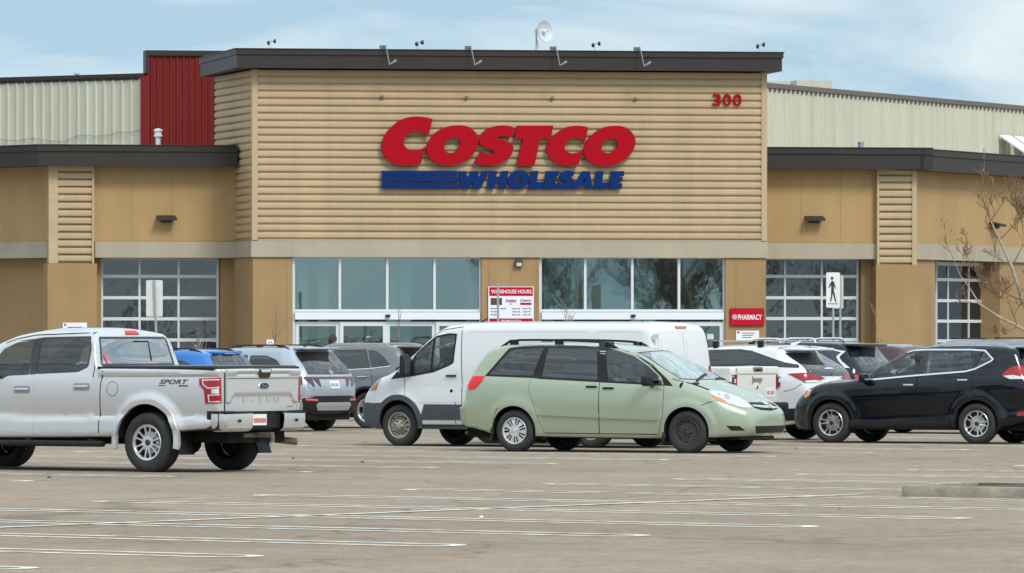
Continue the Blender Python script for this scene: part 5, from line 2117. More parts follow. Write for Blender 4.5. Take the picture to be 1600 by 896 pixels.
    # --- laying a flat outline on the shell ---------------------------------------------------------
    def lay(s, mb, loops, view, off=0.004, res=0.06, skirt=0.008):
        e1, e2, d = view_basis(view)
        tri = tessellate_polygon([[Vector((a, b, 0)) for a, b in L] for L in loops])
        flat = [p for L in loops for p in L]
        bm = bmesh.new()
        vs = [bm.verts.new((a, b, 0)) for a, b in flat]
        for t in tri:
            try: bm.faces.new([vs[i] for i in t])
            except ValueError: pass
        bmesh.ops.remove_doubles(bm, verts=bm.verts, dist=1e-5)
        a0, a1 = min(p[0] for p in flat), max(p[0] for p in flat)
        b0, b1 = min(p[1] for p in flat), max(p[1] for p in flat)
        for (lo, hi, ax) in ((a0, a1, 0), (b0, b1, 1)):
            n = int((hi - lo) / res)
            for k in range(1, n + 1):
                c = [0, 0, 0]
                c[ax] = lo + (hi - lo) * k / (n + 1)
                no = [0, 0, 0]
                no[ax] = 1
                bmesh.ops.bisect_plane(bm, geom=bm.verts[:] + bm.edges[:] + bm.faces[:], dist=1e-5, plane_co=c, plane_no=no)
        bm.normal_update()
        pos, miss = {}, []
        for v in bm.verts:
            o = e1 * v.co.x + e2 * v.co.y - d * 15
            h = s.bvh.ray_cast(o, d)
            if h[0] is not None: pos[v] = (h[0] - o).dot(d)
            else: miss.append(v)
        if not pos:
            for v in miss: pos[v] = 15 - s.W
            miss = []
        known = [(w.co.x, w.co.y, t) for w, t in pos.items()]
        for v in miss:
            pos[v] = min(known, key=lambda k: (k[0] - v.co.x) ** 2 + (k[1] - v.co.y) ** 2)[2]
        bm.verts.index_update()
        of = off if callable(off) else (lambda a, b: off)
        V = [e1 * v.co.x + e2 * v.co.y + d * (pos[v] - 15 - of(v.co.x, v.co.y)) for v in bm.verts]
        flip = e1.cross(e2).dot(d) > 0                 # faces must look back along the ray
        base = [(v.co.x, v.co.y) for v in bm.verts]
        Fc = []
        for f in bm.faces:
            ix = [v.index for v in f.verts]
            up = f.normal.z > 0
            Fc.append(ix[::-1] if up == flip else ix)
        if skirt:
            cnt = {}
            for ix in Fc:
                for i in range(len(ix)): cnt[(ix[i], ix[(i + 1) % len(ix)])] = 1
            extra = {}
            for (a, b) in list(cnt):
                if (b, a) in cnt: continue
                for i in (a, b):
                    if i not in extra:
                        extra[i] = len(V)
                        V.append(V[i] + d * (of(*base[i]) + skirt))
                Fc.append([b, a, extra[a], extra[b]])
        bm.free()
        mb.add(V, Fc)
        return mb

    def patch(s, name, loops, view, m, off=0.004, res=0.06, skirt=0.008, parent=None, sm=40, label=None):
        mb = MB()
        s.lay(mb, loops, view, off, res, skirt)
        o = mb.build(name, m, parent or s.root, sm=sm, world=False, recalc=False)
        if label: o['label'] = label
        return o

    def both(s, name, loops, m, **kw):
        return [s.patch(name, loops, v, m, **kw) for v in ('L', 'R')]

    def window(s, outer, gl, view, border=0.022, frame=M_gloss, name='window', off=0.004, res=0.08, cutw=None):
        """dark border + pane; outer: outline"""
        ins = inset(outer, border)
        f = s.patch(name, [outer, ins], view, frame, off=off, res=res)
        s.patch('pane', [inset(outer, border * 0.6)], view, gl, off=off - 0.003, res=res, skirt=0, parent=f)
        return f

    def seams(s, lines, w=0.009, view=None, name='panel_gaps', both=True):
        mb = MB()
        for L in lines:
            for v in (view if view else ('L', 'R')):
                s.lay(mb, [ribbon(L, w)], v, off=0.0022, res=0.06, skirt=0)
        return mb.build(name, M_gap, s.root, world=False)

    def arch_trim(s, m, w=0.06, off=0.012, a0=-12, a1=192, name='wheel_arch_trim', inner=0.004):
        for wx in s.wx:
            for v in ('L', 'R'):
                ro, ri = s.Ra + w, s.Ra - inner
                n = 28
                A = [R(a0 + (a1 - a0) * k / n) for k in range(n + 1)]
                lp = [(wx + ro * math.cos(a), s.zc + ro * math.sin(a)) for a in A] + \
                     [(wx + ri * math.cos(a), s.zc + ri * math.sin(a)) for a in A[::-1]]
                s.patch(name, [lp], v, m, off=off, res=0.09, skirt=0.02)

    # --- wheels -------------------------------------------------------------------------------------
    def wheel_set(s, Rt, Wt, rr, style, ytrack, m=None, front_style=None):
        k = 0
        for wx in s.wx:
            for sg in (1, -1):
                st = style if (wx == s.wx[0] or front_style is None) else front_style
                s.wheel(wx, sg * ytrack, sg, Rt, Wt, rr, st, k)
                k += 1

    def wheel(s, wx, y, sg, Rt, Wt, rr, style, k):
        h = Wt / 2
        mb = MB()
        pr = [(rr, -h + 0.02), (rr + 0.012, -h + 0.004), (rr + (Rt - rr) * 0.5, -h - 0.006), (Rt - 0.035, -h + 0.004),
              (Rt - 0.012, -h + 0.022), (Rt, -h + 0.05), (Rt, -h * 0.35), (Rt - 0.008, -h * 0.33), (Rt - 0.008, -h * 0.27),
              (Rt, -h * 0.25), (Rt, h * 0.25), (Rt - 0.008, h * 0.27), (Rt - 0.008, h * 0.33), (Rt, h * 0.35), (Rt, h - 0.05),
              (Rt - 0.012, h - 0.022), (Rt - 0.035, h - 0.004), (rr + (Rt - rr) * 0.5, h + 0.006),
              (rr + 0.012, h - 0.004), (rr, h - 0.02)]
        mb.lathe([(r, t * sg) for r, t in pr], 56, 'y', closed=True)
        t = mb.build('wheel', M_tyre, s.root, sm=50, world=False)
        t.location = (wx, y, Rt - 0.006)
        # rim
        mb = MB()
        rm = {'alloy12': M_alloy, 'split5': M_alloy, 'steel': M_steel, 'steel_dark': M_steeld, 'cover': M_cover,
              'alloy5': M_alloy}[style]
        mb.cur = 0
        lip = [(rr + 0.006, h - 0.012), (rr - 0.002, h - 0.004), (rr - 0.012, h - 0.008), (rr - 0.02, h - 0.03)]
        mb.lathe([(r, q * sg) for r, q in lip], 48, 'y')
        mb.cur = 1
        mb.lathe([(rr - 0.02, (h - 0.03) * sg), (rr - 0.035, -h * sg * 0.9)], 40, 'y')
        mb.lathe([(rr - 0.03, (h - 0.10) * sg), (0.0, (h - 0.09) * sg)], 32, 'y')
        if style in ('alloy12', 'split5', 'alloy5'):        # brake disc behind the spokes
            mb.cur = 2
            mb.lathe([(rr * 0.62, (h - 0.085) * sg), (rr * 0.3, (h - 0.083) * sg)], 32, 'y')
        mb.cur = 0
        holes = []
        ph = k * 0.37

        def wedge(ang, ai, ao, ri, ro, rad=0.012):
            pts = [(ri * math.cos(ang - ai), ri * math.sin(ang - ai)), (ro * math.cos(ang - ao), ro * math.sin(ang - ao)),
                   (ro * 1.02 * math.cos(ang), ro * 1.02 * math.sin(ang)),
                   (ro * math.cos(ang + ao), ro * math.sin(ang + ao)), (ri * math.cos(ang + ai), ri * math.sin(ang + ai))]
            return round_poly(pts, rad, 3)
        if style == 'alloy12':
            for q in range(6):
                b = 2 * math.pi * q / 6 + ph
                holes.append(wedge(b, 0.15, 0.25, rr * 0.33, rr * 0.88))
                holes.append(wedge(b + math.pi / 6, 0.11, 0.18, rr * 0.36, rr * 0.86))
            dish = lambda r: h - 0.022 - 0.012 * (1 - r / rr)
        elif style == 'split5':
            for q in range(5):
                b = 2 * math.pi * q / 5 + ph
                holes.append(wedge(b, 0.24, 0.37, rr * 0.32, rr * 0.90, 0.02))
                holes.append(wedge(b + math.pi / 5, 0.07, 0.155, rr * 0.38, rr * 0.90, 0.01))
            dish = lambda r: h - 0.03 - 0.02 * (1 - r / rr)
        elif style == 'alloy5':
            for q in range(5):
                holes.append(wedge(2 * math.pi * q / 5 + ph, 0.30, 0.43, rr * 0.34, rr * 0.86, 0.02))
            dish = lambda r: h - 0.03 - 0.02 * (1 - r / rr)
        elif style == 'steel':
            for q in range(12):
                b = 2 * math.pi * q / 12 + ph
                holes.append(circle(rr * 0.66 * math.cos(b), rr * 0.66 * math.sin(b), rr * 0.068, 10))
            dish = lambda r: h - 0.03 - 0.05 * max(0, min(1, (r / rr - 0.55) / 0.2)) if r < rr * 0.8 else h - 0.055
        elif style == 'steel_dark':
            for q in range(16):
                b = 2 * math.pi * q / 16 + ph
                holes.append(circle(rr * 0.74 * math.cos(b), rr * 0.74 * math.sin(b), rr * 0.062, 8))
            dish = lambda r: h - 0.05 - 0.03 * max(0, 1 - r / (rr * 0.6))
        else:
            for q in range(7):
                for dq in (-0.155, 0.155):
                    b = 2 * math.pi * q / 7 + ph + dq
                    c, sn = math.cos(b), math.sin(b)
                    pts = [(rr * 0.42, -rr * 0.05), (rr * 0.9, -rr * 0.075), (rr * 0.9, rr * 0.075), (rr * 0.42, rr * 0.05)]
                    holes.append(round_poly([(x * c - z * sn, x * sn + z * c) for x, z in pts], 0.008, 2))
            dish = lambda r: h - 0.012 - 0.02 * (r / rr) ** 3
        mb.plate([circle(0, 0, rr - 0.012, 56)] + holes,
                 lambda a, b, d: (a, (dish(math.hypot(a, b)) - d) * sg, b), 0.028)
        if style in ('alloy12', 'split5', 'alloy5', 'cover'):
            mb.cur = 0 if style == 'cover' else 1
            mb.lathe([(rr * 0.17, (h - 0.05) * sg), (rr * 0.165, (h - 0.02) * sg), (rr * 0.13, (h - 0.012) * sg), (0, (h - 0.01) * sg)], 20, 'y')
        else:
            mb.cur = 0
            hub = [(rr * 0.42, (h - 0.035) * sg), (rr * 0.36, (h - 0.005) * sg), (rr * 0.2, (h + 0.006) * sg), (0, (h + 0.008) * sg)]
            if style == 'steel_dark': hub = [(rr * 0.2, (h - 0.07) * sg), (rr * 0.17, (h - 0.03) * sg), (0, (h - 0.025) * sg)]
            mb.lathe(hub, 20, 'y')
            for q in range(5):
                b = 2 * math.pi * q / 5
                mb.cur = 1 if style == 'steel' else 0
                mb.lathe([(0.016, (h - 0.05) * sg), (0.015, (h + 0.006) * sg), (0, (h + 0.01) * sg)], 6, 'y',
                         c=(rr * 0.31 * math.cos(b), 0, rr * 0.31 * math.sin(b)))
        mb.build('rim', [rm, M_pocket, M_satin], t, sm=30, world=False)

    # --- common parts -------------------------------------------------------------------------------
    def underbody(s, z0, z1, w, x0, x1, exhaust=None):
        mb = MB()
        mb.box(x0, x1, -w, w, z0, z1)
        for wx in s.wx: mb.tube([(wx, -s.W + 0.2, s.zc), (wx, s.W - 0.2, s.zc)], 0.045, 8)
        mb.build('underbody', M_under, s.root, world=False)
        if exhaust:
            mb = MB()
            mb.tube(exhaust[:-1], exhaust[-1], 10)
            mb.build('exhaust_pipe', M_rust, s.root, sm=40, world=False)

    def mirror(s, x, y, z, m, size=(0.10, 0.20, 0.17), stalk=True):
        for sg in (1, -1):
            mb = MB()
            rbox(mb, (x, sg * y, z), size, 0.045, 3)
            if stalk: mb.box(x - 0.03, x + 0.05, sg * (y - 0.2), sg * (y - 0.05), z - size[2] / 2 + 0.0, z - size[2] / 2 + 0.04)
            o = mb.build('wing_mirror', m, s.root, sm=40, world=False)
            mg = MB()
            mg.box(x - size[0] / 2 - 0.004, x - size[0] / 2 + 0.002, sg * (y - size[1] * 0.36), sg * (y + size[1] * 0.36), z - size[2] * 0.36, z + size[2] * 0.36)
            mg.build('mirror_glass', M_dglass, o, world=False)

    def seats(s, rows, z=0.55, hgt=0.62, m=M_seat, ys=(-0.38, 0.38)):
        for x in rows:
            for y in ys:
                mb = MB()
                rbox(mb, (x + 0.22, y, z), (0.5, 0.48, 0.16), 0.05, 2)
                M3 = Matrix.Rotation(R(-14), 3, 'Y')
                rbox(mb, (x - 0.1, y, z + hgt / 2), (0.14, 0.46, hgt), 0.055, 2, M=M3, taper=(0.8, 0.8))
                rbox(mb, (x - 0.2, y, z + hgt + 0.10), (0.10, 0.26, 0.18), 0.045, 2, M=M3)
                mb.tube([(x - 0.18, y - 0.06, z + hgt - 0.06), (x - 0.2, y - 0.06, z + hgt + 0.05)], 0.008, 5)
                mb.tube([(x - 0.18, y + 0.06, z + hgt - 0.06), (x - 0.2, y + 0.06, z + hgt + 0.05)], 0.008, 5)
                mb.build('seat', m, s.root, sm=50, world=False)

    def dash(s, x, z, w, steer_y=0.38, depth=0.5, floor=None):
        mb = MB()
        rbox(mb, (x, 0, z - 0.14), (depth, 2 * w, 0.3), 0.06, 2)
        mb.build('dashboard', M_black, s.root, sm=40, world=False)
        mb = MB()
        M3 = Matrix.Rotation(R(64), 3, 'Y')
        pts = [Vector((x - depth / 2 - 0.14, steer_y, z - 0.02)) + M3 @ Vector((0.185 * math.cos(a), 0.185 * math.sin(a), 0))
               for a in [2 * math.pi * k / 24 for k in range(25)]]
        mb.tube(pts, 0.016, 8, caps=False)
        for a in (0.1, math.pi - 0.1, math.pi * 1.5):
            mb.tube([pts[0].lerp(pts[12], 0.5), Vector((x - depth / 2 - 0.14, steer_y, z - 0.02)) + M3 @ Vector((0.18 * math.cos(a), 0.18 * math.sin(a), 0))], 0.018, 6)
        mb.tube([Vector((x - depth / 2 - 0.14, steer_y, z - 0.02)), (x, steer_y, z - 0.15)], 0.035, 8)
        mb.build('steering_wheel', M_black, s.root, sm=50, world=False)

    def plate(s, view, yc, zc, m2=M_plred, w=0.30, h=0.15, off=0.02, marks=True, parent=None):
        lp = round_poly([(yc - w / 2, zc - h / 2), (yc + w / 2, zc - h / 2), (yc + w / 2, zc + h / 2), (yc - w / 2, zc + h / 2)], 0.015, 2)
        o = s.patch('licence_plate', [lp], view, M_plate, off=off, res=0.5, parent=parent)
        if marks:
            mb = MB()
            for k in range(6):
                x = yc - w * 0.36 + k * w * 0.13 + (w * 0.06 if k > 2 else 0)
                s.lay(mb, [[(x, zc - h * 0.22), (x + w * 0.085, zc - h * 0.22), (x + w * 0.085, zc + h * 0.2), (x, zc + h * 0.2)]], view, off=off + 0.002, res=0.5, skirt=0)
            mb.build('plate_markings', m2, o, world=False)
        return o

    def rail(s, pts, r, m, feet=True, name='roof_rail', flat=1.0):
        for sg in (1, -1):
            mb = MB()
            mb.tube([(x, sg * y, z) for x, y, z in pts], r, 8)
            if feet:
                for q in feet if isinstance(feet, (list, tuple)) else (0, len(pts) // 2, -1):
                    x, y, z = pts[q]
                    mb.box(x - 0.06, x + 0.06, sg * y - 0.02, sg * y + 0.02, z - 0.07, z)
            mb.build(name, m, s.root, sm=40, world=False)

    def roof_z(s, x, y):
        h = s.bvh.ray_cast(Vector((x, y, 5)), Vector((0, 0, -1)))
        return h[0].z if h[0] else 1.6

    def roof_rails(s, x0, x1, y, m, lift=0.05, r=0.018, ends=0.12, name='roof_rail', bar=0.03):
        """slim rails that rise from the roof and run along it"""
        for sg in (1, -1):
            mb = MB()
            n = 12
            vs = []
            for k in range(n + 1):
                t = k / n
                x = x0 + (x1 - x0) * t
                e = min(1, min(t, 1 - t) * (x1 - x0) / ends)
                z = s.roof_z(x, sg * y) + lift * math.sin(e * math.pi / 2) - 0.004
                hgt = 0.02 + bar * e
                for (dy, dz) in ((-r, 0), (r, 0), (r * 0.7, -hgt), (-r * 0.7, -hgt)) if False else ((-r, 0.0), (r, 0.0), (r, -bar), (-r, -bar)):
                    vs.append((x, sg * y + dy, z + dz))
            fs = []
            for k in range(n):
                for j in range(4):
                    fs.append((k * 4 + j, k * 4 + (j + 1) % 4, k * 4 + 4 + (j + 1) % 4, k * 4 + 4 + j))
            fs += [(0, 1, 2, 3), tuple(n * 4 + j for j in (3, 2, 1, 0))]
            mb.add(vs, fs)
            for x in (x0 + ends, (x0 + x1) / 2, x1 - ends):
                z = s.roof_z(x, sg * y)
                mb.box(x - 0.07, x + 0.07, sg * y - r * 0.8, sg * y + r * 0.8, z - 0.01, z + lift - 0.012)
            mb.build(name, m, s.root, sm=40, world=False)
def Z(ox, oy, sc, pts):
    """points read off an enlarged crop of the photograph -> photo pixels"""
    return [(ox + p[0] / sc, oy + p[1] / sc) + tuple(p[2:]) for p in pts]


def polyv(c, pts, view):
    e1, e2, d = view_basis(view)
    out = []
    for p in pts:
        v = c.pix(p[0], p[1], 'side' if view in ('L', 'R') else ('rear' if view == 'rear' or (not isinstance(view, str) and abs(view) < 90) else 'front'))
        out.append((v.dot(e1), v.dot(e2)))
    return out


def mirror_lamp(c, name, pts, ang, m, off=0.006, res=0.04, extra=()):
    """a lamp wrapped round a corner, and its twin on the other corner; extra: (name, loop, material, off) laid on it"""
    near = polyv(c, pts, ang)
    for sg in (1, -1):
        lp = near if sg > 0 else [(-a, b) for a, b in near[::-1]]
        o = c.patch(name, [lp], ang if sg > 0 else -ang, m, off=off, res=res, skirt=0.012)
        for (n2, q, m2, of2) in extra:
            l2 = polyv(c, q, ang)
            l2 = l2 if sg > 0 else [(-a, b) for a, b in l2[::-1]]
            c.patch(n2, [l2], ang if sg > 0 else -ang, m2, off=of2, res=res, skirt=0.003, parent=o)


def shield_poly(xbc, xbs, yb, xtc, xts, yt, n=9):
    A = []
    for k in range(n):
        t = -1 + 2 * k / (n - 1)
        A.append((xbc + (xbs - xbc) * t * t, yb * t))
    B = []
    for k in range(n):
        t = 1 - 2 * k / (n - 1)
        B.append((xtc + (xts - xtc) * t * t, yt * t))
    return A + B


def handle(c, x, z, m, name='handle', ln=0.19, parent=None, view=None):
    for v in ((view,) if view else ('L', 'R')):
        sg = 1 if v == 'L' else -1
        h = c.bvh.ray_cast(Vector((x, 5 * sg, z)), Vector((0, -sg, 0)))
        y = abs(h[0].y) if h[0] else c.W
        mb = MB()
        rbox(mb, (x, sg * (y + 0.022), z), (ln, 0.022, 0.032), 0.01, 2)
        mb.box(x - ln / 2 + 0.015, x - ln / 2 + 0.04, sg * (y - 0.02), sg * (y + 0.02), z - 0.012, z + 0.012)
        mb.box(x + ln / 2 - 0.04, x + ln / 2 - 0.015, sg * (y - 0.02), sg * (y + 0.02), z - 0.012, z + 0.012)
        mb.build(name, m, parent or c.root, sm=40, world=False)


def door(c, name, pts, m, hx, hz, hm, off=0.004):
    """a door skin on each side, with its handle"""
    for v in ('L', 'R'):
        o = c.patch(name, [pts], v, m, off=off, res=0.035, skirt=0.006, sm=60)
        if hx is not None: handle(c, hx, hz, hm, parent=o, view=v)


def decal_text(c, txt, a0, a1, b0, b1, view, m, off, name, parent=None, flip=False, **kw):
    vs, fs = text_tris(txt, **kw)
    e1, e2, d = view_basis(view)
    V = []
    for a, b in vs:
        if flip: a = 1 - a
        p2 = e1 * (a0 + a * (a1 - a0)) + e2 * (b0 + b * (b1 - b0))
        h = c.bvh.ray_cast(p2 - d * 15, d)
        V.append((h[0] if h[0] else p2) - d * off)
    mb = MB()
    out = []
    for f in fs:
        n = (V[f[1]] - V[f[0]]).cross(V[f[2]] - V[f[0]])
        out.append(list(f)[::-1] if n.dot(d) > 0 else list(f))
    mb.add(V, out)
    return mb.build(name, m, parent or c.root, world=False, recalc=False)


# ============================================================================ 1. silver crew-cab pickup
def make_truck():
    pm = paint('silver_truck_paint', (0.60, 0.60, 0.60), metal=0.5, rough=0.3, dust=0.15)
    c = Car('pickup_truck', 'silver crew cab pickup with black bed cover, largest vehicle, cut off by the left edge', 'pickup truck', 180 - 36, 238, 738, 0, 0.87)
    c.shell(top=[(-1.19, 1.40), (0.90, 1.405), (0.93, 1.41), (1.06, 1.86), (1.12, 1.92), (1.5, 1.955), (2.0, 1.955), (2.4, 1.91), (2.75, 1.80), (3.48, 1.41), (3.65, 1.345), (4.3, 1.30), (4.76, 1.22), (4.91, 1.08)],
            bot=[(-1.19, 0.60), (-0.6, 0.56), (0.5, 0.47), (4.3, 0.43), (4.91, 0.5)],
            belt=[(-1.2, 1.30), (0, 1.30), (2.9, 1.29), (3.8, 1.2), (4.91, 1.1)],
            plan=[(-1.19, 0.925), (-0.9, 0.955), (0.0, 0.98), (0.4, 0.985), (1.0, 0.985), (3.0, 0.985), (4.2, 1.0), (4.6, 0.97), (4.91, 0.86)],
            sec=[(-0.92, 0.96), (-0.86, 1.003), (-0.62, 0.996), (-0.575, 0.99), (-0.555, 0.962), (-0.42, 0.977), (-0.28, 0.986), (-0.16, 0.984), (-0.06, 0.974), (0, 0.96), (0.04, 0.945), (0.5, 0.825), (0.62, 0.78), (0.7, 0.75)],
            rs=[(0.5, 0.02), (0.9, 0.0), (1.30, 0.0), (1.4, -0.025)], fs=[(0.4, -0.06), (0.7, 0.0), (1.1, 0.0), (1.3, -0.05)],
            rc=[(-1.19, 0.035), (0.9, 0.035), (1.1, 0.12), (2.6, 0.13), (3.5, 0.1), (4.91, 0.1)], crown=[(-1.19, 0.005), (0.9, 0.005), (1.05, 0.05), (2.5, 0.05), (3.6, 0.05), (4.91, 0.03)],
            tk=[(-1.2, 0.25), (0.8, 0.25), (0.95, 1.0), (4.91, 1.0)],
            rE=(0.05, 0.12), pb=(0.03, 0.12), Lw=(0.5, 0.7), wheels=(0, 3.99), Ra=0.50, zc=0.43, flare=0.045)
    z1 = lambda p: Z(0, 480, 3.319, p)
    z4 = lambda p: Z(0, 500, 8.889, p)
    z6 = lambda p: Z(300, 560, 8.889, p)
    # side glass traced from the photograph
    rearw = round_poly(c.poly(z4([(498, 752), (560, 320), (640, 240), (1280, 225), (1275, 400), (1225, 655), (1080, 725)])), 0.035)
    fw = c.poly(z4([(0, 840), (110, 775), (400, 762), (500, 262), (250, 295), (0, 385)]))
    fx = fw[0][0]
    frontw = round_poly([(fx + 0.42, fw[0][1] + 0.04), fw[0], fw[1], fw[2], fw[3], fw[4], (fx + 0.02, fw[5][1])], 0.03)
    rear = polyv(c, z1([(574, 318), (937, 294), (884, 141), (574, 136)]), 'rear')
    yw, yt = abs(rear[0][0]), abs(rear[3][0])
    zlo, zhi = min(rear[0][1], rear[1][1]) - 0.02, max(rear[2][1], rear[3][1])
    rw = round_poly([(-0.80, 1.43), (0.80, 1.43), (0.72, 1.83), (-0.72, 1.83)], 0.05)
    sh = shield_poly(3.55, 3.28, 0.78, 2.62, 2.5, 0.66)
    c.finish_shell(pm, windows=[inset(rearw, 0.02), inset(frontw, 0.02)], tops=[(sh, 1.45)], ends=[(inset(rw, 0.02), 0.7, 1.6)])
    for v in ('L', 'R'):
        c.window(rearw, G_tint, v, 0.024, name='rear_door_window')
        c.window(frontw, G_clear, v, 0.024, name='front_door_window')
        pil = c.poly(z4([(410, 760), (500, 262), (640, 240), (560, 320), (498, 752)]))
        c.patch('door_pillar', [pil], v, M_gloss, off=0.006)
    f = c.window(rw, G_rear, 'rear', 0.03, name='rear_window')
    mb = MB()
    for lp in ([(-0.30, 1.50), (-0.30, 1.765), (0.02, 1.765)],): c.lay(mb, [ribbon(lp, 0.018)], 'rear', 0.008, skirt=0)
    mb.build('slider_seal', M_gap, f, world=False)
    hp = c.poly(z1([(590, 270)]), 'rear')[0]
    hx, hz = 0.66, 1.525
    c.patch('heart_sticker', [[(hx - 0.045, hz + 0.05), (hx - 0.02, hz + 0.065), (hx, hz + 0.04), (hx + 0.02, hz + 0.065), (hx + 0.045, hz + 0.05), (hx, hz - 0.07)]],
            'rear', mat('pink_sticker', (0.75, 0.12, 0.14), rough=0.5), off=0.012, parent=f)
    c.patch('windscreen', [sh], 'top', G_shield, off=0.0, skirt=0)
    c.patch('brake_light', [round_poly([(-0.15, 1.865), (0.15, 1.865), (0.11, 1.915), (-0.11, 1.915)], 0.01)], 'rear', M_redb, off=0.02)
    # doors
    dr = c.poly(z1([(485, 690), (484, 400), (500, 330), (512, 318), (180, 348), (170, 440), (186, 692)]))
    dr = [(p[0], p[1]) for p in dr]
    xr_, xf_ = dr[0][0], dr[-1][0]
    zsill, zb_ = 0.475, 1.275
    door(c, 'rear_door', [(xr_ + 0.01, zsill), (xr_ + 0.01, 1.0), (xr_ - 0.03, zb_), (xf_ + 0.02, zb_ - 0.012), (xf_ + 0.02, zsill)][::-1], pm, None, None, None)
    door(c, 'front_door', [(xf_ + 0.035, zsill), (xf_ + 0.035, zb_ - 0.014), (xf_ + 1.02, zb_ - 0.05), (xf_ + 1.02, zsill)][::-1], pm, None, None, None)
    for ob, pxy in zip([o for o in c.root.children if 'door' in o.name and 'window' not in o.name and 'pillar' not in o.name], [(424, 412)] * 2 + [(115, 426)] * 2):
        q = c.poly(z1([pxy]))[0]
        v = 'L' if sum(vv.co.y for vv in ob.data.vertices) > 0 else 'R'
        handle(c, q[0], q[1], M_chrome, parent=ob, view=v, ln=0.24)
    hd = [c.poly(z1([p]))[0] for p in ((424, 412), (115, 426))]
    for q in hd:
        for v in ('L', 'R'):
            c.patch('handle_cup', [round_poly([(q[0] - 0.14, q[1] - 0.055), (q[0] + 0.14, q[1] - 0.055), (q[0] + 0.14, q[1] + 0.045), (q[0] - 0.14, q[1] + 0.045)], 0.03)], v, mat('handle_shadow_grey', (0.30, 0.31, 0.32), rough=0.4, metal=0.4), off=0.008)
    # seams: roof drip line, bed/cab gap, doors
    L1 = c.poly(z4([(1290, 880), (1345, 560), (1372, 240), (1330, 180), (900, 195), (500, 212), (150, 262), (0, 322)]))
    L2 = c.poly(z1([(520, 675), (521, 400), (534, 330)]))
    c.seams([L1, L2], w=0.014)
    fl = c.poly(z1([(583, 424)]))[0]
    ring = circle(fl[0], fl[1], 0.10, 24)
    c.patch('fuel_flap', [ring], 'L', pm, off=0.003, res=0.5)
    mb = MB()
    c.lay(mb, [ring, circle(fl[0], fl[1], 0.093, 24)], 'L', 0.0035, skirt=0)
    mb.build('flap_gap', M_gap, c.root, world=False)
    # bed: cover, rail caps
    mb = MB()
    rbox(mb, (-0.12, 0, 1.42), (1.98, 1.74, 0.04), 0.015, 2)
    mb.build('bed_cover', mat('satin_cover', (0.03, 0.03, 0.032), rough=0.3), c.root, sm=40, world=False)
    for sg in (1, -1):
        mb = MB()
        rbox(mb, (-0.1, sg * 0.90, 1.405), (2.02, 0.085, 0.04), 0.014, 2)
        mb.build('bed_rail_cap', M_black, c.root, sm=40, world=False)
    decal_text(c, 'SPORT', -0.68, -0.19, 1.19, 1.255, 'L', mat('decal_grey', (0.05, 0.052, 0.055), rough=0.5), 0.004, 'side_decal', flip=True, shear=0.35, bold=0.03, spacing=1.05)
    mb = MB()
    for (x0, x1, z0, z1_) in ((-0.68, -0.52, 1.16, 1.178), (-0.30, -0.18, 1.165, 1.176)):
        c.lay(mb, [[(x0, z0), (x1, z0), (x1, z1_), (x0, z1_)]], 'L', 0.004, skirt=0)
    mb.build('decal_bars', MATS['decal_grey'], c.root, world=False)
    # tailgate with its pressed relief
    zs = [c.pix(*z6([(700, y)])[0], 'rear').z for y in (118, 150, 215, 255, 478, 530, 625)]
    zl0, zl1, zl2, zl3, za, zb2, zc2 = 1.40, 1.365, 1.31, 1.27, 1.075, 1.025, 0.94

    def relief(y, z):
        o = 0.012
        if z > zl1: return o + 0.045
        if z > zl2 and abs(y) < 0.66:
            k = (z - zl2) / (zl1 - zl2)
            e = max(0, min(1, (0.66 - abs(y)) / 0.12))
            return o + 0.010 + 0.035 * (k * e + (1 - e) * 1)
        if z > zl2: return o + 0.045
        if z > zl3: return o + 0.030
        if z > za: return o + 0.028
        half = 0.60 + max(0, min(1, (za - z) / (za - zc2))) * 0.10
        if abs(y) < half:
            return o + max(0.0, 0.028 * (z - zb2) / (za - zb2))
        if z < zc2: return o
        return o + 0.028
    tg = round_poly([(-0.775, 0.825), (0.775, 0.825), (0.775, 1.395), (-0.775, 1.395)], 0.02)
    t = c.patch('tailgate', [tg], 'rear', pm, off=relief, res=0.018, skirt=0.01, sm=50)
    mb = MB()
    c.lay(mb, [ribbon([(-0.77, 1.268), (0.77, 1.268)], 0.008)], 'rear', 0.043, skirt=0)
    for sg in (1, -1): c.lay(mb, [ribbon([(sg * 0.782, 0.83), (sg * 0.782, 1.39)], 0.014)], 'rear', 0.006, skirt=0)
    mb.build('tailgate_gaps', M_gap, t, world=False)
    mb = MB()
    text_pts = dict(bold=0.02, spacing=1.25)
    decal_text(c, 'F-150', 0.40, -0.40, 0.945, 1.02, 'rear', pm, 0.0185, 'raised_lettering', parent=t, **text_pts)
    q = c.patch('oval_badge', [circle(0, 1.165, 0.105, 24, 0.046)], 'rear', M_chrome, off=0.05, res=0.5, parent=t)
    c.patch('badge_face', [circle(0, 1.165, 0.095, 24, 0.038)], 'rear', mat('badge_blue', (0.01, 0.02, 0.07), rough=0.2), off=0.054, res=0.5, parent=t)
    decal_text(c, 'Ford', 0.06, -0.06, 1.145, 1.185, 'rear', M_chrome, 0.057, 'badge_script', parent=t, shear=0.3, bold=0.0)
    hq = c.patch('tailgate_handle', [round_poly([(-0.10, 1.275), (0.10, 1.275), (0.145, 1.405), (-0.145, 1.405)], 0.02)], 'rear', M_gloss, off=0.065, res=0.5, parent=t)
    c.patch('handle_bar', [round_poly([(-0.10, 1.345), (0.10, 1.345), (0.105, 1.385), (-0.105, 1.385)], 0.01)], 'rear', M_chrome, off=0.075, res=0.5, parent=t)
    c.patch('trim_badge', [[(-0.70, 0.875), (-0.56, 0.875), (-0.56, 0.893), (-0.70, 0.893)]], 'rear', mat('brass_badge', (0.35, 0.33, 0.2), rough=0.4, metal=0.6), off=0.016, res=0.5, parent=t)
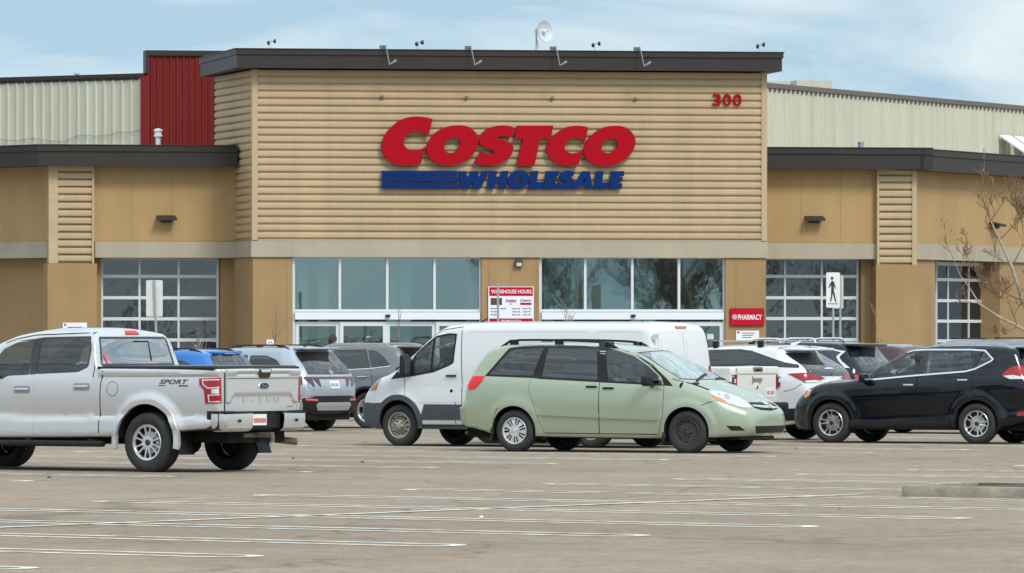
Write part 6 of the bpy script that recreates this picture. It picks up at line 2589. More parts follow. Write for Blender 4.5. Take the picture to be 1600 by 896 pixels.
    # tail lamps
    lamp = z6([(97, 282), (405, 270), (415, 625), (185, 632), (165, 445), (100, 372)])
    wl = lambda pts, w: ribbon(pts, w)
    st1 = z6([(385, 290), (135, 297), (148, 372), (215, 425), (385, 408), (385, 395), (222, 408), (163, 365), (152, 312), (385, 305)])
    st2 = z6([(390, 500), (215, 508), (228, 612), (398, 610), (398, 596), (243, 598), (232, 520), (390, 513)])
    blk = z6([(268, 428), (375, 420), (375, 492), (268, 490)])
    mirror_lamp(c, 'tail_light', lamp, -52, M_red, 0.012, 0.03,
                [('lamp_strip', st1, M_clear, 0.016), ('lamp_strip', st2, M_clear, 0.016), ('reverse_lens', blk, M_clear, 0.016)])
    # bumper: chrome wings, black step pads, recess with the plate
    b = MB()

    def wing(sg):
        pl = [(-1.08, 0.945), (-1.17, 0.935), (-1.25, 0.845), (-1.285, 0.34)]
        pr = [(0.0, 0.80), (-0.03, 0.79), (-0.035, 0.72), (-0.015, 0.60), (0.05, 0.555), (0.16, 0.55)]
        vs, fs = [], []
        for i, (x, y) in enumerate(pl):
            for (dx, z) in pr:
                if i < 2: vs.append((x, sg * (y + (-dx) * 0.7 - 0.02), z))
                else: vs.append((x + dx, sg * y, z))
        m = len(pr)
        for i in range(len(pl) - 1):
            for k in range(m - 1): fs.append((i * m + k, i * m + k + 1, (i + 1) * m + k + 1, (i + 1) * m + k))
        return vs, fs
    m2 = MB()
    for sg in (1, -1): m2.box(-1.285, -1.13, sg * 0.345, sg * 0.88, 0.80, 0.822)
    m2.box(-1.24, -1.12, -0.345, 0.345, 0.60, 0.79)
    m2.box(-1.19, -0.99, -0.93, 0.93, 0.57, 0.83)
    for sg in (1, -1): m2.tube([(-1.325, sg * 0.62, 0.70), (-1.28, sg * 0.62, 0.70)], 0.02, 10)
    bo = m2.build('rear_bumper', M_black, c.root, world=False)
    for sg in (1, -1):
        b = MB()
        b.add(*wing(sg))
        b.build('chrome_bumper_end', mat('bumper_chrome', (0.68, 0.685, 0.69), rough=0.34, metal=0.75, noise=0.06), bo, sm=45, world=False)
    m2 = MB()
    m2.box(-1.256, -1.246, -0.03, 0.27, 0.635, 0.785)
    pl = m2.build('licence_plate', M_plate, bo, world=False)
    m2 = MB()
    for k in range(6): m2.box(-1.260, -1.2565, -0.01 + k * 0.045, 0.022 + k * 0.045, 0.67, 0.73)
    m2.build('plate_markings', M_plred, pl, world=False)
    m2 = MB()
    m2.box(-1.38, -1.1, -0.04, 0.04, 0.47, 0.54)
    m2.tube([(-1.38, 0, 0.40), (-1.38, 0, 0.50)], 0.03, 8)
    m2.tube([(-1.1, -0.3, 0.5), (-1.1, 0.3, 0.5)], 0.035, 8)
    m2.build('tow_hitch', M_rust, c.root, world=False)
    # steps, mud flaps, underbody
    for sg in (1, -1):
        m2 = MB()
        rbox(m2, (2.08, sg * 1.0, 0.375), (2.66, 0.13, 0.08), 0.03, 2)
        for x in (1.0, 2.1, 3.2): m2.box(x - 0.05, x + 0.05, sg * 0.7, sg * 0.98, 0.36, 0.44)
        m2.build('side_step', M_black, c.root, sm=40, world=False)
        m2 = MB()
        vs = [(-0.42, 0.98, 0.62), (-0.42, 0.70, 0.62), (-0.56, 0.70, 0.24), (-0.56, 0.98, 0.24), (-0.46, 0.98, 0.62), (-0.46, 0.70, 0.62), (-0.60, 0.70, 0.24), (-0.60, 0.98, 0.24)]
        m2.add([(x, sg * y, z) for x, y, z in vs], [(0, 1, 2, 3), (7, 6, 5, 4), (0, 3, 7, 4), (1, 5, 6, 2), (0, 4, 5, 1), (3, 2, 6, 7)])
        m2.build('mud_flap', M_black, c.root, world=False)
    c.wheel_set(0.408, 0.275, 0.242, 'alloy12', 0.86)
    c.arch_trim(pm, w=0.07, off=0.028, inner=0.006)
    c.underbody(0.40, 0.60, 0.62, -1.1, 4.6, exhaust=[(1.0, -0.5, 0.42), (-0.7, -0.6, 0.45), (-0.95, -0.78, 0.42), (-1.05, -0.95, 0.40), 0.05])
    mb = MB()
    rbox(mb, (-0.75, -0.1, 0.50), (0.5, 0.62, 0.2), 0.08, 2)
    mb.build('spare_wheel', M_tyre, c.root, sm=40, world=False)
    mb = MB()
    mb.lathe([(0.0, 0), (0.12, -0.02), (0.16, 0), (0.12, 0.1), (0, 0.12)], 14, 'y', c=(0, 0, 0.40))
    mb.build('rear_differential', M_under, c.root, sm=40, world=False)
    c.mirror(2.95, 1.15, 1.36, pm, (0.12, 0.26, 0.24))
    c.seats([2.0], z=0.85, hgt=0.6)
    c.seats([1.25], z=0.80, hgt=0.40)
    c.dash(2.72, 1.415, 0.72)
    # nose, seen only from the side: lamps and grille
    mirror_front(c, [(0.62, 1.02), (0.95, 1.02), (0.95, 0.88), (0.62, 0.86)], M_clear)
    c.patch('grille', [round_poly([(-0.58, 0.72), (0.58, 0.72), (0.62, 1.06), (-0.62, 1.06)], 0.04)], 'front', M_black, off=0.012)


def mirror_front(c, pts, m, name='headlight', off=0.01):
    for sg in (1, -1):
        c.patch(name, [round_poly([(sg * y, z) for y, z in pts], 0.02)], 'front', m, off=off, res=0.05)


# ============================================================================ 2. white cargo van
def make_van():
    pm = paint('white_van_paint', (0.66, 0.67, 0.68), rough=0.4, coat=0.7)
    c = Car('cargo_van', 'long white cargo van with grey lower cladding and bare steel wheels', 'van', 180 - 32, 629, 697, 3.75, 0.87)
    c.shell(top=[(-1.22, 2.05), (-0.7, 2.075), (2.0, 2.08), (2.8, 2.065), (3.02, 2.0), (3.45, 1.68), (3.85, 1.36), (4.0, 1.285), (4.4, 1.16), (4.62, 1.02), (4.76, 0.84)],
            bot=[(-1.22, 0.42), (-0.8, 0.36), (0.5, 0.34), (3.2, 0.33), (4.3, 0.28), (4.76, 0.32)],
            belt=[(-1.2, 1.2), (3, 1.2), (3.6, 1.14), (4.3, 0.98), (4.76, 0.8)],
            plan=[(-1.22, 0.985), (-1.0, 1.01), (0, 1.025), (3.2, 1.025), (3.8, 1.0), (4.2, 0.94), (4.5, 0.84), (4.76, 0.66)],
            sec=[(-0.95, 0.955), (-0.8, 0.985), (-0.6, 1.0), (-0.3, 0.992), (-0.2, 0.985), (0, 0.985), (0.3, 0.955), (0.6, 0.905), (0.9, 0.84), (1.0, 0.82)],
            rs=[(0.4, 0.0), (1.0, 0.0), (1.6, 0.03), (2.05, 0.10)], fs=[(0.3, -0.05), (0.6, 0.02), (0.8, 0.0), (1.1, -0.12)],
            rc=[(-1.22, 0.14), (2.8, 0.14), (3.4, 0.16), (4.0, 0.14), (4.76, 0.12)], crown=[(-1.22, 0.045), (2.8, 0.05), (3.4, 0.09), (4.1, 0.08), (4.76, 0.04)],
            rE=(0.10, 0.14), pb=(0.05, 0.16), Lw=(0.5, 0.7), wheels=(0, 3.75), Ra=0.415, zc=0.36, flare=0.02)
    z3 = lambda p: Z(560, 480, 3.319, p)
    z5 = lambda p: Z(560, 580, 7.17, p)
    fw = round_poly(c.poly(z3([(272, 352), (300, 356), (392, 338), (470, 305), (494, 290), (513, 138), (470, 136), (405, 150), (345, 192), (300, 240), (275, 285)])), 0.03)
    sh = shield_poly(4.0, 3.72, 0.80, 2.98, 2.86, 0.74)
    rw = round_poly([(0.06, 1.30), (0.80, 1.30), (0.74, 1.88), (0.06, 1.88)], 0.06)
    c.finish_shell(pm, windows=[inset(fw, 0.03)], tops=[(sh, 1.34)])
    for v in ('L', 'R'):
        c.window(fw, G_clear, v, 0.034, name='door_window', frame=M_black)
        bar = c.poly(z3([(372, 335), (392, 160), (402, 156), (382, 333)]))
        c.patch('window_divider', [bar], v, M_black, off=0.008)
        tri = c.poly(z3([(170, 375), (215, 310), (272, 262), (300, 356)]))
        c.patch('mirror_sail', [tri], v, M_black, off=0.006)
    c.patch('windscreen', [sh], 'top', G_shield, off=0, skirt=0)
    # cladding along the sides, front bumper
    for v in ('L', 'R'):
        a = c.poly(z3([(300, 508), (545, 498)]))
        zt_, zl_ = a[1][1], 0.44
        cl = [(3.22, 0.70), (3.28, 0.50), (3.26, zl_), (0.46, zl_), (0.44, 0.62), (0.42, 0.70)]
        c.patch('side_cladding', [cl], v, M_grey, off=0.012)
        c.patch('rear_cladding', [[(-0.44, 0.70), (-0.42, 0.5), (-0.6, 0.46), (-1.1, 0.46), (-1.15, 0.70)]], v, M_grey, off=0.012)
        c.patch('sill_step', [[(3.30, 0.33), (3.24, 0.365), (0.46, 0.365), (0.42, 0.33), (0.42, 0.29), (3.30, 0.29)]], v, M_grey, off=0.035)
        br = [(4.11, 0.72), (4.55, 0.70), (4.74, 0.70), (4.74, 0.30), (4.16, 0.30), (4.20, 0.42), (4.19, 0.55)]
    fb = [(-0.97, 0.30), (0.97, 0.30), (0.97, 0.70), (0.80, 0.72), (-0.80, 0.72), (-0.97, 0.70)]
    c.patch('front_bumper', [fb], 'front', M_grey, off=0.02, res=0.03, skirt=0.01)
    for v in ('L', 'R'): c.patch('bumper_corner', [br], v, M_grey, off=0.02, res=0.04, skirt=0.01)
    c.arch_trim(M_grey, w=0.085, off=0.024, a0=-8, a1=188)
    lam = z5([(128, 222), (150, 130), (195, 62), (300, 32), (262, 90), (215, 165), (200, 212)])
    mirror_lamp(c, 'headlight', lam, -122, M_hl, 0.010, 0.03,
                [('turn_lens', z5([(150, 216), (165, 165), (212, 128), (222, 150), (198, 208)]), mat('dull_amber', (0.42, 0.16, 0.08), rough=0.3), 0.014)])
    # seams, pressed panel, handle, lock
    d1 = c.poly(z3([(545, 103), (535, 300), (538, 380), (540, 608)]))
    d2 = c.poly(z3([(238, 362), (240, 470)]))
    d3 = c.poly(z3([(538, 428), (503, 462), (505, 605)]))
    d4 = c.poly(z3([(933, 78), (935, 120)]))
    roofl = c.poly(z3([(545, 103), (450, 118), (400, 135), (330, 190), (250, 250)]))
    zr = c.pix(*z3([(700, 122)])[0]).z
    rim = round_poly([(2.45, 0.9), (2.45, zr), (0.05, zr), (0.05, 0.9)], 0.10)
    rim2 = round_poly([(-0.05, 0.9), (-0.05, zr), (-0.95, zr), (-0.95, 0.9)], 0.10)
    c.seams([d1, d2, d3, roofl], w=0.013)
    mb = MB()
    for v in ('L', 'R'):
        for lp in (rim, rim2): c.lay(mb, [lp, inset(lp, 0.02)], v, off=0.004, res=0.1, skirt=0.003)
        c.lay(mb, [ribbon([(3.2, 1.02), (0.4, 1.02)], 0.02), ], v, off=0.004, res=0.1, skirt=0.003)
    mb.build('pressed_panel_line', pm, c.root, sm=30, world=False)
    drw = c.poly(z3([(240, 370), (240, 470), (300, 498), (532, 492), (532, 380), (528, 290), (500, 300), (400, 350), (270, 366)]))
    h = c.poly(z3([(484, 357)]))[0]
    for v in ('L', 'R'):
        o = c.patch('front_door', [drw], v, pm, off=0.004, res=0.04, skirt=0.006, sm=60)
        handle(c, h[0], h[1], M_black, parent=o, view=v, ln=0.20)
    k = c.poly(z3([(483, 435)]))[0]
    c.patch('door_lock', [circle(k[0], k[1], 0.028, 12)], 'L', M_gap, off=0.008)
    # tail: two doors, lamps, high brake light
    for sg in (1, -1):
        o = c.patch('rear_door', [round_poly([(sg * 0.015, 0.58), (sg * 0.80, 0.58), (sg * 0.80, 1.3), (sg * 0.745, 1.92), (sg * 0.015, 1.94)], 0.05)], 'rear', pm, off=0.012, res=0.06)
        c.patch('door_window_blank', [round_poly([(sg * 0.09, 1.27), (sg * 0.73, 1.27), (sg * 0.685, 1.84), (sg * 0.09, 1.85)], 0.07)], 'rear', pm, off=0.022, res=0.06, parent=o)
        c.patch('tail_light', [round_poly([(sg * 0.83, 0.85), (sg * 0.93, 0.85), (sg * 0.925, 1.35), (sg * 0.83, 1.35)], 0.02)], 'rear', M_red, off=0.02, res=0.05)
        mb = MB()
        for zz in (0.75, 1.2, 1.78): mb.box(-1.23, -1.13, sg * 0.86, sg * 0.90, zz, zz + 0.09)
        mb.build('door_hinge', M_grey if False else pm, c.root, world=False)
    c.patch('brake_light', [round_poly([(-0.17, 1.965), (0.17, 1.965), (0.17, 2.0), (-0.17, 2.0)], 0.01)], 'rear', mat('brake_lens', (0.45, 0.16, 0.12), rough=0.3), off=0.02, res=0.1)
    mb = MB()
    rbox(mb, (-1.24, 0, 0.5), (0.14, 1.9, 0.16), 0.04, 2)
    mb.build('rear_bumper', M_grey, c.root, sm=40, world=False)
    c.plate('rear', -0.35, 0.72, w=0.3)
    mb = MB()
    mb.tube([(2.7, 0.1, 2.06), (2.55, 0.1, 2.13)], [0.02, 0.008], 6)
    mb.build('roof_aerial', M_black, c.root, world=False)
    # mirrors: tall towing type
    mz = c.pix(637, 573)
    for sg in (1, -1):
        mb = MB()
        rbox(mb, (3.54, sg * 1.13, 1.34), (0.12, 0.20, 0.38), 0.05, 3)
        mb.box(3.48, 3.56, sg * 0.88, sg * 1.08, 1.18, 1.24)
        o = mb.build('wing_mirror', M_black, c.root, sm=40, world=False)
        mg = MB()
        mg.box(3.474, 3.478, sg * 1.06, sg * 1.20, 1.2, 1.48)
        mg.build('mirror_glass', mat('mirror_silver', (0.7, 0.74, 0.74), rough=0.03, metal=1), o, world=False)
    c.wheel_set(0.352, 0.235, 0.215, 'steel', 0.87)
    c.underbody(0.28, 0.5, 0.7, -1.1, 4.2)
    c.seats([2.7], z=0.85, hgt=0.62)
    c.dash(3.7, 1.32, 0.75, depth=0.6)
    mb = MB()
    mb.box(2.25, 2.27, -0.85, 0.85, 0.5, 1.95)
    mb.build('cargo_bulkhead', mat('bulkhead_grey', (0.22, 0.23, 0.24), rough=0.6), c.root, world=False)


# ============================================================================ 3. pale green minivan
def make_minivan():
    pm = paint('pale_green_paint', (0.355, 0.405, 0.29), metal=0.4, rough=0.32, dust=0.18)
    c = Car('minivan', 'pale sage green minivan with black roof rails and one missing wheel cover', 'minivan', -27, 808, 706, 0, -0.84)
    c.shell(top=[(-1.08, 1.685), (-0.6, 1.725), (0.2, 1.745), (1.0, 1.735), (1.7, 1.685), (2.12, 1.61), (2.6, 1.39), (3.02, 1.165), (3.12, 1.125), (3.5, 1.015), (3.83, 0.895), (4.02, 0.78), (4.11, 0.66)],
            bot=[(-1.08, 0.40), (-0.7, 0.33), (-0.3, 0.25), (3.0, 0.225), (3.6, 0.25), (4.11, 0.27)],
            belt=[(-1.08, 1.17), (0, 1.15), (1.5, 1.10), (2.6, 1.04), (3.3, 0.95), (4.11, 0.72)],
            plan=[(-1.08, 0.88), (-0.9, 0.925), (-0.4, 0.965), (1, 0.98), (2.4, 0.975), (3.2, 0.955), (3.6, 0.915), (3.88, 0.82), (4.11, 0.66)],
            sec=[(-0.92, 0.90), (-0.86, 0.945), (-0.78, 0.96), (-0.60, 0.985), (-0.32, 1.0), (-0.1, 0.982), (0, 0.958), (0.035, 0.938), (0.3, 0.87), (0.52, 0.80), (0.62, 0.76)],
            rs=[(0.3, 0.08), (0.5, 0.01), (0.72, 0.0), (0.8, 0.055), (1.0, 0.09), (1.2, 0.17), (1.68, 0.50), (1.75, 0.56)],
            fs=[(0.25, -0.07), (0.42, 0.0), (0.62, 0.0), (0.75, -0.05), (1.0, -0.18)],
            rc=[(-1.08, 0.12), (1.8, 0.13), (2.6, 0.14), (3.2, 0.13), (4.11, 0.14)], crown=[(-1.08, 0.04), (1.8, 0.05), (2.4, 0.10), (3.0, 0.09), (3.6, 0.09), (4.11, 0.06)],
            rE=(0.10, 0.10), pb=(0.09, 0.20), Lw=(1.0, 0.8), wheels=(0, 3.03), Ra=0.385, zc=0.345, flare=0.02)
    z3 = lambda p: Z(560, 480, 3.319, p)
    z4 = lambda p: Z(900, 480, 3.319, p)
    z6 = lambda p: Z(1100, 600, 7.793, p)
    qw = round_poly(c.poly(z3([(664, 356), (735, 275), (790, 218), (840, 210), (977, 203), (907, 362)])), 0.03)
    sw = round_poly(c.poly(z3([(943, 368), (985, 206), (1262, 209), (1252, 384)])), 0.03)
    fw = round_poly(c.poly(z4([(150, 387), (163, 214), (235, 222), (310, 248), (380, 300), (445, 365), (455, 405)])), 0.03)
    sh = shield_poly(3.06, 2.84, 0.80, 2.14, 2.02, 0.63)
    c.finish_shell(pm, windows=[inset(w, 0.02) for w in (qw, sw, fw)], tops=[(sh, 1.17)])
    dlo = c.poly(z3([(655, 358), (735, 268), (785, 212), (850, 203), (1000, 198), (1270, 203)])) + c.poly(z4([(160, 206), (245, 216), (320, 240), (400, 300), (470, 370), (503, 410), (455, 408), (150, 392)])) + c.poly(z3([(1252, 390), (943, 373), (905, 368)]))
    bp = c.poly(z3([(1240, 386), (1250, 206), (1300, 206), (1296, 390)]))
    bp[1] = (bp[1][0], bp[1][1] + 0.075)
    bp[2] = (bp[2][0], bp[2][1] + 0.075)
    for v in ('L', 'R'):
        c.patch('window_surround', [dlo, qw[::-1], sw[::-1], fw[::-1]], v, M_black, off=0.003, res=0.08)
        c.patch('door_pillar', [bp], v, M_black, off=0.0035, res=0.08)
        c.window(qw, G_priv, v, 0.02, name='quarter_window', frame=M_black)
        c.window(sw, G_priv, v, 0.02, name='sliding_door_window', frame=M_black)
        c.window(fw, G_clear, v, 0.02, name='front_door_window', frame=M_black)
    c.patch('windscreen', [sh], 'top', G_shield, off=0, skirt=0)
    mb = MB()
    c.lay(mb, [sh, inset(sh, 0.02)], 'top', 0.003, skirt=0.003)
    mb.build('windscreen_seal', M_black, c.root, world=False)
    # wipers
    for (p0, p1) in (((3.02, -0.55), (2.9, 0.05)), ((3.05, 0.1), (2.93, 0.68))):
        mb = MB()
        c.lay(mb, [ribbon([p0, p1], 0.028)], 'top', 0.02, skirt=0.012)
        mb.build('wiper', M_black, c.root, world=False)
    # rear window and tail lamps (tail faces away)
    rwp = round_poly([(-0.62, 1.20), (0.62, 1.20), (0.52, 1.58), (-0.52, 1.58)], 0.05)
    c.patch('rear_window', [rwp], 'rear', M_dglass, off=0.006)
    tl = c.poly(z3([(571, 380), (582, 358), (655, 357), (642, 383), (603, 425), (574, 429), (569, 405)]))
    for v in ('L', 'R'): c.patch('tail_light', [tl], v, M_redb, off=0.014, res=0.04, skirt=0.02)
    # doors and seams
    sd = c.poly(z3([(897, 372), (881, 412), (905, 500), (950, 620), (968, 650), (1248, 655), (1250, 395)]))
    fd = c.poly(z3([(1256, 395), (1254, 655), (1550, 658)])) + c.poly(z4([(430, 655), (447, 560), (455, 430), (452, 412), (160, 398)]))
    h1, h2 = c.poly(z3([(1210, 413)]))[0], c.poly(z3([(1297, 421)]))[0]
    door(c, 'sliding_door', sd, pm, h1[0], h1[1], M_black)
    door(c, 'front_door', fd, pm, h2[0], h2[1], M_black)
    m1 = c.poly(z3([(935, 551), (1250, 566)]))
    m2 = c.poly(z3([(1256, 567), (1556, 578)]))
    for v in ('L', 'R'):
        for q in (m1, m2): c.patch('door_moulding', [ribbon(q, 0.055)], v, pm, off=0.03, res=0.1, skirt=0.02)
    hood = c.poly(z4([(500, 372), (590, 395), (690, 430)]))
    bl = c.poly(z4([(720, 487), (680, 497), (648, 512)]))
    rb_ = c.poly(z3([(575, 500), (700, 508), (722, 517)]))
    rl = c.poly(z3([(660, 357), (575, 495)]))
    dseam = [c.poly(z3([(1252, 388), (1251, 655)])), sd[:5], c.poly(z3([(968, 653), (1550, 661)])), c.poly(z4([(455, 410), (455, 435), (447, 560), (431, 655)]))]
    c.seams([hood, bl] + dseam, w=0.011)
    k = c.poly(z4([(545, 405)]))[0]
    c.patch('side_marker', [circle(k[0], k[1], 0.022, 12, 0.045)], 'R', M_gap, off=0.006)
    # rear bumper skin stands a little proud of the quarter panels
    rb = c.poly(z3([(580, 503), (640, 503), (700, 509), (724, 519), (708, 545), (697, 590), (692, 636), (600, 636), (566, 612), (560, 540)]))
    for v in ('L', 'R'): c.patch('rear_bumper', [rb], v, pm, off=0.022, res=0.05, skirt=0.02)
    c.patch('rear_bumper', [round_poly(sym_loop([(0.80, 0.42), (0.82, 0.70)]), 0.03)], 'rear', pm, off=0.03, res=0.06, skirt=0.02)
    # face of the car
    hl = z6([(62, 85), (105, 72), (250, 100), (420, 160), (530, 222), (592, 290), (480, 290), (300, 242), (145, 198), (80, 120)])
    am = z6([(92, 135), (150, 196), (285, 228), (245, 192), (180, 162), (115, 140)])
    mirror_lamp(c, 'headlight', hl, 132, mat('hazy_headlight', (0.55, 0.56, 0.52), rough=0.2, coat=1.0, noise=0.25, nscale=14), 0.010, 0.03,
                [('turn_lens', am, M_amber, 0.014), ('lamp_bowl', z6([(235, 130), (285, 125), (320, 160), (300, 195), (250, 175)]), M_satin, 0.014),
                 ('lamp_bowl', z6([(160, 110), (195, 110), (205, 135), (170, 140)]), M_satin, 0.014)])
    fr = lambda pts: polyv(c, z6(pts), 'front')

    def sym(pts):
        """half outline read on the near side of the centre line, mirrored across it"""
        q = fr(pts)
        return q
    c.patch('grille', [fr([(528, 222), (720, 224), (882, 219), (905, 284), (870, 312), (800, 326), (700, 318), (610, 292), (560, 248)])], 'front', M_black, off=0.006, res=0.04)
    c.patch('grille_bar', [fr([(572, 252), (720, 262), (830, 272), (905, 282), (820, 300), (680, 286), (600, 275)])], 'front', mat('silver_trim', (0.55, 0.57, 0.52), rough=0.3, metal=0.5), off=0.022, res=0.04)
    e = c.pix(*z6([(772, 252)])[0], 'front')
    o = c.patch('emblem', [circle(0, e.z, 0.085, 24, 0.058), circle(0, e.z, 0.068, 24, 0.042)], 'front', M_chrome, off=0.04, res=0.5)
    c.patch('emblem_ring', [circle(0, e.z + 0.008, 0.05, 20, 0.02), circle(0, e.z + 0.008, 0.036, 20, 0.010)], 'front', M_chrome, off=0.042, res=0.5, parent=o)
    c.patch('emblem_ring', [circle(0, e.z - 0.004, 0.022, 16, 0.044), circle(0, e.z - 0.004, 0.010, 16, 0.034)], 'front', M_chrome, off=0.044, res=0.5, parent=o)
    il = fr([(580, 515), (1008, 507), (1003, 565), (962, 592), (640, 598)])
    yy = max(abs(p[0]) for p in il)
    z0_, z1_ = min(p[1] for p in il), max(p[1] for p in il)
    c.patch('lower_intake', [round_poly([(-0.50, z0_), (0.50, z0_), (0.58, z1_), (-0.58, z1_)], 0.03)], 'front', M_black, off=0.004, res=0.04)
    fp = z6([(268, 510), (432, 515), (500, 570), (330, 570)])
    mirror_lamp(c, 'fog_pocket', fp, 140, M_black, 0.004, 0.04)
    bl2 = z6([(150, 505), (265, 512), (320, 572), (500, 575), (560, 648), (552, 652), (490, 582), (312, 580), (258, 520), (150, 512)])
    cr = z6([(105, 440), (250, 435), (540, 438), (540, 446), (250, 444), (105, 448)])
    mb = MB()
    rbox(mb, (3.45, 0, 0.235), (0.75, 1.25, 0.05), 0.02, 2)
    mb.build('splash_guard', M_black, c.root, world=False)
    # rails, mirrors, flaps, aerial
    c.roof_rails(-0.42, 1.68, 0.60, M_black, lift=0.085, r=0.024, ends=0.25, bar=0.035)
    for sg in (1, -1):
        mb = MB()
        vs = [(0.66, 0.96, 0.4), (0.66, 0.74, 0.4), (0.66, 0.74, 0.2), (0.66, 0.96, 0.2)]
        for wx in (0.0, 3.03):
            x = wx - 0.40
            mb = MB()
            mb.box(x - 0.015, x + 0.01, sg * 0.74, sg * 0.965, 0.17, 0.42)
            mb.build('mud_flap', M_black, c.root, world=False)
    c.mirror(2.42, 1.10, 1.135, M_black, (0.14, 0.22, 0.17))
    c.wheel_set(0.338, 0.215, 0.21, 'cover', 0.84, front_style='steel_dark')
    c.underbody(0.22, 0.42, 0.72, -0.95, 3.6, exhaust=[(-0.5, -0.3, 0.3), (-0.95, -0.5, 0.3), (-1.08, -0.52, 0.28), 0.03])
    c.seats([1.75, 0.75, -0.15], z=0.62, hgt=0.58, m=M_seatl)
    c.dash(2.75, 1.10, 0.72, steer_y=0.38, depth=0.7)
    c.plate('rear', 0, 0.9, marks=False)


# ============================================================================ 4. black SUV on the right
def make_black_suv():
    pm = paint('blue_black_paint', (0.003, 0.0045, 0.009), metal=0.0, rough=0.6, coat=1.0, dust=0.015, spec=0.0)
    c = Car('black_suv', 'blue-black SUV with chrome window outline and silver rails, cut off by the right edge', 'SUV', 180 - 27, 1529, 694, 0, 0.80)
    c.shell(top=[(-1.02, 1.64), (-0.6, 1.675), (0.1, 1.70), (0.8, 1.695), (1.25, 1.655), (1.6, 1.53), (2.28, 1.155), (2.45, 1.12), (2.9, 1.075), (3.25, 0.98), (3.5, 0.85), (3.64, 0.68)],
            bot=[(-1.02, 0.42), (-0.6, 0.3), (0.4, 0.235), (2.4, 0.23), (3.2, 0.22), (3.64, 0.25)],
            belt=[(-1.02, 1.2), (-0.2, 1.16), (0.6, 1.10), (1.4, 1.065), (2.3, 1.03), (3.0, 0.95), (3.64, 0.75)],
            plan=[(-1.02, 0.82), (-0.8, 0.88), (-0.3, 0.915), (1.3, 0.915), (2.7, 0.915), (3.1, 0.87), (3.4, 0.77), (3.64, 0.56)],
            sec=[(-0.9, 0.91), (-0.82, 0.955), (-0.72, 0.965), (-0.62, 0.955), (-0.45, 0.97), (-0.2, 1.0), (-0.05, 0.985), (0, 0.965), (0.03, 0.945), (0.3, 0.86), (0.5, 0.78), (0.6, 0.74)],
            rs=[(0.3, 0.08), (0.55, 0.0), (0.8, 0.0), (1.0, 0.03), (1.2, 0.12), (1.62, 0.30), (1.7, 0.28)],
            fs=[(0.2, -0.06), (0.4, 0.0), (0.65, 0.0), (0.85, -0.05), (1.05, -0.12)],
            rc=[(-1.02, 0.12), (1.3, 0.13), (2.0, 0.13), (2.5, 0.13), (3.64, 0.12)], crown=[(-1.02, 0.03), (1.2, 0.04), (1.8, 0.08), (2.5, 0.06), (3.64, 0.05)],
            rE=(0.10, 0.12), pb=(0.08, 0.18), Lw=(0.8, 0.7), wheels=(0, 2.706), Ra=0.40, zc=0.355, flare=0.03)
    z5 = lambda p: Z(1120, 480, 3.319, p)
    fw = round_poly(c.poly(z5([(806, 373), (1038, 350), (1080, 232), (1020, 233), (960, 248), (890, 290), (825, 345)])), 0.02)
    rw = round_poly(c.poly(z5([(1060, 350), (1310, 330), (1330, 322), (1322, 222), (1100, 226)])), 0.025)
    qw = round_poly(c.poly(z5([(1338, 318), (1405, 285), (1425, 270), (1392, 227), (1328, 222)])), 0.02)
    sh = shield_poly(2.34, 2.12, 0.74, 1.36, 1.26, 0.60)
    c.finish_shell(pm, windows=[inset(w, 0.016) for w in (fw, rw, qw)], tops=[(sh, 1.19)])
    chrome = c.poly(z5([(750, 371), (800, 330), (870, 277), (940, 236), (1000, 221), (1090, 217), (1320, 217), (1395, 222), (1438, 270), (1425, 283), (1340, 325), (1290, 338), (1040, 358), (806, 380)]))
    outl = chrome
    for v in ('L', 'R'):
        c.patch('window_surround', [outl, fw[::-1], rw[::-1], qw[::-1]], v, M_gloss, off=0.002, res=0.08)
        c.window(fw, G_clear, v, 0.018, name='front_door_window')
        c.window(rw, G_tint, v, 0.018, name='rear_door_window')
        c.window(qw, G_priv, v, 0.018, name='quarter_window')
        c.patch('chrome_window_strip', [outl, inset(outl, 0.026)], v, mat('bright_trim', (0.75, 0.76, 0.78), rough=0.22, metal=0.9), off=0.010, res=0.08)
    c.patch('windscreen', [sh], 'top', G_shield, off=0, skirt=0)
    c.patch('rear_window', [round_poly([(-0.66, 1.14), (0.66, 1.14), (0.55, 1.52), (-0.55, 1.52)], 0.05)], 'rear', M_dglass, off=0.006)
    mb = MB()
    rbox(mb, (-0.74, 0, 1.625), (0.34, 1.12, 0.05), 0.02, 2)
    mb.build('rear_spoiler', pm, c.root, sm=40, world=False)
    fd = c.poly(z5([(722, 380), (718, 430), (735, 580), (760, 610), (1040, 600), (1038, 365), (806, 386)]))
    rd = c.poly(z5([(1046, 364), (1046, 600), (1235, 595), (1250, 530), (1275, 480), (1320, 440), (1330, 335), (1290, 344)]))
    h1, h2 = c.poly(z5([(995, 404)]))[0], c.poly(z5([(1275, 379)]))[0]
    door(c, 'front_door', fd, pm, h1[0], h1[1], M_chrome)
    door(c, 'rear_door', rd, pm, h2[0], h2[1], M_chrome)
    c.seams([fd[:4], c.poly(z5([(1042, 360), (1043, 600)])), rd[2:7], c.poly(z5([(620, 372), (700, 368), (760, 362)]))], w=0.010)
    # cladding
    for v in ('L', 'R'):
        c.patch('sill_cladding', [[(0.40, 0.40), (0.36, 0.24), (2.36, 0.24), (2.33, 0.40)]], v, M_black, off=0.012)
    c.arch_trim(M_black, w=0.05, off=0.012)
    tl = z5([(1478, 352), (1500, 330), (1535, 308), (1600, 304), (1600, 365), (1540, 352)])
    tlc = c.poly(tl)
    for v in ('L', 'R'):
        o = c.patch('tail_light', [tlc], v, M_red, off=0.012, res=0.04)
        q = c.poly(z5([(1484, 356), (1545, 352), (1598, 360), (1596, 372), (1520, 374)]))
        c.patch('clear_lens', [q], v, M_clear, off=0.010, res=0.04, parent=o)
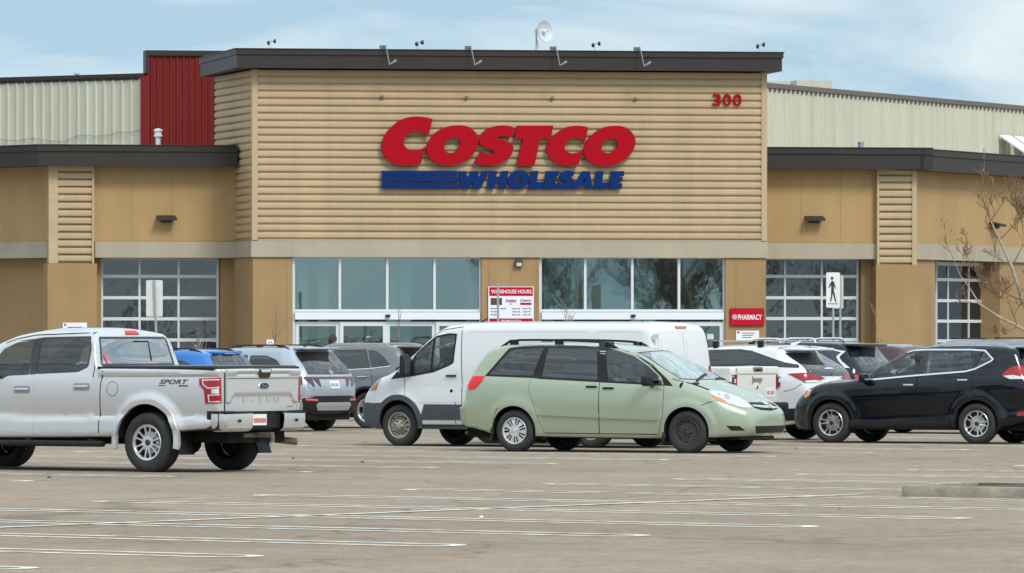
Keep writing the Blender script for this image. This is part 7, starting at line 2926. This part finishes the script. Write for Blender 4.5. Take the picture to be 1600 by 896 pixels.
    mb = MB()
    hl = c.poly(z5([(452, 462), (478, 432), (498, 426), (480, 462), (462, 472)]))
    hl = [(p[0], p[1]) for p in hl]
    for v in ('L', 'R'):
        c.patch('headlight', [[(3.50, 0.86), (3.42, 0.93), (3.16, 1.0), (3.22, 0.92), (3.40, 0.82)]], v, M_lamp, off=0.008, res=0.03)
        c.patch('side_marker', [hl], v, M_amber, off=0.012, res=0.03)
    c.patch('grille', [round_poly([(-0.42, 0.62), (0.42, 0.62), (0.5, 0.9), (-0.5, 0.9)], 0.05)], 'front', M_black, off=0.01)
    c.plate('front', 0, 0.5, marks=False)
    c.plate('rear', 0, 0.85)
    c.roof_rails(-0.55, 1.0, 0.585, mat('rail_silver', (0.62, 0.64, 0.67), rough=0.3, metal=0.7), lift=0.075, r=0.022, ends=0.35, bar=0.05)
    mz = c.pix(*z5([(790, 355)])[0])
    c.mirror(mz.x + 0.02, 1.03, 1.12, pm, (0.12, 0.20, 0.16))
    for v in ('rear',):
        c.patch('rear_bumper_cladding', [round_poly([(-0.78, 0.40), (0.78, 0.40), (0.78, 0.62), (-0.78, 0.62)], 0.05)], v, M_black, off=0.012)
    rf = c.poly(z5([(1558, 548), (1598, 542), (1598, 562), (1556, 566)]))
    for v in ('L', 'R'): c.patch('reflector', [rf], v, M_red, off=0.01, res=0.05)
    c.wheel_set(0.352, 0.225, 0.222, 'split5', 0.80)
    c.underbody(0.23, 0.42, 0.66, -0.9, 3.3)
    c.seats([1.05, 0.15], z=0.60, hgt=0.6)
    c.dash(2.1, 1.06, 0.68, depth=0.6)
    mb = MB()
    rbox(mb, (1.55, 0.0, 1.47), (0.03, 0.24, 0.075), 0.012, 2)
    mb.build('interior_mirror', M_black, c.root, world=False)


# ============================================================================ SUVs seen mostly from behind
def suv(name, label, rz, px, py, lx, ly, pm, H_=1.68, W=0.93, wb=2.7, xr=-0.98, fo=0.92, hatch=0.38, rt=0.35, top_drop=0.04, beltz=1.08,
        clad=M_black, style='alloy5', cat='SUV', rs=None, hood=1.04):
    c = Car(name, label, cat, rz, px, py, lx, ly)
    xf = wb + fo
    c.shell(top=[(xr, H_ - top_drop - 0.02), (xr + 0.5, H_ - top_drop * 0.5), (0.3, H_), (0.9, H_ - 0.005), (1.35, H_ - 0.06), (wb - 0.5, hood + 0.1), (wb - 0.3, hood + 0.06), (wb + 0.3, hood - 0.02), (xf - 0.2, hood - 0.15), (xf, hood - 0.38)],
            bot=[(xr, 0.36), (xr + 0.4, 0.28), (0.4, 0.22), (wb, 0.22), (xf, 0.26)],
            belt=[(xr, beltz + 0.04), (0, beltz + 0.02), (1.4, beltz - 0.03), (wb - 0.4, beltz - 0.07), (xf, 0.75)],
            plan=[(xr, W - 0.10), (xr + 0.2, W - 0.04), (-0.3, W), (1.3, W), (wb, W), (wb + 0.5, W - 0.08), (xf, W - 0.36)],
            sec=[(-0.85, 0.92), (-0.75, 0.96), (-0.55, 0.97), (-0.25, 1.0), (-0.05, 0.985), (0, 0.965), (0.03, 0.945), (0.3, 0.86), (0.5, 0.78), (0.6, 0.74)],
            rs=rs or [(0.3, 0.08), (0.55, 0.0), (0.85, 0.0), (1.0, 0.04), (beltz + 0.08, 0.10), (H_ - 0.08, hatch), (H_, hatch - 0.04)],
            fs=[(0.2, -0.06), (0.4, 0.0), (0.65, 0.0), (0.85, -0.05), (1.05, -0.12)],
            rc=[(xr, 0.12), (1.3, 0.13), (xf, 0.12)], crown=[(xr, 0.03), (1.2, 0.04), (1.8, 0.08), (xf, 0.05)],
            rE=(0.10, 0.12), pb=(0.10, 0.18), Lw=(0.9, 0.7), wheels=(0, wb), Ra=rt + 0.05, zc=rt, flare=0.03, step=0.07, nside=18)
    c.finish_shell(pm)
    sh = shield_poly(wb - 0.40, wb - 0.6, W - 0.17, 1.42, 1.32, W - 0.32)
    c.patch('windscreen', [sh], 'top', M_dglass, off=0.003, res=0.1)
    c.wheel_set(rt, 0.225, rt * 0.64, style, W - 0.12)
    c.underbody(0.22, 0.42, W - 0.25, xr + 0.15, wb + 0.5)
    c.mirror(wb - 0.75, W + 0.10, beltz + 0.02, pm, (0.12, 0.20, 0.16))
    mirror_front(c, [(W - 0.42, hood - 0.28), (W - 0.16, hood - 0.24), (W - 0.16, hood - 0.36), (W - 0.42, hood - 0.36)], M_clear)
    c.patch('grille', [round_poly([(-0.42, hood - 0.5), (0.42, hood - 0.5), (0.46, hood - 0.22), (-0.46, hood - 0.22)], 0.05)], 'front', M_black, off=0.01)
    c.H_ = H_
    return c


def side_glass(c, pts, name, v=('L', 'R'), m=None, r=0.03, frame=None, border=0.014):
    lp = round_poly(pts, r)
    for w in v:
        o = c.patch(name, [lp], w, frame or M_gloss, off=0.004, res=0.08)
        c.patch('pane', [inset(lp, border)], w, m or M_dglass, off=0.006, res=0.08, skirt=0, parent=o)


def sym_loop(pts):
    """right half (y > 0) listed bottom to top, closed across the centre line"""
    return pts + [(-y, z) for y, z in pts[::-1]]


def make_silver_suv():
    pm = paint('silver_blue_paint', (0.42, 0.46, 0.51), metal=0.5, rough=0.34)
    c = suv('compact_suv', 'silver-blue SUV with full-width red light bar, just past the silver pickup tailgate', 180 - 35, 500, 673, 0, -0.80, pm, H_=1.655, W=0.93, wb=2.68, xr=-0.95, hatch=0.46, rt=0.36, beltz=1.06)
    z2 = lambda p: Z(260, 480, 3.319, p)
    z8 = lambda p: Z(280, 520, 8.0, p)
    rear = lambda p: polyv(c, z2(p), 'rear')
    g = rear([(700, 240), (770, 322), (950, 322), (865, 235)])
    zt_, zb_ = 1.50, 1.13
    c.patch('rear_window', [round_poly(sym_loop([(0.70, 1.10), (0.60, 1.53)]), 0.05)], 'rear', M_dglass, off=0.008)
    mb = MB()
    rbox(mb, (-0.50, 0, 1.595), (0.30, 1.12, 0.045), 0.02, 2)
    mb.build('rear_spoiler', pm, c.root, sm=40, world=False)
    c.patch('light_bar', [round_poly(sym_loop([(0.80, 1.015), (0.80, 1.055)]), 0.01)], 'rear', M_redd, off=0.014, res=0.05)
    for sg in (1, -1):
        for (ya, yb, yc) in ((0.80, 0.62, 0.74), (0.58, 0.44, 0.55)):
            c.patch('tail_light', [[(sg * ya, 1.01), (sg * yb, 1.01), (sg * (yb - 0.03), 0.87), (sg * (yb + 0.0), 0.86)]], 'rear', M_fang, off=0.012, res=0.04)
        c.patch('tail_light_side', [[(-0.78, 1.055), (-0.45, 1.075), (-0.44, 1.045), (-0.62, 0.94), (-0.80, 0.90)]], 'L' if sg > 0 else 'R', M_fang, off=0.010, res=0.04)
        c.patch('reflector', [round_poly([(sg * 0.52, 0.585), (sg * 0.80, 0.60), (sg * 0.80, 0.64), (sg * 0.52, 0.625)], 0.01)], 'rear', mat('pale_red_reflector', (0.6, 0.12, 0.12), rough=0.2), off=0.02, res=0.05)
    c.patch('bumper_cladding', [round_poly(sym_loop([(0.80, 0.36), (0.84, 0.64), (0.5, 0.68)]), 0.03)], 'rear', M_black, off=0.010, res=0.05)
    c.patch('skid_plate', [round_poly(sym_loop([(0.48, 0.40), (0.56, 0.50), (0.50, 0.56)]), 0.03)], 'rear', mat('skid_grey', (0.33, 0.34, 0.35), rough=0.5, metal=0.3), off=0.026, res=0.06)
    c.plate('rear', 0.0, 0.90, off=0.02, m2=M_plgrey)
    o = c.patch('emblem', [circle(0, 1.135, 0.06, 18, 0.035), circle(0, 1.135, 0.048, 18, 0.024)], 'rear', M_chrome, off=0.016, res=0.5)
    mb = MB()
    for y in (-0.02, 0.02): c.lay(mb, [ribbon([(y - 0.006, 1.115), (y + 0.006, 1.155)], 0.01)], 'rear', 0.016, skirt=0)
    c.lay(mb, [ribbon([(-0.02, 1.135), (0.02, 1.135)], 0.01)], 'rear', 0.016, skirt=0)
    mb.build('emblem_letter', M_chrome, o, world=False)
    c.seams([[(0.82, 0.68), (-0.82, 0.68)], [(0.74, 0.84), (0.74, 1.0)], [(-0.74, 0.84), (-0.74, 1.0)]], w=0.010, view=('rear',))
    qw = c.poly(z8([(1035, 255), (1080, 250), (1200, 285), (1380, 350), (1370, 358), (1040, 358)]))
    side_glass(c, [(-0.40, 1.16), (-0.05, 1.10), (0.5, 1.09), (0.5, 1.46), (0.1, 1.46), (-0.15, 1.38)], 'quarter_window')
    side_glass(c, [(0.56, 1.09), (1.35, 1.06), (1.35, 1.48), (0.56, 1.47)], 'rear_door_window')
    side_glass(c, [(1.42, 1.06), (2.15, 1.04), (1.75, 1.36), (1.42, 1.48)], 'front_door_window')
    for v in ('L', 'R'): c.patch('sill_cladding', [[(0.42, 0.42), (0.38, 0.22), (2.3, 0.22), (2.26, 0.42)]], v, M_black, off=0.012)
    c.arch_trim(M_black, w=0.06, off=0.014)
    c.roof_rails(-0.35, 1.15, 0.60, M_gloss, lift=0.055, r=0.02, ends=0.25)
    mb = MB()
    mb.tube([(-0.2, 0, c.H_ - 0.02), (-0.33, 0, c.H_ + 0.055)], [0.05, 0.012], 6)
    mb.build('roof_aerial', M_gloss, c.root, world=False)


def make_grey_suv():
    pm = paint('grey_suv_paint', (0.17, 0.17, 0.18), metal=0.6, rough=0.34)
    c = suv('grey_suv', 'mid-grey SUV parked between the silver-blue SUV and the white cargo van', 180 - 30, 579, 670, 0, 0.80, pm, H_=1.69, W=0.94, wb=2.8, xr=-1.0, hatch=0.36, rt=0.37, beltz=1.10)
    z2 = lambda p: Z(260, 480, 3.319, p)
    q1 = c.poly(z2([(1048, 222), (1090, 228), (1130, 262), (1160, 303), (1065, 316)]))
    q2 = c.poly(z2([(1036, 220), (1058, 316), (960, 322), (870, 318), (870, 224)]))
    side_glass(c, q1, 'quarter_window', r=0.03)
    xa = q2[0][0]
    side_glass(c, q2, 'rear_door_window', r=0.02)
    side_glass(c, [(1.50, 1.07), (2.25, 1.05), (1.85, 1.38), (1.50, 1.50)], 'front_door_window')
    h = c.poly(z2([(1017, 362)]))[0]
    handle(c, h[0], h[1], M_chrome, ln=0.22)
    handle(c, 1.55, h[1] - 0.02, M_chrome, ln=0.22)
    c.seams([c.poly(z2([(1062, 318), (1068, 400), (1050, 440)]))], w=0.010)
    mb = MB()
    for v in ('L', 'R'):
        c.lay(mb, [ribbon(c.poly(z2([(870, 322), (960, 324), (1065, 318), (1160, 306)])), 0.014)], v, 0.008, skirt=0.002)
    mb.build('chrome_window_strip', M_chrome, c.root, world=False)
    c.patch('rear_window', [round_poly(sym_loop([(0.68, 1.16), (0.58, 1.53)]), 0.05)], 'rear', M_dglass, off=0.008)
    mb = MB()
    rbox(mb, (-0.66, 0, 1.62), (0.36, 1.2, 0.05), 0.02, 2)
    mb.build('rear_spoiler', pm, c.root, sm=40, world=False)
    for sg in (1, -1): c.patch('tail_light', [round_poly([(sg * 0.5, 0.98), (sg * 0.82, 0.96), (sg * 0.80, 1.12), (sg * 0.56, 1.12)], 0.02)], 'rear', M_red, off=0.012, res=0.05)
    c.plate('rear', 0, 0.85)
    c.arch_trim(M_black, w=0.05, off=0.012)
    for v in ('L', 'R'): c.patch('sill_cladding', [[(0.42, 0.40), (0.38, 0.22), (2.4, 0.22), (2.36, 0.40)]], v, M_black, off=0.012)
    c.roof_rails(-0.4, 1.2, 0.61, M_satin, lift=0.05, r=0.02, ends=0.25)


def make_blue_suv():
    pm = paint('bright_blue_paint', (0.006, 0.14, 0.47), metal=0.1, rough=0.34, dust=0.15)
    c = suv('blue_suv', 'bright blue SUV showing only its roof over the pickup bed', 180 - 32, 285, 677, 0, 0.79, pm, H_=1.60, W=0.90, wb=2.55, xr=-0.86, hatch=0.34, rt=0.33, beltz=1.06, top_drop=0.05)
    z8 = lambda p: Z(280, 520, 8.0, p)
    q = c.poly(z8([(40, 275), (200, 290), (340, 300), (400, 325), (440, 368), (40, 380)]))
    side_glass(c, [(-0.30, 1.12), (-0.22, 1.28), (0.0, 1.37), (0.45, 1.38), (0.45, 1.12)], 'quarter_window')
    side_glass(c, [(0.52, 1.11), (0.52, 1.40), (1.2, 1.42), (1.2, 1.09)], 'rear_door_window')
    side_glass(c, [(1.27, 1.09), (1.27, 1.42), (1.6, 1.34), (1.98, 1.07)], 'front_door_window')
    c.patch('rear_window', [round_poly(sym_loop([(0.68, 1.10), (0.56, 1.47)]), 0.05)], 'rear', M_dglass, off=0.008)
    mb = MB()
    rbox(mb, (-0.36, 0, 1.52), (0.34, 0.94, 0.06), 0.025, 2)
    mb.build('rear_spoiler', pm, c.root, sm=40, world=False)
    c.patch('brake_light', [round_poly(sym_loop([(0.18, 1.49), (0.18, 1.515)]), 0.008)], 'rear', M_redd, off=0.05, res=0.1)
    c.roof_rails(-0.35, 1.0, 0.585, M_gloss, lift=0.045, r=0.02, ends=0.25)
    for sg in (1, -1): c.patch('tail_light', [round_poly([(sg * 0.56, 0.90), (sg * 0.80, 0.90), (sg * 0.80, 1.08), (sg * 0.60, 1.08)], 0.03)], 'rear', M_red, off=0.012, res=0.05)
    c.plate('rear', 0, 0.8)
    c.patch('bumper_cladding', [round_poly(sym_loop([(0.76, 0.36), (0.80, 0.56)]), 0.03)], 'rear', M_black, off=0.010, res=0.06)


def make_white_suv():
    pm = paint('white_suv_paint', (0.68, 0.685, 0.70), rough=0.36)
    c = suv('white_suv', 'white SUV with black floating roof pillar and slanted tail lamps, behind the white pickup tailgate', 180 - 30, 1254, 686, 0, -0.82, pm, H_=1.685, W=0.95, wb=2.79, xr=-1.10, hatch=0.66, rt=0.37, beltz=1.13)
    zz = lambda p: Z(1180, 510, 5.926, p)
    zj = lambda p: Z(1090, 540, 8.96, p)
    z4 = lambda p: Z(900, 480, 3.319, p)
    rw = polyv(c, zz([(300, 245), (410, 300), (480, 392), (800, 390), (690, 240)]), 'rear')
    c.patch('rear_window', [round_poly(sym_loop([(0.80, 1.13), (0.66, 1.54)]), 0.04)], 'rear', M_dglass, off=0.008)
    mb = MB()
    rbox(mb, (-0.52, 0, 1.60), (0.46, 1.2, 0.05), 0.02, 2)
    mb.build('rear_spoiler', pm, c.root, sm=40, world=False)
    # side glass runs back into a black blade that meets the rear window
    sg1 = c.poly(zj([(45, 65), (600, 50), (760, 72), (960, 145), (1180, 230), (1420, 268), (1430, 315), (1080, 300), (740, 280), (210, 296), (45, 190)]))
    lp = round_poly(sg1, 0.03)
    far = max(p[0] for p in lp)
    for v in ('L', 'R'):
        o = c.patch('side_windows', [lp], v, M_gloss, off=0.005, res=0.07)
        c.patch('pane', [inset(lp, 0.02)], v, M_dglass, off=0.007, res=0.07, skirt=0, parent=o)
        st = c.poly(zj([(45, 58), (600, 42), (770, 62), (970, 132), (1190, 218), (1200, 228), (960, 145), (760, 74), (600, 52), (45, 66)]))
        c.patch('chrome_window_strip', [st], v, M_chrome, off=0.010, res=0.07)
        c.patch('front_door_window', [round_poly([(far + 0.03, 1.10), (far + 0.03, 1.46), (far + 0.25, 1.42), (far + 0.65, 1.08)], 0.03)], v, M_dglass, off=0.006)
    lam = zz([(298, 440), (470, 428), (560, 448), (650, 480), (560, 520), (460, 520), (380, 480)])
    mirror_lamp(c, 'tail_light', lam, -48, M_red, 0.014, 0.04,
                [('clear_lens', zz([(460, 505), (545, 498), (620, 505), (560, 523), (465, 521)]), M_clear, 0.017)])
    em = c.pix(*zz([(765, 435)])[0], 'rear')
    o = c.patch('emblem', [circle(0, em.z, 0.07, 20, 0.05), circle(0, em.z, 0.056, 20, 0.037)], 'rear', M_lamp, off=0.016, res=0.5)
    mb = MB()
    c.lay(mb, [ribbon([(0.03, em.z + 0.03), (0.012, em.z - 0.02), (-0.03, em.z - 0.02)], 0.012)], 'rear', 0.017, skirt=0)
    mb.build('emblem_letter', M_lamp, o, world=False)
    c.seams([c.poly(zz([(265, 605), (360, 580), (460, 520)]))], w=0.010, view=('L', 'R'))
    c.patch('bumper_cladding', [round_poly(sym_loop([(0.80, 0.36), (0.84, 0.60)]), 0.03)], 'rear', M_black, off=0.010, res=0.06)
    for sg in ('L', 'R'): c.patch('rear_cladding', [[(-0.44, 0.55), (-0.42, 0.34), (-1.0, 0.36), (-1.0, 0.58)]], sg, M_black, off=0.010, res=0.06)
    c.plate('rear', 0, 0.85)
    # crossbars on black feet
    for x in (0.05, 0.95):
        mb = MB()
        zr = c.roof_z(x, 0.6)
        mb.box(x - 0.035, x + 0.035, -0.72, 0.72, zr + 0.085, zr + 0.115)
        o = mb.build('roof_crossbar', M_satin, c.root, world=False)
        for sg in (1, -1):
            mb = MB()
            rbox(mb, (x, sg * 0.68, zr + 0.045), (0.1, 0.09, 0.13), 0.02, 2)
            mb.build('crossbar_foot', M_black, o, sm=40, world=False)
    mb = MB()
    mb.tube([(-0.22, 0, c.H_ - 0.02), (-0.38, 0, c.H_ + 0.06)], [0.05, 0.012], 6)
    mb.build('roof_aerial', pm, c.root, world=False)
    c.arch_trim(M_black, w=0.045, off=0.012)


def make_dark_suv():
    pm = paint('charcoal_suv_paint', (0.008, 0.010, 0.016), metal=0.0, rough=0.6, dust=0.02, spec=0.0)
    c = suv('charcoal_suv', 'charcoal SUV with bright roof loops and kinked chrome window line, behind the white SUV', 180 - 30, 1343, 677, -0.98, 0.80, pm, H_=1.745, W=0.97, wb=2.9, xr=-1.08, hatch=0.40, rt=0.38, beltz=1.14)
    zz = lambda p: Z(1180, 510, 5.926, p)
    rw = polyv(c, zz([(950, 255), (1060, 375), (1200, 300), (1265, 230)]), 'rear')
    c.patch('rear_window', [round_poly(sym_loop([(0.70, 1.16), (0.60, 1.56)]), 0.08)], 'rear', M_dglass, off=0.008)
    mb = MB()
    rbox(mb, (-0.66, 0, 1.66), (0.40, 1.24, 0.055), 0.025, 2)
    mb.build('rear_spoiler', pm, c.root, sm=40, world=False)
    c.patch('brake_light', [round_poly(sym_loop([(0.2, 1.605), (0.2, 1.63)]), 0.008)], 'rear', M_redd, off=0.06, res=0.1)
    ch = c.poly(zz([(520, 180), (660, 195), (840, 232), (780, 285), (800, 320), (880, 388), (830, 385), (770, 318), (752, 282), (800, 240), (660, 208), (520, 190)]))
    gl = c.poly(zz([(520, 192), (660, 210), (795, 242), (752, 285), (770, 320), (825, 383), (700, 380), (520, 300)]))
    for v in ('L', 'R'):
        c.patch('quarter_window', [gl], v, M_dglass, off=0.005, res=0.07)
        c.patch('chrome_window_strip', [ch], v, M_chrome, off=0.010, res=0.06)
        xg = max(p[0] for p in gl)
        c.patch('rear_door_window', [round_poly([(xg + 0.04, 1.16), (xg + 0.04, 1.53), (xg + 0.8, 1.55), (xg + 0.8, 1.13)], 0.03)], v, M_dglass, off=0.006)
        c.patch('front_door_window', [round_poly([(xg + 0.86, 1.13), (xg + 0.86, 1.55), (xg + 1.1, 1.5), (xg + 1.5, 1.1)], 0.03)], v, M_dglass, off=0.006)
    for sg in (1, -1): c.patch('tail_light', [round_poly([(sg * 0.50, 0.98), (sg * 0.85, 0.94), (sg * 0.86, 1.10), (sg * 0.56, 1.08)], 0.03)], 'rear', M_redb, off=0.014, res=0.05)
    c.plate('rear', 0, 0.9)
    c.arch_trim(M_black, w=0.04, off=0.010)
    # two raised bright loops per side
    for sg in (1, -1):
        for (x0, x1) in ((0.05, 0.72), (0.80, 1.42)):
            zr0, zr1 = c.roof_z(x0, 0.62), c.roof_z(x1, 0.62)
            zm = max(zr0, zr1) + 0.075
            mb = MB()
            mb.tube([(x0, sg * 0.62, zr0 - 0.02), (x0 + 0.02, sg * 0.62, zm - 0.02), (x0 + 0.09, sg * 0.62, zm), (x1 - 0.15, sg * 0.62, zm), (x1 - 0.05, sg * 0.62, zm - 0.02), (x1, sg * 0.62, zr1 - 0.02)], [0.03, 0.026, 0.022, 0.022, 0.026, 0.03], 8)
            mb.build('roof_rail', M_chrome, c.root, sm=40, world=False)
    mb = MB()
    mb.tube([(-0.30, 0.2, c.H_ - 0.03), (-0.5, 0.2, c.H_ + 0.28)], [0.006, 0.003], 5)
    rbox(mb, (-0.3, 0.2, c.H_ - 0.02), (0.12, 0.05, 0.03), 0.01, 2)
    mb.build('roof_aerial', M_black, c.root, world=False)


def make_red_suv():
    pm = paint('dark_red_paint', (0.045, 0.005, 0.009), metal=0.1, rough=0.3, dust=0.08)
    c = suv('maroon_suv', 'dark maroon SUV with only its roof edge showing above the blue-black SUV', 180 - 30, 1436, 672, -0.98, 0.80, pm, H_=1.695, W=0.94, wb=2.8, hatch=0.4, rt=0.36, beltz=1.10)
    c.patch('rear_window', [round_poly(sym_loop([(0.68, 1.12), (0.58, 1.53)]), 0.05)], 'rear', M_dglass, off=0.008)
    side_glass(c, [(-0.40, 1.18), (-0.15, 1.42), (0.5, 1.48), (0.5, 1.14)], 'quarter_window')
    side_glass(c, [(0.56, 1.13), (0.56, 1.49), (1.4, 1.50), (1.4, 1.10)], 'rear_door_window')
    side_glass(c, [(1.46, 1.10), (1.46, 1.50), (1.7, 1.44), (2.1, 1.08)], 'front_door_window')
    for sg in (1, -1): c.patch('tail_light', [round_poly([(sg * 0.50, 0.98), (sg * 0.82, 0.96), (sg * 0.82, 1.10), (sg * 0.56, 1.10)], 0.03)], 'rear', M_red, off=0.014, res=0.06)
    c.plate('rear', 0, 0.85)
    c.arch_trim(M_black, w=0.05, off=0.012)


def make_railed_suv():
    pm = paint('pearl_white_paint', (0.66, 0.67, 0.69), metal=0.2, rough=0.34)
    c = suv('railed_suv', 'pale SUV with raised roof rails peeking over the blue-black SUV at the right edge', 180 - 30, 1560, 679, 0, 0.80, pm, H_=1.735, W=0.94, wb=2.8, hatch=0.4, rt=0.36, beltz=1.10)
    c.roof_rails(-0.35, 1.3, 0.62, M_satin, lift=0.075, r=0.02, ends=0.2)
    for x in (0.1, 1.0):
        mb = MB()
        zr = c.roof_z(x, 0.6)
        mb.box(x - 0.03, x + 0.03, -0.68, 0.68, zr + 0.085, zr + 0.11)
        mb.build('roof_crossbar', M_black, c.root, world=False)
    c.patch('rear_window', [round_poly(sym_loop([(0.68, 1.12), (0.58, 1.53)]), 0.05)], 'rear', M_dglass, off=0.008)
    side_glass(c, [(-0.40, 1.18), (-0.15, 1.42), (0.5, 1.48), (0.5, 1.14)], 'quarter_window')
    side_glass(c, [(0.56, 1.13), (0.56, 1.49), (1.4, 1.50), (1.4, 1.10)], 'rear_door_window')
    side_glass(c, [(1.46, 1.10), (1.46, 1.50), (1.7, 1.44), (2.1, 1.08)], 'front_door_window')
    for sg in (1, -1): c.patch('tail_light', [round_poly([(sg * 0.50, 0.98), (sg * 0.82, 0.96), (sg * 0.82, 1.10), (sg * 0.56, 1.10)], 0.03)], 'rear', M_red, off=0.014, res=0.06)
    c.plate('rear', 0, 0.85)
    c.arch_trim(M_black, w=0.05, off=0.012)


# ============================================================================ white pickup whose tailgate shows
def make_white_pickup():
    pm = paint('warm_white_paint', (0.70, 0.70, 0.66), rough=0.38)
    c = Car('white_pickup', 'white pickup of which only the lettered tailgate shows past the minivan bonnet', 'pickup truck', 180 - 30, 1141, 697, -1.12, 0.86)
    c.shell(top=[(-1.14, 1.325), (0.50, 1.33), (0.54, 1.34), (0.66, 1.78), (0.75, 1.84), (1.3, 1.86), (2.0, 1.85), (2.3, 1.80), (2.65, 1.36), (2.75, 1.28), (3.6, 1.22), (4.0, 1.12), (4.15, 1.0)],
            bot=[(-1.14, 0.62), (-0.6, 0.58), (0.5, 0.5), (4.15, 0.55)],
            belt=[(-1.14, 1.22), (2.6, 1.22), (4.15, 1.05)],
            plan=[(-1.14, 0.87), (0.5, 0.88), (2.6, 0.88), (3.5, 0.80), (4.15, 0.66)],
            sec=[(-0.7, 0.98), (-0.3, 1.0), (0, 0.985), (0.05, 0.96), (0.5, 0.85), (0.65, 0.8)],
            rc=[(-1.14, 0.03), (0.5, 0.03), (0.8, 0.08), (4.15, 0.08)], crown=[(-1.14, 0.004), (0.5, 0.004), (0.8, 0.03), (4.15, 0.03)],
            tk=[(-1.14, 0.2), (0.45, 0.2), (0.6, 1), (4.15, 1)],
            rE=(0.03, 0.1), pb=(0.0, 0.06), wheels=(0, 3.49), Ra=0.48, zc=0.41, flare=0.0, step=0.08, nside=16)
    c.finish_shell(pm)
    side_glass(c, [(0.85, 1.27), (0.85, 1.72), (1.45, 1.74), (1.45, 1.27)], 'rear_door_window')
    side_glass(c, [(1.53, 1.27), (1.53, 1.74), (2.2, 1.72), (2.5, 1.27)], 'front_door_window')
    c.patch('rear_window', [round_poly(sym_loop([(0.62, 1.38), (0.56, 1.74)]), 0.05)], 'rear', M_dglass, off=0.008)
    c.patch('windscreen', [shield_poly(2.68, 2.62, 0.68, 2.36, 2.34, 0.64)], 'top', M_dglass, off=0.004)
    t = c.patch('tailgate', [round_poly(sym_loop([(0.70, 0.70), (0.70, 1.315)]), 0.02)], 'rear', pm, off=0.022, res=0.2, skirt=0.012)
    c.patch('tailgate_lip', [round_poly(sym_loop([(0.70, 1.205), (0.70, 1.32)]), 0.02)], 'rear', pm, off=0.04, res=0.2, skirt=0.012, parent=t)
    h = c.patch('tailgate_handle', [round_poly([(-0.18, 1.235), (0.14, 1.235), (0.17, 1.315), (-0.18, 1.315)], 0.02)], 'rear', mat('bronze_handle', (0.22, 0.18, 0.13), rough=0.4, metal=0.4), off=0.048, res=0.5, parent=t)
    c.patch('handle_slot', [round_poly([(-0.13, 1.25), (0.09, 1.25), (0.10, 1.28), (-0.12, 1.28)], 0.01)], 'rear', M_gap, off=0.052, res=0.5, parent=t)
    decal_text(c, 'Jeep', 0.19, -0.19, 1.03, 1.165, 'rear', mat('bronze_letters', (0.33, 0.30, 0.22), rough=0.4, metal=0.5), 0.034, 'raised_lettering', parent=t, bold=0.012, spacing=0.95)
    c.patch('tailgate_camera', [circle(0, 0.975, 0.03, 14)], 'rear', M_chrome, off=0.04, res=0.5, parent=t)
    for sg in (1, -1):
        o = c.patch('tail_light', [round_poly([(sg * 0.715, 0.96), (sg * 0.865, 0.96), (sg * 0.865, 1.19), (sg * 0.715, 1.19)], 0.02)], 'rear', M_red, off=0.035, res=0.5, skirt=0.03)
        c.patch('lamp_inner', [round_poly([(sg * 0.755, 1.0), (sg * 0.84, 1.0), (sg * 0.84, 1.15), (sg * 0.755, 1.15)], 0.01)], 'rear', M_lamp, off=0.039, res=0.5, parent=o)
        c.patch('reverse_lens', [round_poly([(sg * 0.77, 1.05), (sg * 0.825, 1.05), (sg * 0.825, 1.12), (sg * 0.77, 1.12)], 0.01)], 'rear', M_clear, off=0.042, res=0.5, parent=o)
    mb = MB()
    rbox(mb, (-1.22, 0, 0.62), (0.2, 1.78, 0.2), 0.04, 2)
    mb.build('rear_bumper', M_black, c.root, sm=40, world=False)
    c.plate('rear', -0.5, 0.88, off=0.03)
    c.wheel_set(0.40, 0.255, 0.23, 'alloy5', 0.80)
    for wx in (0, 3.49):
        for sg in (1, -1):
            mb = MB()
            n = 14
            vs = []
            for k in range(n + 1):
                a = R(10 + 160 * k / n)
                for (r, y) in ((0.48, 0.80), (0.50, 1.02), (0.54, 1.02), (0.56, 0.80)):
                    vs.append((wx + r * math.cos(a), sg * y * 0.93, 0.41 + r * math.sin(a)))
            fs = [(k * 4 + j, k * 4 + (j + 1) % 4, k * 4 + 4 + (j + 1) % 4, k * 4 + 4 + j) for k in range(n) for j in range(4)]
            mb.add(vs, fs)
            mb.build('wheel_flare', M_black, c.root, sm=40, world=False)
    c.underbody(0.42, 0.62, 0.6, -1.0, 3.9)
    c.mirror(2.4, 1.02, 1.3, M_black, (0.10, 0.2, 0.2))
    mirror_front(c, [(0.36, 0.98), (0.56, 0.98), (0.56, 0.80), (0.36, 0.80)], M_clear)
    c.patch('grille', [round_poly(sym_loop([(0.3, 0.72), (0.3, 1.0)]), 0.03)], 'front', M_black, off=0.01)


for fn in (make_truck, make_van, make_minivan, make_black_suv, make_silver_suv, make_grey_suv, make_blue_suv, make_white_suv,
           make_dark_suv, make_red_suv, make_railed_suv, make_white_pickup):
    fn()
